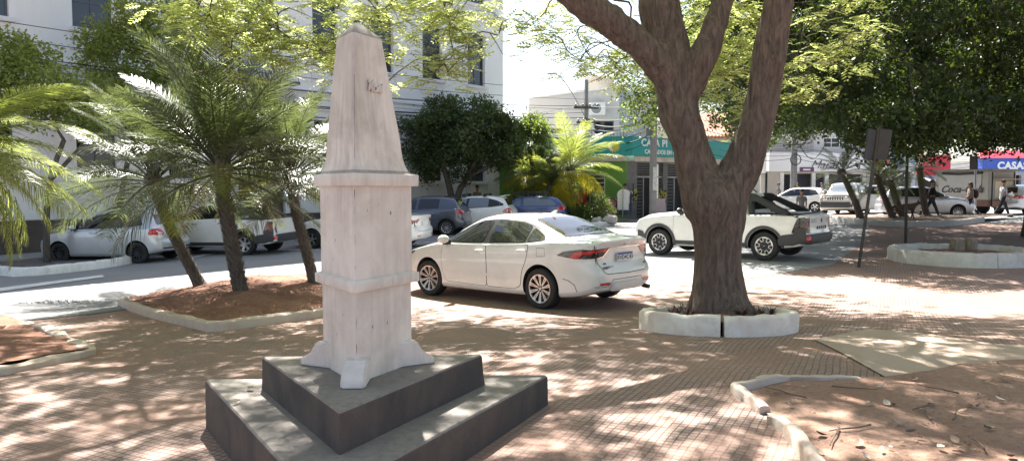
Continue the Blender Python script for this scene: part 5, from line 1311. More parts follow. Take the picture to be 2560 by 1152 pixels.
# the huge dark tree on the right
hb = og(17.5, 24.5); cl = []
q = random.Random(5)
low = pchip([(1480, 330), (1600, 250), (1720, 300), (1790, 345), (1880, 350), (1960, 370), (2040, 330), (2100, 345), (2200, 390), (2330, 400), (2370, 360), (2420, 385), (2470, 400), (2560, 385), (2800, 420), (3000, 380)])
while len(cl) < 400:
    x = q.uniform(1690, 2960); d = q.uniform(17.5, 30); y = q.uniform(-150, low(x)-14*(1+q.random()))
    if x < 1960 and (y > low(x)-45 and q.random() < .3): continue
    p = at(x, y, d)
    if (p.x-17)**2/13.5**2+(p.y-24)**2/8.5**2 > 1: continue
    s = q.uniform(.55, .95); cl.append((p.x, p.y, max(p.z, g(p.x, p.y)+2.55), s, s, s*.62))
while len(cl) < 780:
    p = at(q.uniform(1870, 3000), q.uniform(-90, 330), q.uniform(26, 38))
    cl.append((*p, 1.15, 1.15, .75))
while len(cl) < 860:
    p = Vector((q.uniform(7, 30), q.uniform(16.5, 31), q.uniform(7.2, 11)))
    if (p.x-17)**2/12**2+(p.y-24)**2/8**2+(p.z-6)**2/5.4**2 > 1: continue
    cl.append((*p, 1.0, 1.0, .7))
leafy('shade_tree', hb, [([hb, hb+Vector((.1, 0, 1.6)), hb+Vector((0, .1, 3.2)), hb+Vector((-.6, .2, 5))], (.55, .34)), ([hb+Vector((0, .1, 3)), hb+Vector((-3.5, -1.5, 5)), hb+Vector((-7.5, -2.5, 6.0))], (.28, .10)), ([hb+Vector((0, .1, 3)), hb+Vector((3.5, -1, 5)), hb+Vector((7, -1.5, 6))], (.28, .10)),
      ([hb+Vector((0, .1, 2.6)), hb+Vector((-1.5, -2.5, 4.5)), hb+Vector((-2, -5.0, 5.4))], (.24, .09)), ([hb+Vector((0, .1, 3)), hb+Vector((-4, 2.5, 5)), hb+Vector((-7, 3.5, 5.6))], (.22, .08))],
      cl, 520, .148, LF_BIG, 'huge dense dark tree filling the upper right of the view', ar=.5, up=.5)
# shrub by the shop
for i, (px, d, rx, hz, lab, mt) in enumerate(((1497, 34.5, .78, 1.35, 'dark round bush before the green shop', LF_DK), (1455, 34.2, .5, .95, 'lighter bush left of the dark round bush', LF_MD))):
    b = at(px, 545, d); b.z = g(b.x, b.y)
    leafy('bush', b, [([b, b+Vector((.05, 0, .4)), b+Vector((0, .05, .7))], (.05, .03))], dome((b.x, b.y, b.z+hz*.52), (rx, rx, hz*.5), 26, .30, .8, -.9, 12+i), 110, .09, mt, lab, 'bush')

# ------------------------------------------------------------------ buildings
def wall(name, parent, u0, u1, z0, z1, ops, mat, th=.28, y=0.0):
    """wall in the local x-z plane facing -y with real openings and reveals"""
    us = sorted({u0, u1, *[o[0] for o in ops], *[o[1] for o in ops]}); zs = sorted({z0, z1, *[o[2] for o in ops], *[o[3] for o in ops]})
    us = [u for u in us if u0 <= u <= u1]; zs = [z for z in zs if z0 <= z <= z1]; mb = MB()
    for i in range(len(us)-1):
        for j in range(len(zs)-1):
            a, b, c, d = us[i], us[i+1], zs[j], zs[j+1]; mu, mz = (a+b)/2, (c+d)/2
            if any(o[0] < mu < o[1] and o[2] < mz < o[3] for o in ops): continue
            mb.add([(a, y, c), (b, y, c), (b, y, d), (a, y, d)], [(0, 1, 2, 3)])
    for o in ops:
        a, b, c, d = o[:4]; q = y+th
        mb.add([(a, y, c), (a, q, c), (a, q, d), (a, y, d)], [(0, 1, 2, 3)]); mb.add([(b, y, c), (b, y, d), (b, q, d), (b, q, c)], [(0, 1, 2, 3)])
        mb.add([(a, y, c), (b, y, c), (b, q, c), (a, q, c)], [(0, 1, 2, 3)]); mb.add([(a, y, d), (a, q, d), (b, q, d), (b, y, d)], [(0, 1, 2, 3)])
    mb.box(u0, u1, y+th+.02, y+th+.10, z0, z1) if False else None
    return link(name, mb.mesh(name), mat, parent)
def window(parent, u, z, w, h, mat, y=.16, cols=2, rows=3, sill=None, glass=GLASSB, bar=.045, name='window'):
    mb = MB(); t = .06
    mb.box(0, t, 0, .07, 0, h).box(w-t, w, 0, .07, 0, h).box(t, w-t, 0, .07, 0, t).box(t, w-t, 0, .07, h-t, h)
    for i in range(1, cols): x = w*i/cols; mb.box(x-bar/2, x+bar/2, .005, .065, t, h-t)
    for j in range(1, rows): z_ = h*j/rows; mb.box(t, w-t, .01, .06, z_-bar/2, z_+bar/2)
    o = mb.build(name, mat, parent, loc=(u, y, z))
    MB().box(t*.5, w-t*.5, .03, .04, t*.5, h-t*.5).build('pane', glass, o)
    if sill: MB().box(-.14, w+.14, -y-.16, -y+.02, -.16, -.02).build('sill', sill, o, bevel=.015)
    return o
def copy_tree(o, parent, loc):
    c = o.copy(); COL.objects.link(c); c.parent = parent; c.location = loc
    for ch_ in o.children: d = ch_.copy(); COL.objects.link(d); d.parent = c
    return c
LBW = stucco('pale_building_render', (0.86, 0.85, 0.825), (0.72, 0.67, 0.59), 0.4, 0, bs=.15, zs=.5)
LBT = M('building_trim', (0.78, 0.77, 0.75), .8, var=.08)
WINM = M('dark_window_frame', (0.10, 0.11, 0.13), .5, var=.1)
ang = math.atan2(.741, .671)
lbz = g(-8, 30)-.25
lbd = empty('white_building', (-13.9, 24.9, lbz), ang); tag(lbd, 'large pale three storey building with moulded string courses and tall windows', 'building')
u0, u1, H = -16, 20, 15.5; zb_ = -lbz
wz = lambda z: z-lbz
ops = []
gw = [u for u in (18, 15, 12, 9, 3, 0, -3, -6, -9, -12)]
for u in gw: ops += [(u-.62, u+.62, wz(2.0), wz(4.5))]
uw = [18, 15, 12, 9, 6, 3, 0, -3, -6, -9, -12]
for u in uw: ops += [(u-.62, u+.62, wz(6.9), wz(9.5)), (u-.62, u+.62, wz(11.0), wz(13.2))]
ops += [(5.0, 7.0, wz(-.3), wz(3.9))]
wall('wall', lbd, u0, u1, -1, H, ops, LBW)
m0 = None
for a, b, c, d in ops[:-1]:
    if m0 is None: m0 = window(lbd, 0, 0, 1.24, 2.5, WINM, sill=LBT); protos = {2.5: m0}; m0.location = (a, .16, c); continue
    hgt = round(d-c, 2)
    if hgt not in protos: protos[hgt] = window(lbd, a, c, 1.24, hgt, WINM, sill=LBT)
    else: copy_tree(protos[hgt], lbd, (a, .16, c))
# side walls, back, roof slab
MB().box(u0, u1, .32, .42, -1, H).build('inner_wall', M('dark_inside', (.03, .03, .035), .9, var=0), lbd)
MB().add([(u1, 0, -1), (u1, 14, -1), (u1, 14, H), (u1, 0, H)], [(0, 1, 2, 3)]).add([(u0, 0, -1), (u0, 14, -1), (u0, 14, H), (u0, 0, H)], [(3, 2, 1, 0)]).add([(u0, 14, -1), (u1, 14, -1), (u1, 14, H), (u0, 14, H)], [(3, 2, 1, 0)]).build('end_wall', LBW, lbd)
MB().box(u0-.3, u1+.3, -.35, 14.3, H, H+.5).build('roof', LBT, lbd, bevel=.05)
sc_ = MB()
for z, h, d in ((4.88, .10, .10), (5.05, .22, .18), (5.34, .08, .08), (5.55, .12, .12), (10.1, .14, .14), (10.4, .22, .2)): sc_.box(u0, u1+.05, -d, .02, wz(z), wz(z+h))
sc_.build('string_course', LBT, lbd, bevel=.02)
pl_ = MB().box(u0, u1+.03, -.10, .02, -1, wz(.62)); pl_.build('plinth', M('brown_plinth', (.10, .075, .065), .8, var=.2, scale=3), lbd)
comb = [(.004, wz(.62))]
for z in np.arange(.62, 4.4, .62): comb += [(-.034, wz(z)+.02), (-.034, wz(z)+.60), (-.006, wz(z)+.605), (-.006, wz(z)+.635)]
comb.append((.004, comb[-1][1]))
segs = sorted([u0]+[v for u in gw for v in (u-.8, u+.8)]+[4.9, 7.1, u1])
for i in range(0, len(segs)-1, 2): MB().prism(comb, segs[i], segs[i+1], 'yzx').build('rusticated_panel', LBW, lbd)
for u in uw:
    MB().box(u-.80, u+.80, -.07, .01, wz(9.62), wz(9.84)).build('window_moulding', LBT, lbd, bevel=.012); MB().box(u-.72, u+.72, -.05, .01, wz(6.15), wz(6.62)).build('apron_panel', LBT, lbd, bevel=.012)
for u in gw[:2]: MB().box(u-.75, u+.75, -.055, .0, wz(1.2), wz(1.82)).box(u-.60, u+.60, -.075, -.05, wz(1.32), wz(1.70)).build('apron_panel', LBT, lbd, bevel=.012)
for u in (19.6, 16.5, 13.5, 10.5, 7.6, 4.4, 1.5, -1.5, -4.5, -7.5): MB().box(u-.22, u+.22, -.085, .01, wz(.62), wz(4.88)).build('pilaster', LBT, lbd, bevel=.015)
dr = MB().box(5.05, 5.97, .12, .18, wz(-.3), wz(3.5)).box(6.03, 6.95, .12, .18, wz(-.3), wz(3.5)).box(5.02, 6.98, .10, .2, wz(3.5), wz(3.6)); dr.build('door', M('dark_wood_door', (.05, .04, .04), .6, var=.2), lbd, bevel=.01)
# iron balcony on the first floor
bal = MB(); bal.box(4.7, 7.3, -.75, 0, wz(5.75), wz(5.87))
for i in range(22): x = 4.75+2.5*i/21; bal.tube([(x, -.7, wz(5.87)), (x, -.7, wz(6.8))], .012, 5)
bal.tube([(4.72, 0, wz(6.8)), (4.72, -.7, wz(6.8)), (7.28, -.7, wz(6.8)), (7.28, 0, wz(6.8))], .025, 6); bal.build('balcony', WINM, lbd)
# pavement in front of it
sv = []
sw = MB(); pts = [(lbd.matrix_basis @ Vector((u, y, 0))) for u in np.linspace(u0, u1+1.5, 20) for y in (-2.1, .0)]
v = []; f = []
for i in range(0, len(pts), 2):
    for p in pts[i:i+2]: v.append((p.x, p.y, g(p.x, p.y)+.14))
    p = pts[i]; v.append((p.x, p.y, g(p.x, p.y)-.05))
for i in range(19): a = i*3; f += [(a, a+3, a+4, a+1), (a+2, a+5, a+3, a)]
tag(link('pavement', me_py('pavement', v, f), SIDEW), kind='structure')

# --- green corner shop
sx, sy = at(1566, 545, 38.0).xy
gz = g(sx, sy)
GREEN = stucco('green_render', (0.16, 0.34, 0.07), (0.12, 0.24, 0.06), .5, 0, bs=.15)
TEAL = M('teal_sign', (0.01, 0.29, 0.27), .45, var=.05); CREAM = stucco('cream_band', (.62, .58, .50), (.30, .24, .18), .9, 0)
LETW = M('white_letters', (.80, .82, .82), .5, var=.02)
shop = empty('corner_shop', (sx, sy, gz)); tag(shop, 'green corner shoe shop under a teal sign with white letters', 'shop')
A1 = math.atan2(.60, .80)                      # right hand front runs back to the right
r1 = Vector((math.cos(A1), math.sin(A1), 0)); A2 = R(168); r2 = Vector((math.cos(A2), math.sin(A2), 0))
def frame(o, rdir, name):
    """child-space matrix: x along rdir, y inward"""
    x = rdir.normalized(); y = Vector((-x.y, x.x, 0)); return Matrix(((x.x, y.x, 0, 0), (x.y, y.y, 0, 0), (0, 0, 1, 0), (0, 0, 0, 1)))
def placed(o, Mx): o.matrix_basis = Mx @ o.matrix_basis if o.matrix_basis != Matrix() else Mx; return o
FR1 = frame(shop, r1, 'r'); FR2 = Matrix(((-r2.x, 0, 0, 0), (-r2.y, 0, 0, 0), (0, 0, 1, 0), (0, 0, 0, 1)))
x2 = -r2; y2 = Vector((-x2.y, x2.x, 0)); FR2 = Matrix(((x2.x, y2.x, 0, 0), (x2.y, y2.y, 0, 0), (0, 0, 1, 0), (0, 0, 0, 1)))
def sub(o, FRM): o.matrix_basis = FRM @ o.matrix_basis; return o
# right front: u 0..9 ; left front: u -7..0 (x to the right)
op1 = [(.75, 2.75, 0.05, 2.95), (3.1, 5.3, .05, 2.95), (5.7, 8.2, .05, 2.95)]
sub(wall('wall', shop, 0, 9.5, -.4, 3.2, op1, M('shop_stone', (.17, .17, .17), .8, var=.2, scale=4), .3), FR1)
op2 = [(-4.1, -1.1, .75, 2.35)]
sub(wall('wall', shop, -8.5, 0, -.4, 3.2, op2, GREEN, .25), FR2)
w_ = window(shop, 0, 0, 3.0, 1.6, LETW, .1, 3, 7, None, GLASSB, .035); w_.matrix_basis = FR2 @ Matrix.Translation((-4.1, .08, .75))
for i, (a, b, c, d) in enumerate(op1):
    fr_ = MB(); W = b-a
    for x in (0, W*.28, W*.72, W): fr_.box(x-.03, x+.03, .06, .12, 0, 2.15)
    fr_.box(0, W, .06, .12, 2.12, 2.20)
    for j in range(8): fr_.box(0, W, .08, .10, 2.27+j*.085, 2.285+j*.085)
    for x0_, x1_ in ((0, W*.28), (W*.72, W)):
        for j in range(11): fr_.box(x0_, x1_, .08, .10, .12+j*.18, .135+j*.18)
    o = fr_.build('shop_front', GREYM, shop); o.matrix_basis = FR1 @ Matrix.Translation((a, 0, c))
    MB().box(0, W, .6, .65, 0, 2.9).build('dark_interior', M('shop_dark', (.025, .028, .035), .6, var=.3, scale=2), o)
for FRM, a, b, nm in ((FR1, 0, 9.5, 'r'), (FR2, -8.5, 0, 'l')):
    o = MB().box(a, b, -.55, .25, 2.98, 3.25).build('canopy_slab', CREAM, shop, bevel=.02); o.matrix_basis = FRM
    o = MB().box(a-(.285 if nm == 'r' else 0), b+(.285 if nm == 'l' else 0), -.62, -.50, 3.24, 4.22).build('sign_board', TEAL, shop, bevel=.01); o.matrix_basis = FRM
    if nm == 'r':
        text('sign_text', 'CASA PI', .52, LETW, o, (.38, -.625, 3.92), (1, 0, 0), (0, 0, 1), ext=.012, off=.012, space=1.08, align='LEFT')
        text('sign_text', 'CALÇADOS EM GERAL', .30, LETW, o, (2.15, -.625, 3.47), (1, 0, 0), (0, 0, 1), ext=.012, off=.008)
    else:
        sun_ = MB(); c0 = (-.62, -.63, 3.72)
        for k in range(14):
            a0 = k*2*math.pi/14; sun_.add([(c0[0]+.24*math.cos(a0+s*.17), c0[1], c0[2]+.24*math.sin(a0+s*.17)) for s in (-1, 1)]+[(c0[0]+.36*math.cos(a0), c0[1], c0[2]+.36*math.sin(a0))], [(0, 1, 2)])
        sun_.add([(c0[0]+.24*math.cos(k*.2618), c0[1]-.002, c0[2]+.24*math.sin(k*.2618)) for k in range(24)], [tuple(range(24))])
        sun_.build('sun_logo', M('logo_yellow', (.55, .50, .06), .5, var=.05), o)
        MB().add([(c0[0]-.02+.25*math.cos(k*.2618+1.57), c0[1]-.006, c0[2]+.25*math.sin(k*.2618+1.57)) for k in range(13)]+[(c0[0]-.12, c0[1]-.006, c0[2]-.05)], [tuple(range(14))]).build('sun_logo_white', LETW, o)
sub(MB().box(-8.5, 0, .3, 8, 3.2, 3.4).build('roof', SIDEW, shop), FR2); sub(MB().box(0, 9.5, .3, 7.5, 3.2, 3.42).build('roof', SIDEW, shop), FR1)
# pavement of the shop with striped kerb
o = MB(); 
for FRM, a, b in ((FR1, -1.0, 10.5), (FR2, -9.5, 1.0)):
    o.M = Matrix.Translation((sx, sy, gz)) @ FRM; o.box(a, b, -2.1, .4, -.5, .02 if FRM is FR1 else .016)
tag(o.build('pavement', SIDEW, bevel=.02), kind='structure')
kb = MB(Matrix.Translation((sx, sy, gz)) @ FR1)
for i in range(0, 10): kb.box(-.9+i*1.1, -.9+i*1.1+.6, -2.16, -2.09, -.2, .035)
tag(kb.build('kerb', PAINTW, bevel=.01), 'shop kerb with white painted bars below the teal sign', 'kerb')

# --- grey upper building behind the shop, with water tank
ux, uy = at(1322, 300, 45.5).xy; uz = g(ux, uy)
ub = empty('grey_building', (ux, uy, uz), 0.0); tag(ub, 'pale grey two storey house rising behind the green shop with a tank on top', 'building')
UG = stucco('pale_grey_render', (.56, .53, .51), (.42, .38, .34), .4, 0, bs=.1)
wd = at(1548, 300, 45.5).x-ux
zt = lambda y: EYE+(472-y)/F*45.5*1.0-uz
opu = [(1.35, 2.1, zt(334), zt(322)), (4.0, 5.2, zt(338), zt(304)), (.2, .9, zt(338), zt(326))]
wl = wall('wall', ub, 0, wd, -.5, zt(249), opu, UG, .2)
MB().add([(0, 0, zt(249)), (wd, 0, zt(249)), (wd, 0, zt(222))], [(0, 1, 2)]).build('gable', UG, ub)
MB().box(-.12, wd+.1, -.12, .2, 0, .10).build('coping', LBT, ub, loc=(0, 0, zt(249)), rot=(0, -math.atan2(zt(222)-zt(249), wd), 0))
MB().add([(wd, 0, -.5), (wd+3.2, 5, -.5), (wd+3.2, 5, zt(222)), (wd, 0, zt(222))], [(0, 1, 2, 3)]).build('side_wall', M('shaded_render', (.34, .36, .41), .85, var=.08), ub); MB().add([(0, 0, -.5), (0, 10, -.5), (0, 10, zt(249)), (0, 0, zt(249))], [(3, 2, 1, 0)]).build('side_wall', UG, ub); MB().add([(0, 10, -.5), (wd+3.2, 10, -.5), (wd+3.2, 10, zt(222)), (0, 10, zt(222))], [(3, 2, 1, 0)]).build('side_wall', M('shaded_render', (.34, .36, .41), .85, var=.08), ub)  # bluish darker render: shadow side painted into the wall colour
for a, b, c, d in opu: window(ub, a, c, b-a, d-c, WINM, .1, 2, 2)
bc_ = MB(); zb0, zb1 = zt(352), zt(304)
for i in range(13): x = 3.6+2.3*i/12; bc_.box(x-.015, x+.015, -.58, -.55, zb0, zt(330))
bc_.box(3.6, 5.9, -.58, -.55, zt(331), zt(328)).box(3.5, 6.0, -.6, 0, zb0-.12, zb0); bc_.build('balcony', WINM, ub)
ac = MB().box(0, .95, -.42, -.04, 0, .78); a_ = ac.build('air_conditioner', M('ac_white', (.72, .72, .70), .5, var=.04), ub, bevel=.03, loc=(at(1473, 300, 45.5).x-ux, 0, zt(291)))
MB().lathe([(0.001, -.435), (.27, -.435), (.30, -.425), (.30, -.41)], 24, 'y', (.38, 0, .39)).build('fan_grille', GREYM, a_)
tk = MB().lathe([(0.001, 0), (.72, 0), (.95, .95), (1.0, 1.0), (.9, 1.02), (.8, 1.12), (0.001, 1.22)], 28, 'z'); tk.build('water_tank', M('tank_beige', (.52, .48, .42), .6, var=.06), ub, 40, loc=(at(1508, 225, 46).x-ux, 2.2, zt(222)-.1))
mst = MB().tube([(0, 0, -3.0), (0, 0, 1.6)], .03, 6); mst.tube([(-.4, 0, 1.2), (.4, 0, 1.2)], .015, 5).tube([(-.3, 0, .95), (.3, 0, .95)], .015, 5); mst.build('aerial', GREYM, ub, loc=(at(1528, 225, 46).x-ux, 3, zt(205)))
# --- low block with awning between the pale building and the shop
nx_, ny_ = at(1256, 480, 44.5).xy; nz = g(nx_, ny_)
nb = empty('low_building', (nx_, ny_, nz)); tag(nb, 'low dark fronted building with a small awning beside the pale building', 'building')
wall('wall', nb, -1.2, 2.4, -.3, 4.0, [(.2, 1.6, -.3, 2.3)], M('grey_render', (.40, .40, .40), .85, var=.15), .3); MB().box(-.2, 2.2, .35, .42, -.3, 3.0).build('dark_doorway', UNDER, nb)
MB().add([(.0, 0, 2.75), (1.9, 0, 2.75), (1.9, -1.1, 2.3), (0, -1.1, 2.3), (.0, 0, 2.70), (1.9, 0, 2.70), (1.9, -1.1, 2.24), (0, -1.1, 2.24)], [(0, 1, 2, 3), (7, 6, 5, 4), (3, 2, 6, 7), (0, 3, 7, 4), (1, 5, 6, 2)]).build('awning', M('awning_grey', (.45, .46, .48), .7), nb)
MB().box(-1.2, 2.4, 0.31, 6, 3.9, 4.1).build('roof', SIDEW, nb)
# --- tiled roof house behind the big tree
hx, hy = at(1690, 480, 50).xy; hz = g(hx, hy)
hs = empty('tiled_house', (hx, hy, hz)); tag(hs, 'cream house with red tile roof seen through the fork of the big tree', 'house')
zq = lambda y, d=50: EYE+(472-y)/F*d-hz
wdh = at(1900, 480, 50).x-hx
wall('wall', hs, 0, wdh, -.3, zq(342), [(2.2, 3.0, .6, 2.2)], stucco('cream_render', (.60, .58, .50), (.42, .38, .32), .5, 0), .25); window(hs, 2.2, .6, .8, 1.6, WINM, .1)
tl = MB(); nrow = 26
for i in range(nrow):
    x = -.3+(wdh+.6)*i/nrow; w = (wdh+.6)/nrow
    tl.tube([(x+w/2, -.4, zq(345)), (x+w/2, 4.5, zq(345)+2.0)], w*.5, 8)
tl.build('roof', M('clay_tiles', (.40, .17, .10), .8, var=.35, scale=2.5), hs, 60)
wall('back_wall', hs, -.5, wdh+1, -.3, zq(285), [], LBW, .2, 5.2)
# --- the white shop row beyond the plaza
def store(name, label, px0, px1, d, ytop, ysign0, mat, signmat, ops_px, body=None, back=8, sgn_out=.35):
    x0, y0 = at(px0, 480, d).xy; zz = g(x0, y0); root = empty(name, (x0, y0, zz)); tag(root, label, 'shop')
    X = lambda p: at(p, 480, d).x-x0; Z = lambda y: EYE+(472-y)/F*d-zz
    wall('wall', root, 0, X(px1), -.3, Z(ysign0), [(X(a), X(b), -.28, Z(c)) for a, b, c in ops_px], body or mat, .3)
    MB().box(0, X(px1), -sgn_out, .3, Z(ysign0), Z(ytop)).build('sign_band', signmat, root, bevel=.02)
    MB().box(0, X(px1), .32, back, Z(ysign0)-.1, Z(ytop)-.15).build('roof', SIDEW, root)
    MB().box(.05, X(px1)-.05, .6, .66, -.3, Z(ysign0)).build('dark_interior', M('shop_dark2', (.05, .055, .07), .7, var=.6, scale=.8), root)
    return root, X, Z
WHITEB = M('white_sign_band', (.80, .80, .80), .6, var=.03)
ms, X, Z = store('clothes_shop', 'white fronted clothes shop with black script sign', 1918, 2165, 54, 383, 429, stucco('shop_front_wall', (.50, .47, .42), (.36, .33, .30), .4, 0), WHITEB, [(1955, 1978, 436), (1984, 2030, 434), (2036, 2062, 434), (2070, 2155, 436)])
INK = M('sign_ink', (.02, .02, .03), .5, var=0)
text('sign_text', 'Marabel', .86, INK, ms, (X(2066), -.365, Z(413)), (1, 0, 0), (0, 0, 1), ext=.02, shear=.5, off=-.012)
pu = MB().box(X(1993), X(2028), -.42, -.355, Z(430), Z(419)).build('purple_sign', M('purple_board', (.14, .05, .12), .5), ms, bevel=.01)
MB().box(X(2001), X(2019), -.43, -.42, Z(426.5), Z(423)).build('pale_lettering_strip', LETW, pu)
cols_ = MB()
for p in (1954, 1981, 2033, 2066): cols_.box(X(p)-.14, X(p)+.14, -.06, .1, -.3, Z(432))
cols_.build('pillar', LBT, ms, bevel=.02)
gx, gy = at(1935, 400, 56.5).xy; gzz = g(gx, gy)
ug = empty('upper_flat', (gx, gy, gzz)); tag(ug, 'upper storey with tiled grid wall above the white clothes shop', 'building')
Zg = lambda y: EYE+(472-y)/F*56.5-gzz; Xg = lambda p: at(p, 400, 56.5).x-gx
tw_ = wall('wall', ug, -1.0, Xg(2240), 0, Zg(300), [(Xg(2058), Xg(2120), Zg(370), Zg(345))], M('flat_render', (.52, .51, .50), .85, var=.1), .25)
window(ug, Xg(2058), Zg(370), Xg(2120)-Xg(2058), Zg(345)-Zg(370), LBT, .1, 3, 2)
gd = MB()
for i in range(13): x = Xg(1990)+(Xg(2032)-Xg(1990))*i/12; gd.box(x-.012, x+.012, -.012, .002, Zg(378), Zg(305))
for j in range(9): z = Zg(378)+(Zg(305)-Zg(378))*j/8; gd.box(Xg(1990), Xg(2032), -.012, .003, z-.012, z+.012)
gd.build('grid_panel', M('grid_dark', (.12, .12, .13), .6), ug)
MB().box(-1.0, Xg(2240), .3, 6, Zg(302), Zg(298)).build('roof', SIDEW, ug)
sl = MB()
for j in range(7): sl.box(-.9, Xg(1985), -.05, -.01, Zg(378)+j*.12, Zg(378)+.07+j*.12)
sl.build('louvre', M('louvre_grey', (.30, .30, .30), .6), ug)
bs_, X, Z = store('blue_shop', 'small shop with white and blue sign behind the dark palms', 2166, 2288, 55, 388, 420, M('blue_shop_wall', (.45, .47, .50), .8, var=.1), M('pale_blue_sign', (.42, .50, .66), .5, var=.1), [(2180, 2276, 428)])
for a, b, mt, nm in ((2182, 2198, M('orange_panel', (.60, .14, .06), .5), 'orange_panel'), (2204, 2214, M('orange_panel', (.60, .14, .06), .5), 'orange_panel'), (2222, 2250, M('blue_panel', (.10, .16, .45), .5), 'blue_panel')): MB().box(X(a), X(b), -.42, -.356, Z(417), Z(391)).build(nm, mt, bs_, bevel=.01)
rs_, X, Z = store('red_shop', 'red fronted shop left of the snack trailer', 2289, 2368, 57, 388, 438, M('red_shop_wall', (.40, .38, .37), .8, var=.1), M('red_sign', (.55, .02, .05), .5, var=.08), [(2300, 2355, 446)])
MB().add([(0, -.36, Z(439)), (X(2360), -.36, Z(439)), (X(2360), -1.8, Z(452)), (0, -1.8, Z(452)), (0, -.36, Z(441)), (X(2360), -.36, Z(441)), (X(2360), -1.8, Z(454)), (0, -1.8, Z(454))], [(0, 1, 2, 3), (7, 6, 5, 4), (3, 2, 6, 7), (0, 3, 7, 4), (1, 5, 6, 2)]).build('awning', M('awning_pale', (.5, .5, .52), .7), rs_)
cs, X, Z = store('corner_store', 'blue store with large white letters and red roof band behind the snack trailer', 2448, 2760, 60, 396, 428, M('store_wall', (.42, .44, .50), .7, var=.1), M('store_blue', (.03, .10, .48), .45, var=.05), [(2490, 2552, 438), (2562, 2640, 438), (2650, 2740, 438)])
text('sign_text', 'CASAS BAHIA', .80, LETW, cs, (X(2562), -.365, Z(415.5)), (1, 0, 0), (0, 0, 1), ext=.03, off=.035, space=1.05)
MB().add([(X(2440), -.45, Z(396)), (X(2780), -.45, Z(396)), (X(2780), .8, Z(376)), (X(2462), .8, Z(376)), (X(2440), .3, Z(396)), (X(2780), .3, Z(396))], [(0, 1, 2, 3), (0, 3, 4), (1, 5, 2), (3, 2, 5, 4)]).build('red_roof_band', M('store_red', (.60, .03, .06), .5, var=.08), cs)
# --- snack trailer
kx, ky = at(2470, 528, 37.0).xy; kz = g(kx, ky)
kt = empty('snack_trailer', (kx, ky, kz)); tag(kt, 'pale boxy snack trailer with dark script lettering and brown lower panels', 'trailer')
Al = math.atan2(.88, -.47); la = Vector((math.cos(Al), math.sin(Al), 0)); lar = -la; lin = Vector((-lar.y, lar.x, 0))
FKL = Matrix(((lar.x, lin.x, 0, 0), (lar.y, lin.y, 0, 0), (0, 0, 1, 0), (0, 0, 0, 1)))   # long side, x to the right, ends at 0
wl_ = 2.4; LE = 2.75
Zk = lambda y: EYE+(472-y)/F*37-kz
KW_ = stucco('trailer_panel', (.33, .32, .295), (.22, .20, .17), .5, 0, bs=.1); KBR = M('trailer_brown', (.14, .07, .055), .7, var=.3, scale=2)  # tree shade put into the darkened side panel colour
zlo, zmid, ztop = .42, Zk(500), Zk(428)
def kp(mb, nm, mt, **k): o = mb.build(nm, mt, kt, **k); o.matrix_basis = FKL @ o.matrix_basis; return o
kp(MB().box(-LE, 0, 0, wl_, zmid, ztop), 'box_body', KW_, bevel=.03); kp(MB().box(-LE, 0, .004, wl_, zlo, zmid), 'lower_panel', KBR)
kp(MB().box(-LE-.12, .12, -.12, wl_+.12, ztop, ztop+.12), 'roof', M('trailer_roof', (.20, .18, .15), .8, var=.3), bevel=.02)
o = MB().box(-LE+.2, -.35, -.03, 0, zmid+.28, ztop-.12); kp(o, 'serving_hatch', M('hatch_panel', (.36, .35, .33), .6, var=.06), bevel=.015)
kp(MB().tube([(-LE+.4, -.06, ztop-.10), (-1.5, -.05, ztop-.14), (-.3, -.06, ztop-.09)], .05, 6), 'rolled_awning', BLACKP)
# right end: beige wall, sunlight put into its colour, with hatch and open lower tiles
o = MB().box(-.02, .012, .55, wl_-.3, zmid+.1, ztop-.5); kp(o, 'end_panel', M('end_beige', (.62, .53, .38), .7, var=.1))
o = MB().box(0, .014, .30, wl_-.1, zlo+.02, zmid-.05); kp(o, 'end_lower_panel', M('end_brick', (.45, .24, .16), .8, var=.25, scale=2))
o = MB().box(0, .5, .25, wl_-.3, ztop-.42, ztop-.38); kp(o, 'end_awning', M('end_awning_tan', (.45, .30, .15), .7, var=.2))
for y in (.25, wl_-.2): kp(MB().tube([(.03, y, zlo), (.03, y, ztop-.05)], .025, 6), 'frame_post', BLACKP)
for s in (0, 1):
    o = MB().lathe([(.001, -.1), (.30, -.1), (.33, -.06), (.33, .06), (.30, .1), (.001, .1)], 24, 'y'); q = o.build('wheel', RUBBER, kt, 50); q.matrix_basis = FKL @ Matrix.Translation((-1.5, .15+s*(wl_-.3), .33))
st_ = text_mesh('Coca-Cola', .50, .01, .45, .008); q = link('script_lettering', st_, M('script_dark', (.05, .045, .045), .6, var=0), kt)
q.matrix_basis = FKL @ Matrix(((1, 0, 0, -1.35), (0, 0, -1, -.045), (0, 1, 0, zmid+.52), (0, 0, 0, 1)))

# ------------------------------------------------------------------ poles, wires and signs
CONCP = M('concrete_pole', (.25, .24, .24), .85, var=.2, scale=3)
def pole(px, py, d, top, r, label, arms=(), mat=CONCP, square=False):
    b = at(px, py, d); b.z = g(b.x, b.y); root = empty('utility_pole', b); tag(root, label, 'utility pole'); z = at(px, top, d).z-b.z
    MB().tube([(0, 0, -.2), (0, 0, z)], [r, r*.72], 4 if square else 12).build('pole', mat, root, None if square else 60)
    for zz, w, a in arms:
        o = MB().box(-w/2, w/2, -.05, .05, -.06, .06); ox = o.build('crossarm', BARK2, root, bevel=.01, loc=(0, -.14, zz), rot=(0, 0, a))
        for i in range(4):
            x = -w/2+.1+(w-.2)*i/3; MB().lathe([(.001, .05), (.03, .05), (.055, .08), (.03, .12), (.05, .16), (.02, .2), (.001, .2)], 10, 'z', (x, 0, .02)).build('insulator', M('insulator_brown', (.16, .08, .05), .3), ox, 60)
    return root, b, z
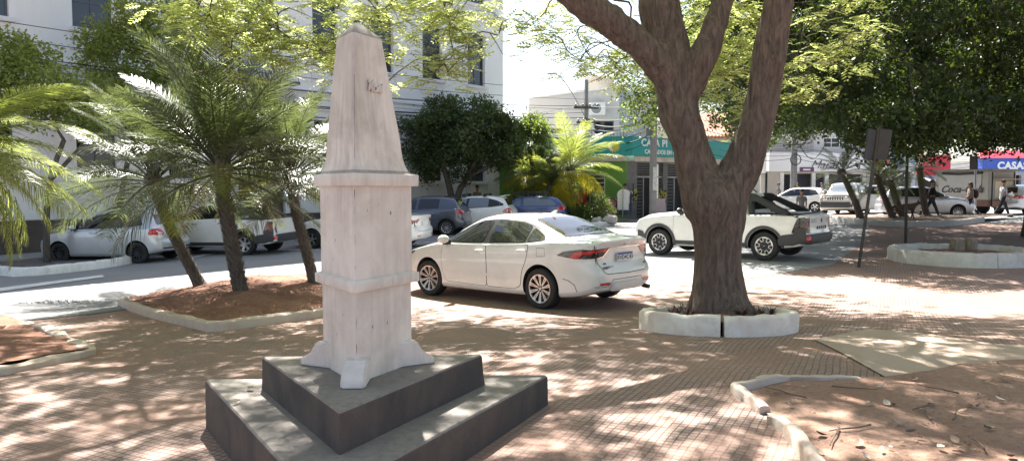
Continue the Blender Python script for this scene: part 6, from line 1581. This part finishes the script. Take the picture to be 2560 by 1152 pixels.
p1, b1, h1 = pole(1632, 545, 35.5, 170, .19, 'concrete utility pole in front of the green shop door', [(5.0, 1.8, .7), (5.6, 1.5, .7)], square=False)
jb = MB()
for z_, s in ((4.1, .22), (4.55, .28), (4.95, .2)): jb.box(-.16-s, -.16, -.14, .14, z_, z_+.34)
jb.build('junction_box', M('box_grey', (.16, .16, .17), .6, var=.1), p1, bevel=.02)
MB().box(-.05, .14, -.22, -.19, 1.5, 2.6).build('poster', M('pole_poster', (.55, .55, .54), .7, var=.3, scale=9), p1, loc=(0, 0, 0))
p2, b2, h2 = pole(1464, 545, 40.5, 200, .15, 'slim grey utility pole in front of the grey house', [(6.0, 1.4, .2), (5.2, 1.1, .2)])
p3, b3, h3 = pole(1982, 545, 50, 330, .24, 'ladder-like concrete pole in front of the white clothes shop', [(4.3, 1.2, .1)])
lad = MB()
for i in range(16): lad.box(-.10, .10, -.25, -.20, .8+i*.2, .84+i*.2)
lad.box(-.13, -.10, -.26, -.19, .6, 4.0).box(.10, .13, -.26, -.19, .6, 4.0); lad.build('rung_strip', GREYM, p3)
cc_ = MB().tube([(0.0+.35*math.sin(t*.42), -.3, 3.3+.35*math.cos(t*.42)) for t in range(16)], .035, 6); cc_.build('cable_coil', BLACKP, p3)
lp_ = MB().tube([(.1, 0, 4.1)]+[(.3+2.0*t, -.2, 4.2-1.25*math.sin(math.pi*t)+.9*t) for t in np.linspace(0, 1, 12)], .03, 6); lp_.build('drooping_cable', BLACKP, p3, 180)
WIRE = M('wire_black', (.03, .03, .035), .6, var=0)
def wire(a, b, sag, r, lab, grp):
    a, b = Vector(a), Vector(b); pts = [a.lerp(b, t)-Vector((0, 0, sag*4*t*(1-t))) for t in np.linspace(0, 1, 26)]
    tag(MB().tube(pts, r, 5).build('power_line', WIRE, smooth=180), lab, 'power line', grp)
# along the pale building from the pole by the grey house
for i, (zl, zr, r) in enumerate(((6.7, 6.9, .012), (6.35, 6.45, .012), (5.95, 6.1, .016), (5.3, 5.75, .014), (5.0, 5.45, .022), (4.75, 5.1, .022), (4.5, 4.8, .028), (4.25, 4.6, .02), (5.6, 5.9, .012), (4.0, 4.35, .016))):
    a = lbd.matrix_basis @ Vector((-13, -1.7-.12*(i % 3), 0)); a.z = zl; b = Vector((b2.x+.1*(i % 3)-.1, b2.y-.1, zr))
    wire(a, b, .5+.12*(i % 4), r, 'black overhead cable strung along the pale building', 'cables along the pale building')
for i, (za, zb2) in enumerate(((6.1, 5.7), (5.4, 5.3), (5.2, 5.0), (5.0, 4.9), (4.8, 4.6), (4.6, 4.4), (4.3, 4.1))):
    wire((b2.x, b2.y-.1, za), (b1.x+.1*(i % 2), b1.y, zb2), .15+.09*i, .014+.006*(i % 3), 'black overhead cable between the two poles by the shop', 'cables between the shop poles')
for i, (za, zb2) in enumerate(((5.7, 4.9), (5.2, 4.6), (4.9, 4.2), (4.5, 3.9), (4.2, 3.7))):
    wire((b1.x, b1.y, za), (b3.x+.1*(i % 2), b3.y-.2, zb2), .3+.08*i, .014+.005*(i % 3), 'black overhead cable running right past the tiled roof', 'cables to the far pole')
for i in range(4): wire((b3.x, b3.y-.2, 4.4-.25*i), (b3.x+16, b3.y+3, 4.2-.2*i), .5+.1*i, .016, 'black overhead cable above the white clothes shop', 'cables over the clothes shop')
wire(at(1318, 285, 45), (b2.x, b2.y, 6.2), .05, .014, 'service cable slanting up from the grey house to the slim pole', None)
# street lamp
sl0 = at(1450, 545, 41.5); sl0.z = g(sl0.x, sl0.y); slr = empty('street_lamp', (b2.x-.25, b2.y+.1, g(b2.x, b2.y))); tag(slr, 'curved arm street lamp reaching left above the round tree', 'street lamp')
pA = [at(1461, 290, 40.5), at(1440, 250, 40.4), at(1415, 210, 40.3), at(1400, 192, 40.2), at(1385, 184, 40.1)]
MB().tube([p-slr.location for p in [Vector(c) for c in crom([tuple(p) for p in pA], 4)]], .026, 8).tube([(0.25, -.1, 0), pA[0]-slr.location], .045, 8).build('arm', GREYM, slr, 180)
lh = pA[-1]-slr.location; MB().ball(tuple(lh+Vector((-.12, 0, .0))), (.28, .12, .07), 12, 8).build('lamp_head', GREYM, slr, 180)
# leaning double sign and straight sign
def sign_post(base, top, r, label, boards, mat=STEEL):
    root = empty('sign_post', base); tag(root, label, 'sign post'); d = Vector(top)-Vector(base)
    MB().tube([(0, 0, -.1), d], r, 8).build('post', mat, root, 60)
    for (w, h, t, yaw, off, m_) in boards:
        o = MB().box(-w/2, w/2, -.012, .012, -h/2, h/2); p = d*t+Vector(off); q = d.normalized()
        ang_ = math.atan2(d.x, d.z); o.build('sign_board', m_, root, bevel=.006, loc=p, rot=(0, ang_, yaw))
    return root
SGN = M('sign_back', (.045, .045, .05), .6, .2, var=.25, scale=4)  # shade on the sign boards put into this near-black colour
s1b = gp(2145, 668); s1t = at(2197, 318, s1b.y+.2); s1b.z -= .02
sign_post(s1b, s1t, .036, 'leaning rusty sign post carrying two dark boards', [(.26, .70, .875, .35, (-.15, -.03, 0), SGN), (.26, .70, .875, -.35, (.15, -.03, 0), SGN)])
s2b = gp(2264, 612); s2t = at(2270, 284, s2b.y)
sign_post(s2b, s2t, .045, 'straight dark sign post with one board behind the white ring planter', [(.62, 1.1, .83, .1, (0, -.05, 0), SGN)])
s3b = at(2438, 545, 35.2); s3b.z = g(s3b.x, s3b.y)
sign_post(s3b, at(2439, 385, 35.2), .05, 'pale pole with a dark box on top before the snack trailer', [(.42, .64, .86, .1, (-.12, -.06, 0), SGN)], GREYM)

# ------------------------------------------------------------------ people and the dog
SKIN = M('skin', (.30, .17, .115), .55, var=.08); HAIR = M('dark_hair', (.018, .014, .012), .6, var=.1)
def skinned(name, pts, edges, root_i, mat, parent, sub=2):
    me = bpy.data.meshes.new(name); me.from_pydata([p[:3] for p in pts], edges, []); o = bpy.data.objects.new(name, me); COL.objects.link(o)
    md = o.modifiers.new('s', 'SKIN'); md.use_smooth_shade = True
    for i, p in enumerate(pts):
        sv_ = me.skin_vertices[0].data[i]; r = p[3]; sv_.radius = (r, p[4] if len(p) > 4 else r); sv_.use_root = i == root_i
    sd = o.modifiers.new('d', 'SUBSURF'); sd.levels = sub; sd.render_levels = sub
    m2 = bake(o); drop(o); return link(name, m2, mat, parent, smooth=180)
def person(pos, face, label, legs, arms, top, low, sleeve='short', hgt=1.70, short=False, hairm=HAIR, hold=None, shoe=None, lean=0.0, long_hair=False):
    """legs/arms: per side ((hip swing, knee bend),...) in degrees, forward positive. local +x is where the person faces, +y left"""
    k = hgt/1.70; root = empty('person', (pos[0], pos[1], g(pos[0], pos[1])+(pos[2] if len(pos) > 2 else 0)), face); tag(root, label, 'person')
    J = {}; pel = Vector((0, 0, .92)); fl = min(0, 0)
    def seg(p, a, L, yaw=0.0): return p+Vector((math.sin(R(a))*L, yaw*L, -math.cos(R(a))*L))
    leg = []
    for s, (a, b) in zip((1, -1), legs):
        hip = pel+Vector((0, s*.085, -.03)); kn = seg(hip, a, .42); an = seg(kn, a-b, .41); leg.append((hip, kn, an, a-b))
    lowest = min(l[2].z for l in leg); dz = .075-lowest
    sh = lambda v: Vector((v.x, v.y, v.z+dz))*k
    ch_ = pel+Vector((lean*.3, 0, .28)); nk = pel+Vector((lean*.5, 0, .51)); hd = nk+Vector((.02+lean*.05, 0, .16))
    P = []; E = []
    def add(v, r, r2=None): P.append((*sh(v), r*k, (r2 or r)*k)); return len(P)-1
    i0 = add(pel, .135, .105); i1 = add(pel+Vector((lean*.12, 0, .14)), .125, .095); i2 = add(ch_, .15, .105); i3 = add(nk+Vector((0, 0, -.04)), .085, .075); i4 = add(nk+Vector((.005, 0, .035)), .052)
    i5 = add(hd+Vector((0, 0, -.035)), .068, .075); i6 = add(hd+Vector((0, 0, .045)), .078, .090); i7 = add(hd+Vector((0, 0, .10)), .055, .065)
    E += [(i0, i1), (i1, i2), (i2, i3), (i3, i4), (i4, i5), (i5, i6), (i6, i7)]; tor = {}
    for s, (hip, kn, an, fa) in zip((1, -1), leg):
        a = add(hip, .088); b = add(hip.lerp(kn, .5), .075); c = add(kn, .055); d = add(kn.lerp(an, .35), .055); e = add(an, .036)
        f = add(an+Vector((.10*math.cos(R(fa*.3)), 0, -.035)), .036, .03); h = add(an+Vector((.19, 0, -.045)), .026, .022)
        E += [(i0, a), (a, b), (b, c), (c, d), (d, e), (e, f), (f, h)]
    hands = []
    for s, (a, b) in zip((1, -1), arms):
        s0 = ch_+Vector((0, s*.165, .165)); el = seg(s0, a, .28, s*.12); wr = seg(el, a+b, .25, -s*.02)
        q = add(s0, .056); e_ = add(el, .040); w = add(wr, .027); hv = (wr-el).normalized(); pm = add(wr+hv*.06, .034, .018); E += [(i2, q), (q, e_), (e_, w), (w, pm)]
        lat = Vector((hv.z, 0, -hv.x))
        for fi, (o_, L) in enumerate(((-.026, .065), (-.009, .075), (.009, .072), (.026, .056))):
            f1 = add(wr+hv*.095+lat*o_, .009); f2 = add(wr+hv*(.095+L*.55)+lat*o_*1.1+Vector((0, -s*.008, 0)), .008); f3 = add(wr+hv*(.095+L)+lat*o_*1.1+Vector((0, -s*.028, 0)), .0065); E += [(pm, f1), (f1, f2), (f2, f3)]
        t1 = add(wr+hv*.05+lat*.038, .010); t2 = add(wr+hv*.095+lat*.055, .008); E += [(pm, t1), (t1, t2)]; hands.append(sh(wr+hv*.09))
    skinned('body', P, E, i0, SKIN, root)
    # face: nose, eyes, mouth, ears; hair cap
    fc = MB(); h_ = sh(hd); fx = .088*k
    fc.add([h_+Vector((fx-.004, -.014, -.012))*1, h_+Vector((fx-.004, .014, -.012)), h_+Vector((fx+.020, 0, -.010)), h_+Vector((fx-.004, 0, .03))], [(0, 1, 2), (1, 3, 2), (3, 0, 2)])
    for s in (-1, 1): fc.ball(tuple(h_+Vector((0, s*.079*k, 0))), (.018, .010, .03), 8, 6)
    fc.build('face', SKIN, root, 180)
    ey = MB()
    for s in (-1, 1): ey.ball(tuple(h_+Vector((fx-.010, s*.030, .028))), (.008, .013, .007), 8, 6)
    ey.ball(tuple(h_+Vector((fx-.010, 0, -.045))), (.006, .022, .005), 8, 6); ey.build('eyes', HAIR, root, 180)
    hr = MB(); hr.ball(tuple(h_+Vector((-.018, 0, .062))), (.098*k, .090*k, .080*k), 14, 10); 
    if long_hair: hr.ball(tuple(h_+Vector((-.07, 0, -.04))), (.05, .075, .12), 12, 8)
    hr.build('hair', hairm, root, 180)
    # clothes: slightly larger skins over the same skeleton
    Pt = [(*sh(pel+Vector((0, 0, -.16))), .168*k, .146*k), (*sh(pel+Vector((lean*.12, 0, .14))), .152*k, .122*k), (*sh(ch_), .170*k, .122*k), (*sh(nk+Vector((0, 0, -.035))), .092*k, .085*k)]; Et = [(0, 1), (1, 2), (2, 3)]
    for s, (a, b) in zip((1, -1), arms):
        s0 = ch_+Vector((0, s*.165, .165)); el = seg(s0, a, .28, s*.12); wr = seg(el, a+b, .25, -s*.02); n_ = len(Pt)
        Pt.append((*sh(s0), .072*k)); Pt.append((*sh(s0.lerp(el, .75)), .062*k)); Et += [(2, n_), (n_, n_+1)]
        if sleeve == 'long': Pt.append((*sh(el), .052*k)); Pt.append((*sh(wr), .038*k)); Et += [(n_+1, n_+2), (n_+2, n_+3)]
    skinned('shirt', Pt, Et, 0, top, root)
    Pl = [(*sh(pel+Vector((0, 0, .12))), .142*k, .115*k), (*sh(pel+Vector((0, 0, -.02))), .148*k, .12*k)]; El = [(0, 1)]
    for s, (hip, kn, an, fa) in zip((1, -1), leg):
        n_ = len(Pl); Pl += [(*sh(hip), .102*k), (*sh(hip.lerp(kn, .5)), .090*k), (*sh(kn), .072*k if not short else .084*k)]; El += [(1, n_), (n_, n_+1), (n_+1, n_+2)]
        if not short: Pl += [(*sh(kn.lerp(an, .4)), .066*k), (*sh(an+Vector((0, 0, .02))), .052*k)]; El += [(n_+2, n_+3), (n_+3, n_+4)]
    skinned('trousers', Pl, El, 0, low, root)
    sm = MB()
    for hip, kn, an, fa in leg:
        c = sh(an+Vector((.07, 0, -.045))); sm.ball(tuple(c), (.135*k, .05*k, .042*k), 12, 8)
    sm.build('shoes', shoe or BLACKP, root, 180)
    return root, hands
CL = lambda n, c: M('cloth_'+n, c, .85, var=.12, scale=12, bmp=.3, bscale=30)
pA_ = at(2328, 545, 33.4); person(pA_[:2]+(.12,) if isinstance(pA_, tuple) else (pA_.x, pA_.y, .10), R(-20), 'man in dark clothes striding past the dark palms', ((24, 5), (-26, 22)), ((-22, 12), (24, 25)), CL('black', (.022, .022, .026)), CL('navy', (.026, .028, .036)), 'long', 1.72)
pB_ = at(2424, 545, 34.0); pr, hb_ = person((pB_.x, pB_.y, .03), R(165), 'woman in a striped brown top walking with a bag on her back', ((20, 6), (-20, 25)), ((16, 30), (-14, 20)), CL('brown_stripe', (.25, .18, .15)), CL('dark_jeans', (.03, .032, .045)), 'long', 1.62, long_hair=True)
bg = MB(); bg.ball((0, 0, 0), (.13, .17, .22), 14, 10); bgo = bg.build('backpack', CL('bag', (.05, .035, .032)), None, 180, loc=(pB_.x+.24, pB_.y+.02, g(pB_.x, pB_.y)+1.12), rot=(0, .15, R(165))); tag(bgo, 'dark brown backpack worn by the woman in the striped top', 'backpack')
pC_ = at(2506, 545, 34.5); pr, hc_ = person((pC_.x, pC_.y, .03), R(-8), 'man in a white shirt with legs apart in front of the snack trailer', ((24, 4), (-24, 10)), ((20, 45), (-4, 50)), CL('white', (.50, .52, .56)), CL('black_shorts', (.025, .025, .03)), 'short', 1.74)
pw = pr.matrix_basis @ hc_[0]; tag(MB().box(-.11, .11, -.004, .004, -.15, .15).build('paper_sheet', M('paper', (.75, .75, .75), .7, var=.04), loc=(pw.x, pw.y, pw.z+.04), rot=(.3, .9, .2)), 'pale sheet of paper held by the man in the white shirt', 'paper')
for px, d, face, lab, t_, l_, hh in ((1945, 46, 2.6, 'dark haired person whose head shows over the pickup roof', (.12, .12, .14), (.04, .04, .05), 1.72),
                                 (2003, 30, 1.2, 'person in grey standing behind the pickup bed', (.16, .16, .17), (.04, .04, .05), 1.52), (1562, 37.0, -1.5, 'shop worker in black behind the clothes rack', (.02, .02, .024), (.03, .03, .035), 1.68),
                                 (2052, 51, -1.6, 'dark figure by the clothes shop door, left of two', (.03, .03, .04), (.03, .03, .04), 1.7), (2074, 51.5, -1.4, 'dark figure by the clothes shop door, right of two', (.04, .03, .03), (.02, .02, .03), 1.66),
                                 (1193, 35.2, -1.0, 'person behind the white hatchback with only the brown head showing', (.20, .16, .12), (.05, .05, .06), 1.72)):
    b = at(px, 545, d); person((b.x, b.y, .14 if px in (1562, 1193) else 0), face, lab, ((4, 2), (-4, 4)), ((4, 8), (-2, 10)), CL('t%d' % px, t_), CL('l%d' % px, l_), 'short', hh)
b = at(1990, 545, 50.8); yo = empty('shop_mannequin', (b.x, b.y, g(b.x, b.y))); tag(yo, 'mannequin in a yellow dress before the white clothes shop', 'mannequin')
MB().lathe([(.001, .06), (.22, .06), (.22, .0), (.001, 0)], 16).tube([(0, 0, 0), (0, 0, .7)], .02, 6).build('stand', GREYM, yo)
MB().lathe([(.30, .55), (.20, 1.0), (.16, 1.12), (.22, 1.38), (.19, 1.48), (.06, 1.54), (.05, 1.6)], 18).build('dress', M('yellow_cloth', (.62, .34, .03), .8), yo, 180); MB().ball((0, 0, 1.72), (.09, .08, .12)).build('head', SKIN, yo, 180)
# dog trotting on the far bed
db = at(2264, 548, 31.2); dog = empty('dog', (db.x, db.y, g(db.x, db.y)+.2), R(-6)); tag(dog, 'brown dog walking on the far bed beside the straight sign post', 'dog')
Pd = [(-.34, 0, .50, .115, .13), (-.12, 0, .50, .115, .135), (.12, 0, .49, .125, .155), (.27, 0, .52, .115, .14), (.40, 0, .60, .08), (.50, 0, .66, .075), (.60, 0, .64, .055), (.69, 0, .61, .035),
      (-.46, 0, .52, .035), (-.58, 0, .42, .025), (-.66, 0, .30, .015)]
Ed = [(0, 1), (1, 2), (2, 3), (3, 4), (4, 5), (5, 6), (6, 7), (0, 8), (8, 9), (9, 10)]
for s, f0, h0 in ((1, .10, -.06), (-1, -.08, .12)):
    n_ = len(Pd); Pd += [(.26, s*.09, .40, .06), (.27+f0*.4, s*.09, .22, .035), (.26+f0, s*.09, .04, .026), (.31+f0, s*.09, .02, .028)]; Ed += [(3, n_), (n_, n_+1), (n_+1, n_+2), (n_+2, n_+3)]
    n_ = len(Pd); Pd += [(-.34, s*.09, .42, .085), (-.27+h0*.4, s*.09, .29, .05), (-.41+h0, s*.09, .18, .03), (-.38+h0, s*.09, .04, .025), (-.33+h0, s*.09, .02, .028)]; Ed += [(0, n_), (n_, n_+1), (n_+1, n_+2), (n_+2, n_+3), (n_+3, n_+4)]
skinned('body', Pd, Ed, 0, M('brown_fur', (.10, .065, .04), .9, var=.35, scale=5), dog)
er = MB()
for s in (-1, 1): er.add([(.46, s*.03, .71), (.52, s*.06, .70), (.48, s*.075, .68), (.475, s*.065, .82)], [(0, 1, 3), (1, 2, 3), (2, 0, 3), (0, 2, 1)])
er.build('ears', HAIR, dog); MB().ball((.715, 0, .625), (.016, .016, .014), 8, 6).ball((.585, .035, .685), .010, 6, 5).ball((.585, -.035, .685), .010, 6, 5).build('nose_and_eyes', HAIR, dog, 180)

# ------------------------------------------------------------------ things outside the shop
def at_shop(u, y, z=0): return Matrix.Translation((sx, sy, gz)) @ FR1 @ Vector((u, y, z))
def rack(px, d, label, cols_, w=1.1, h=1.45, yaw=.3):
    b = at(px, 545, d); root = empty('clothes_rack', (b.x, b.y, g(b.x, b.y)+.14), yaw); tag(root, label, 'clothes rack')
    MB().tube([(-w/2, -.25, 0), (-w/2, .25, 0)], .018, 6).tube([(w/2, -.25, 0), (w/2, .25, 0)], .018, 6).tube([(-w/2, 0, 0), (-w/2, 0, h), (w/2, 0, h), (w/2, 0, 0)], .018, 6).build('frame', GREYM, root)
    n_ = len(cols_)
    for i, (c, L) in enumerate(cols_):
        x = -w/2+.08+(w-.16)*i/max(1, n_-1); mb = MB(); v = []; f = []; q = 8
        for j in range(q+1):
            t = j/q; z = h-.06-L*t; hw = .09+.22*min(1, t*6)-.04*ss(.2, .5, t)
            for m_ in range(7):
                y = -hw+2*hw*m_/6; v.append((x+.025*math.sin(m_*1.9+i)+.02*math.sin(t*7+i), y, z-.03*abs(y)*4*(t < .1)))
        for j in range(q):
            for m_ in range(6): a = j*7+m_; f.append((a, a+1, a+8, a+7))
        mb.add(v, f); v2 = [(p[0]+.02, p[1], p[2]) for p in v]; mb.add(v2, [q_[::-1] for q_ in f]); mb.build('garment', CL('g%s' % str(c), c), root, 180)
    return root
rack(1562, 36.0, 'clothes rack hung with dark blue and white garments at the shop corner', [((.60, .60, .62), 1.0), ((.62, .62, .64), .7), ((.05, .07, .14), 1.25), ((.06, .08, .16), 1.25), ((.04, .055, .11), 1.2), ((.07, .09, .17), 1.15), ((.60, .60, .63), .6)], 1.0, 1.5, R(70))
rack(1531, 36.6, 'low clothes rack with pink and dark checked garments left of the blue garments', [((.45, .20, .26), .8), ((.08, .05, .06), .8), ((.5, .42, .44), .75), ((.10, .06, .08), .8)], .7, 1.05, R(60))
rack(1462, 37.6, 'clothes rack with red and black garments behind the dark bush', [((.30, .03, .03), 1.0), ((.03, .03, .035), 1.1), ((.30, .28, .27), 1.0), ((.04, .04, .045), 1.1)], .8, 1.7, R(60))
for i, (px, d, lab) in enumerate(((1583, 37.5, 'hanging bunch of yellow and black slippers left of the pole'), (1656, 38.6, 'hanging bunch of yellow and black slippers right of the pole'))):
    b = at(px, 489, d); root = empty('hanging_display', b); tag(root, lab, 'display', None); q = MB(); q2 = MB(); rr = random.Random(i)
    for j in range(46):
        a = rr.uniform(0, 6.28); z = rr.uniform(-.30, .30); r_ = .17*rr.uniform(.75, 1.05); c = (r_*math.cos(a), r_*math.sin(a), z)
        (q if rr.random() < .58 else q2).box(-.045, .045, -.02, .02, -.05, .05, Matrix.Rotation(a, 3, 'Z') @ Matrix.Rotation(rr.uniform(-.6, .6), 3, 'X'))
        m_ = q if False else None
        T_ = (q if len(q.v) and q.v[-1] is q.v[-1] else q)
        for L_ in (q, q2):
            pass
        tgt = q if (len(q.v) > 0 and j >= 0 and not getattr(q, '_c', 0) == len(q.v)) else q2
        for k_ in range(len(tgt.v)-8, len(tgt.v)): tgt.v[k_] = tuple(x+y for x, y in zip(tgt.v[k_], c))
        q._c = len(q.v)
    q.build('yellow_slippers', M('slipper_yellow', (.52, .46, .08), .6, var=.15), root); q2.build('black_slippers', BLACKP, root); MB().tube([(0, 0, -.3), (0, 0, .6)], .03, 6).build('hanger', BLACKP, root)
b = at(1647, 545, 36.6); ab = empty('sandwich_board', (b.x, b.y, g(b.x, b.y)+.14), .25); tag(ab, 'pinkish sandwich board on the shop pavement', 'signboard')
for s in (-1, 1): MB().box(-.32, .32, -.015, .015, 0, .95).build('board', M('pink_board', (.42, .34, .38), .6, var=.1), ab, loc=(0, s*.2, 0), rot=(s*.2, 0, 0))
for i, (px, c, lab) in enumerate(((1331, (.55, .05, .04), 'red shirt torso form behind the blue estate roof rack'), (1341, (.50, .50, .10), 'lime shirt torso form behind the blue estate roof rack'), (1361, (.05, .14, .08), 'dark green shirt torso form behind the blue estate roof rack'), (1444, (.5, .06, .04), 'red topped torso form beside the golden palm'))):
    b = at(px, 545, 37.2); o = empty('shop_mannequin', (b.x, b.y, g(b.x, b.y))); tag(o, lab, 'mannequin')
    MB().lathe([(.001, .03), (.2, .03), (.2, 0), (.001, 0)], 14).tube([(0, 0, 0), (0, 0, .9)], .02, 6).build('stand', GREYM, o); MB().lathe([(.001, .78), (.17, .8), (.16, 1.0), (.20, 1.28), (.17, 1.40), (.06, 1.46), (.05, 1.5), (.001, 1.5)], 16).build('shirt', CL('m%d' % i, c), o, 180)
# white kerbed island with stones by the tall palm
ib = at(1522, 556, 32.0); kx_ = (ib.x, ib.y)
k = kerb('kerb', [(ib.x-2.3+2.6*math.cos(R(a)), ib.y+1.3+1.55*math.sin(R(a))) for a in range(-120, 240, 12)], .22, .22, M('white_kerb_paint', (.8, .79, .77), .7), st=.2, closed=True, seed=77); tag(k, 'white kerb round the planted island below the tall palm', 'kerb')
sheet('island_earth', [(ib.x-2.3+2.5*math.cos(R(a)), ib.y+1.3+1.45*math.sin(R(a))) for a in range(0, 360, 15)], M('grey_earth', (.16, .14, .125), .95), .14, .4)
for i, (px, s, lab) in enumerate(((1528, .34, 'largest pale rock on the planted island kerb'), (1492, .26, 'smaller pale rock left on the planted island'))):
    b = at(px, 552, 32.6); mb = MB(); mb.ball((0, 0, s*.4), (s, s*.8, s*.6), 14, 10); mb.v = [tuple(Vector(p)*(1+.35*noise.noise(Vector(p)*4+Vector((i*5, 0, 0))))) for p in mb.v]
    tag(mb.build('rock', M('pale_rock', (.42, .40, .37), .9, var=.2), None, 30, loc=(b.x, b.y, g(b.x, b.y)+.14)), lab, 'rock')

# ------------------------------------------------------------------ light, sky, camera
w = bpy.data.worlds.new('World'); SC.world = w; w.use_nodes = True
nt = w.node_tree; bgn = nt.nodes['Background']; sk = nt.nodes.new('ShaderNodeTexSky'); sk.sky_type = 'NISHITA'; sk.sun_disc = False
sk.sun_elevation = SUN_EL; sk.sun_rotation = SUN_AZ; sk.air_density = 1.0; sk.dust_density = 1.5; sk.ozone_density = 1.0
hs_ = nt.nodes.new('ShaderNodeHueSaturation'); hs_.inputs['Saturation'].default_value = 0.8; nt.links.new(sk.outputs[0], hs_.inputs['Color']); nt.links.new(hs_.outputs[0], bgn.inputs[0]); bgn.inputs[1].default_value = 0.058
sl_ = bpy.data.lights.new('sun', 'SUN'); sl_.energy = 5.0; sl_.angle = R(0.55); sl_.color = (1.0, 0.955, 0.885)
so = bpy.data.objects.new('sun', sl_); COL.objects.link(so)
dv = Vector((math.sin(SUN_AZ)*math.cos(SUN_EL), math.cos(SUN_AZ)*math.cos(SUN_EL), math.sin(SUN_EL)))
so.rotation_euler = dv.to_track_quat('Z', 'Y').to_euler(); so.location = dv*60
cam = bpy.data.cameras.new('camera'); cam.sensor_width = 36; cam.lens = 36*F/2560; cam.clip_end = 1500; cam.clip_start = 0.05
co_ = bpy.data.objects.new('camera', cam); COL.objects.link(co_); co_.location = (0, 0, EYE); co_.rotation_euler = (math.pi/2-PITCH, 0, 0); SC.camera = co_
SC.view_settings.view_transform = 'Standard'; SC.view_settings.look = 'None'; SC.view_settings.gamma = 1.0; SC.view_settings.exposure = 2.15
SC.cycles.max_bounces = 8; SC.cycles.diffuse_bounces = 3; SC.cycles.glossy_bounces = 3; SC.cycles.transmission_bounces = 4
SC.cycles.use_denoising = True
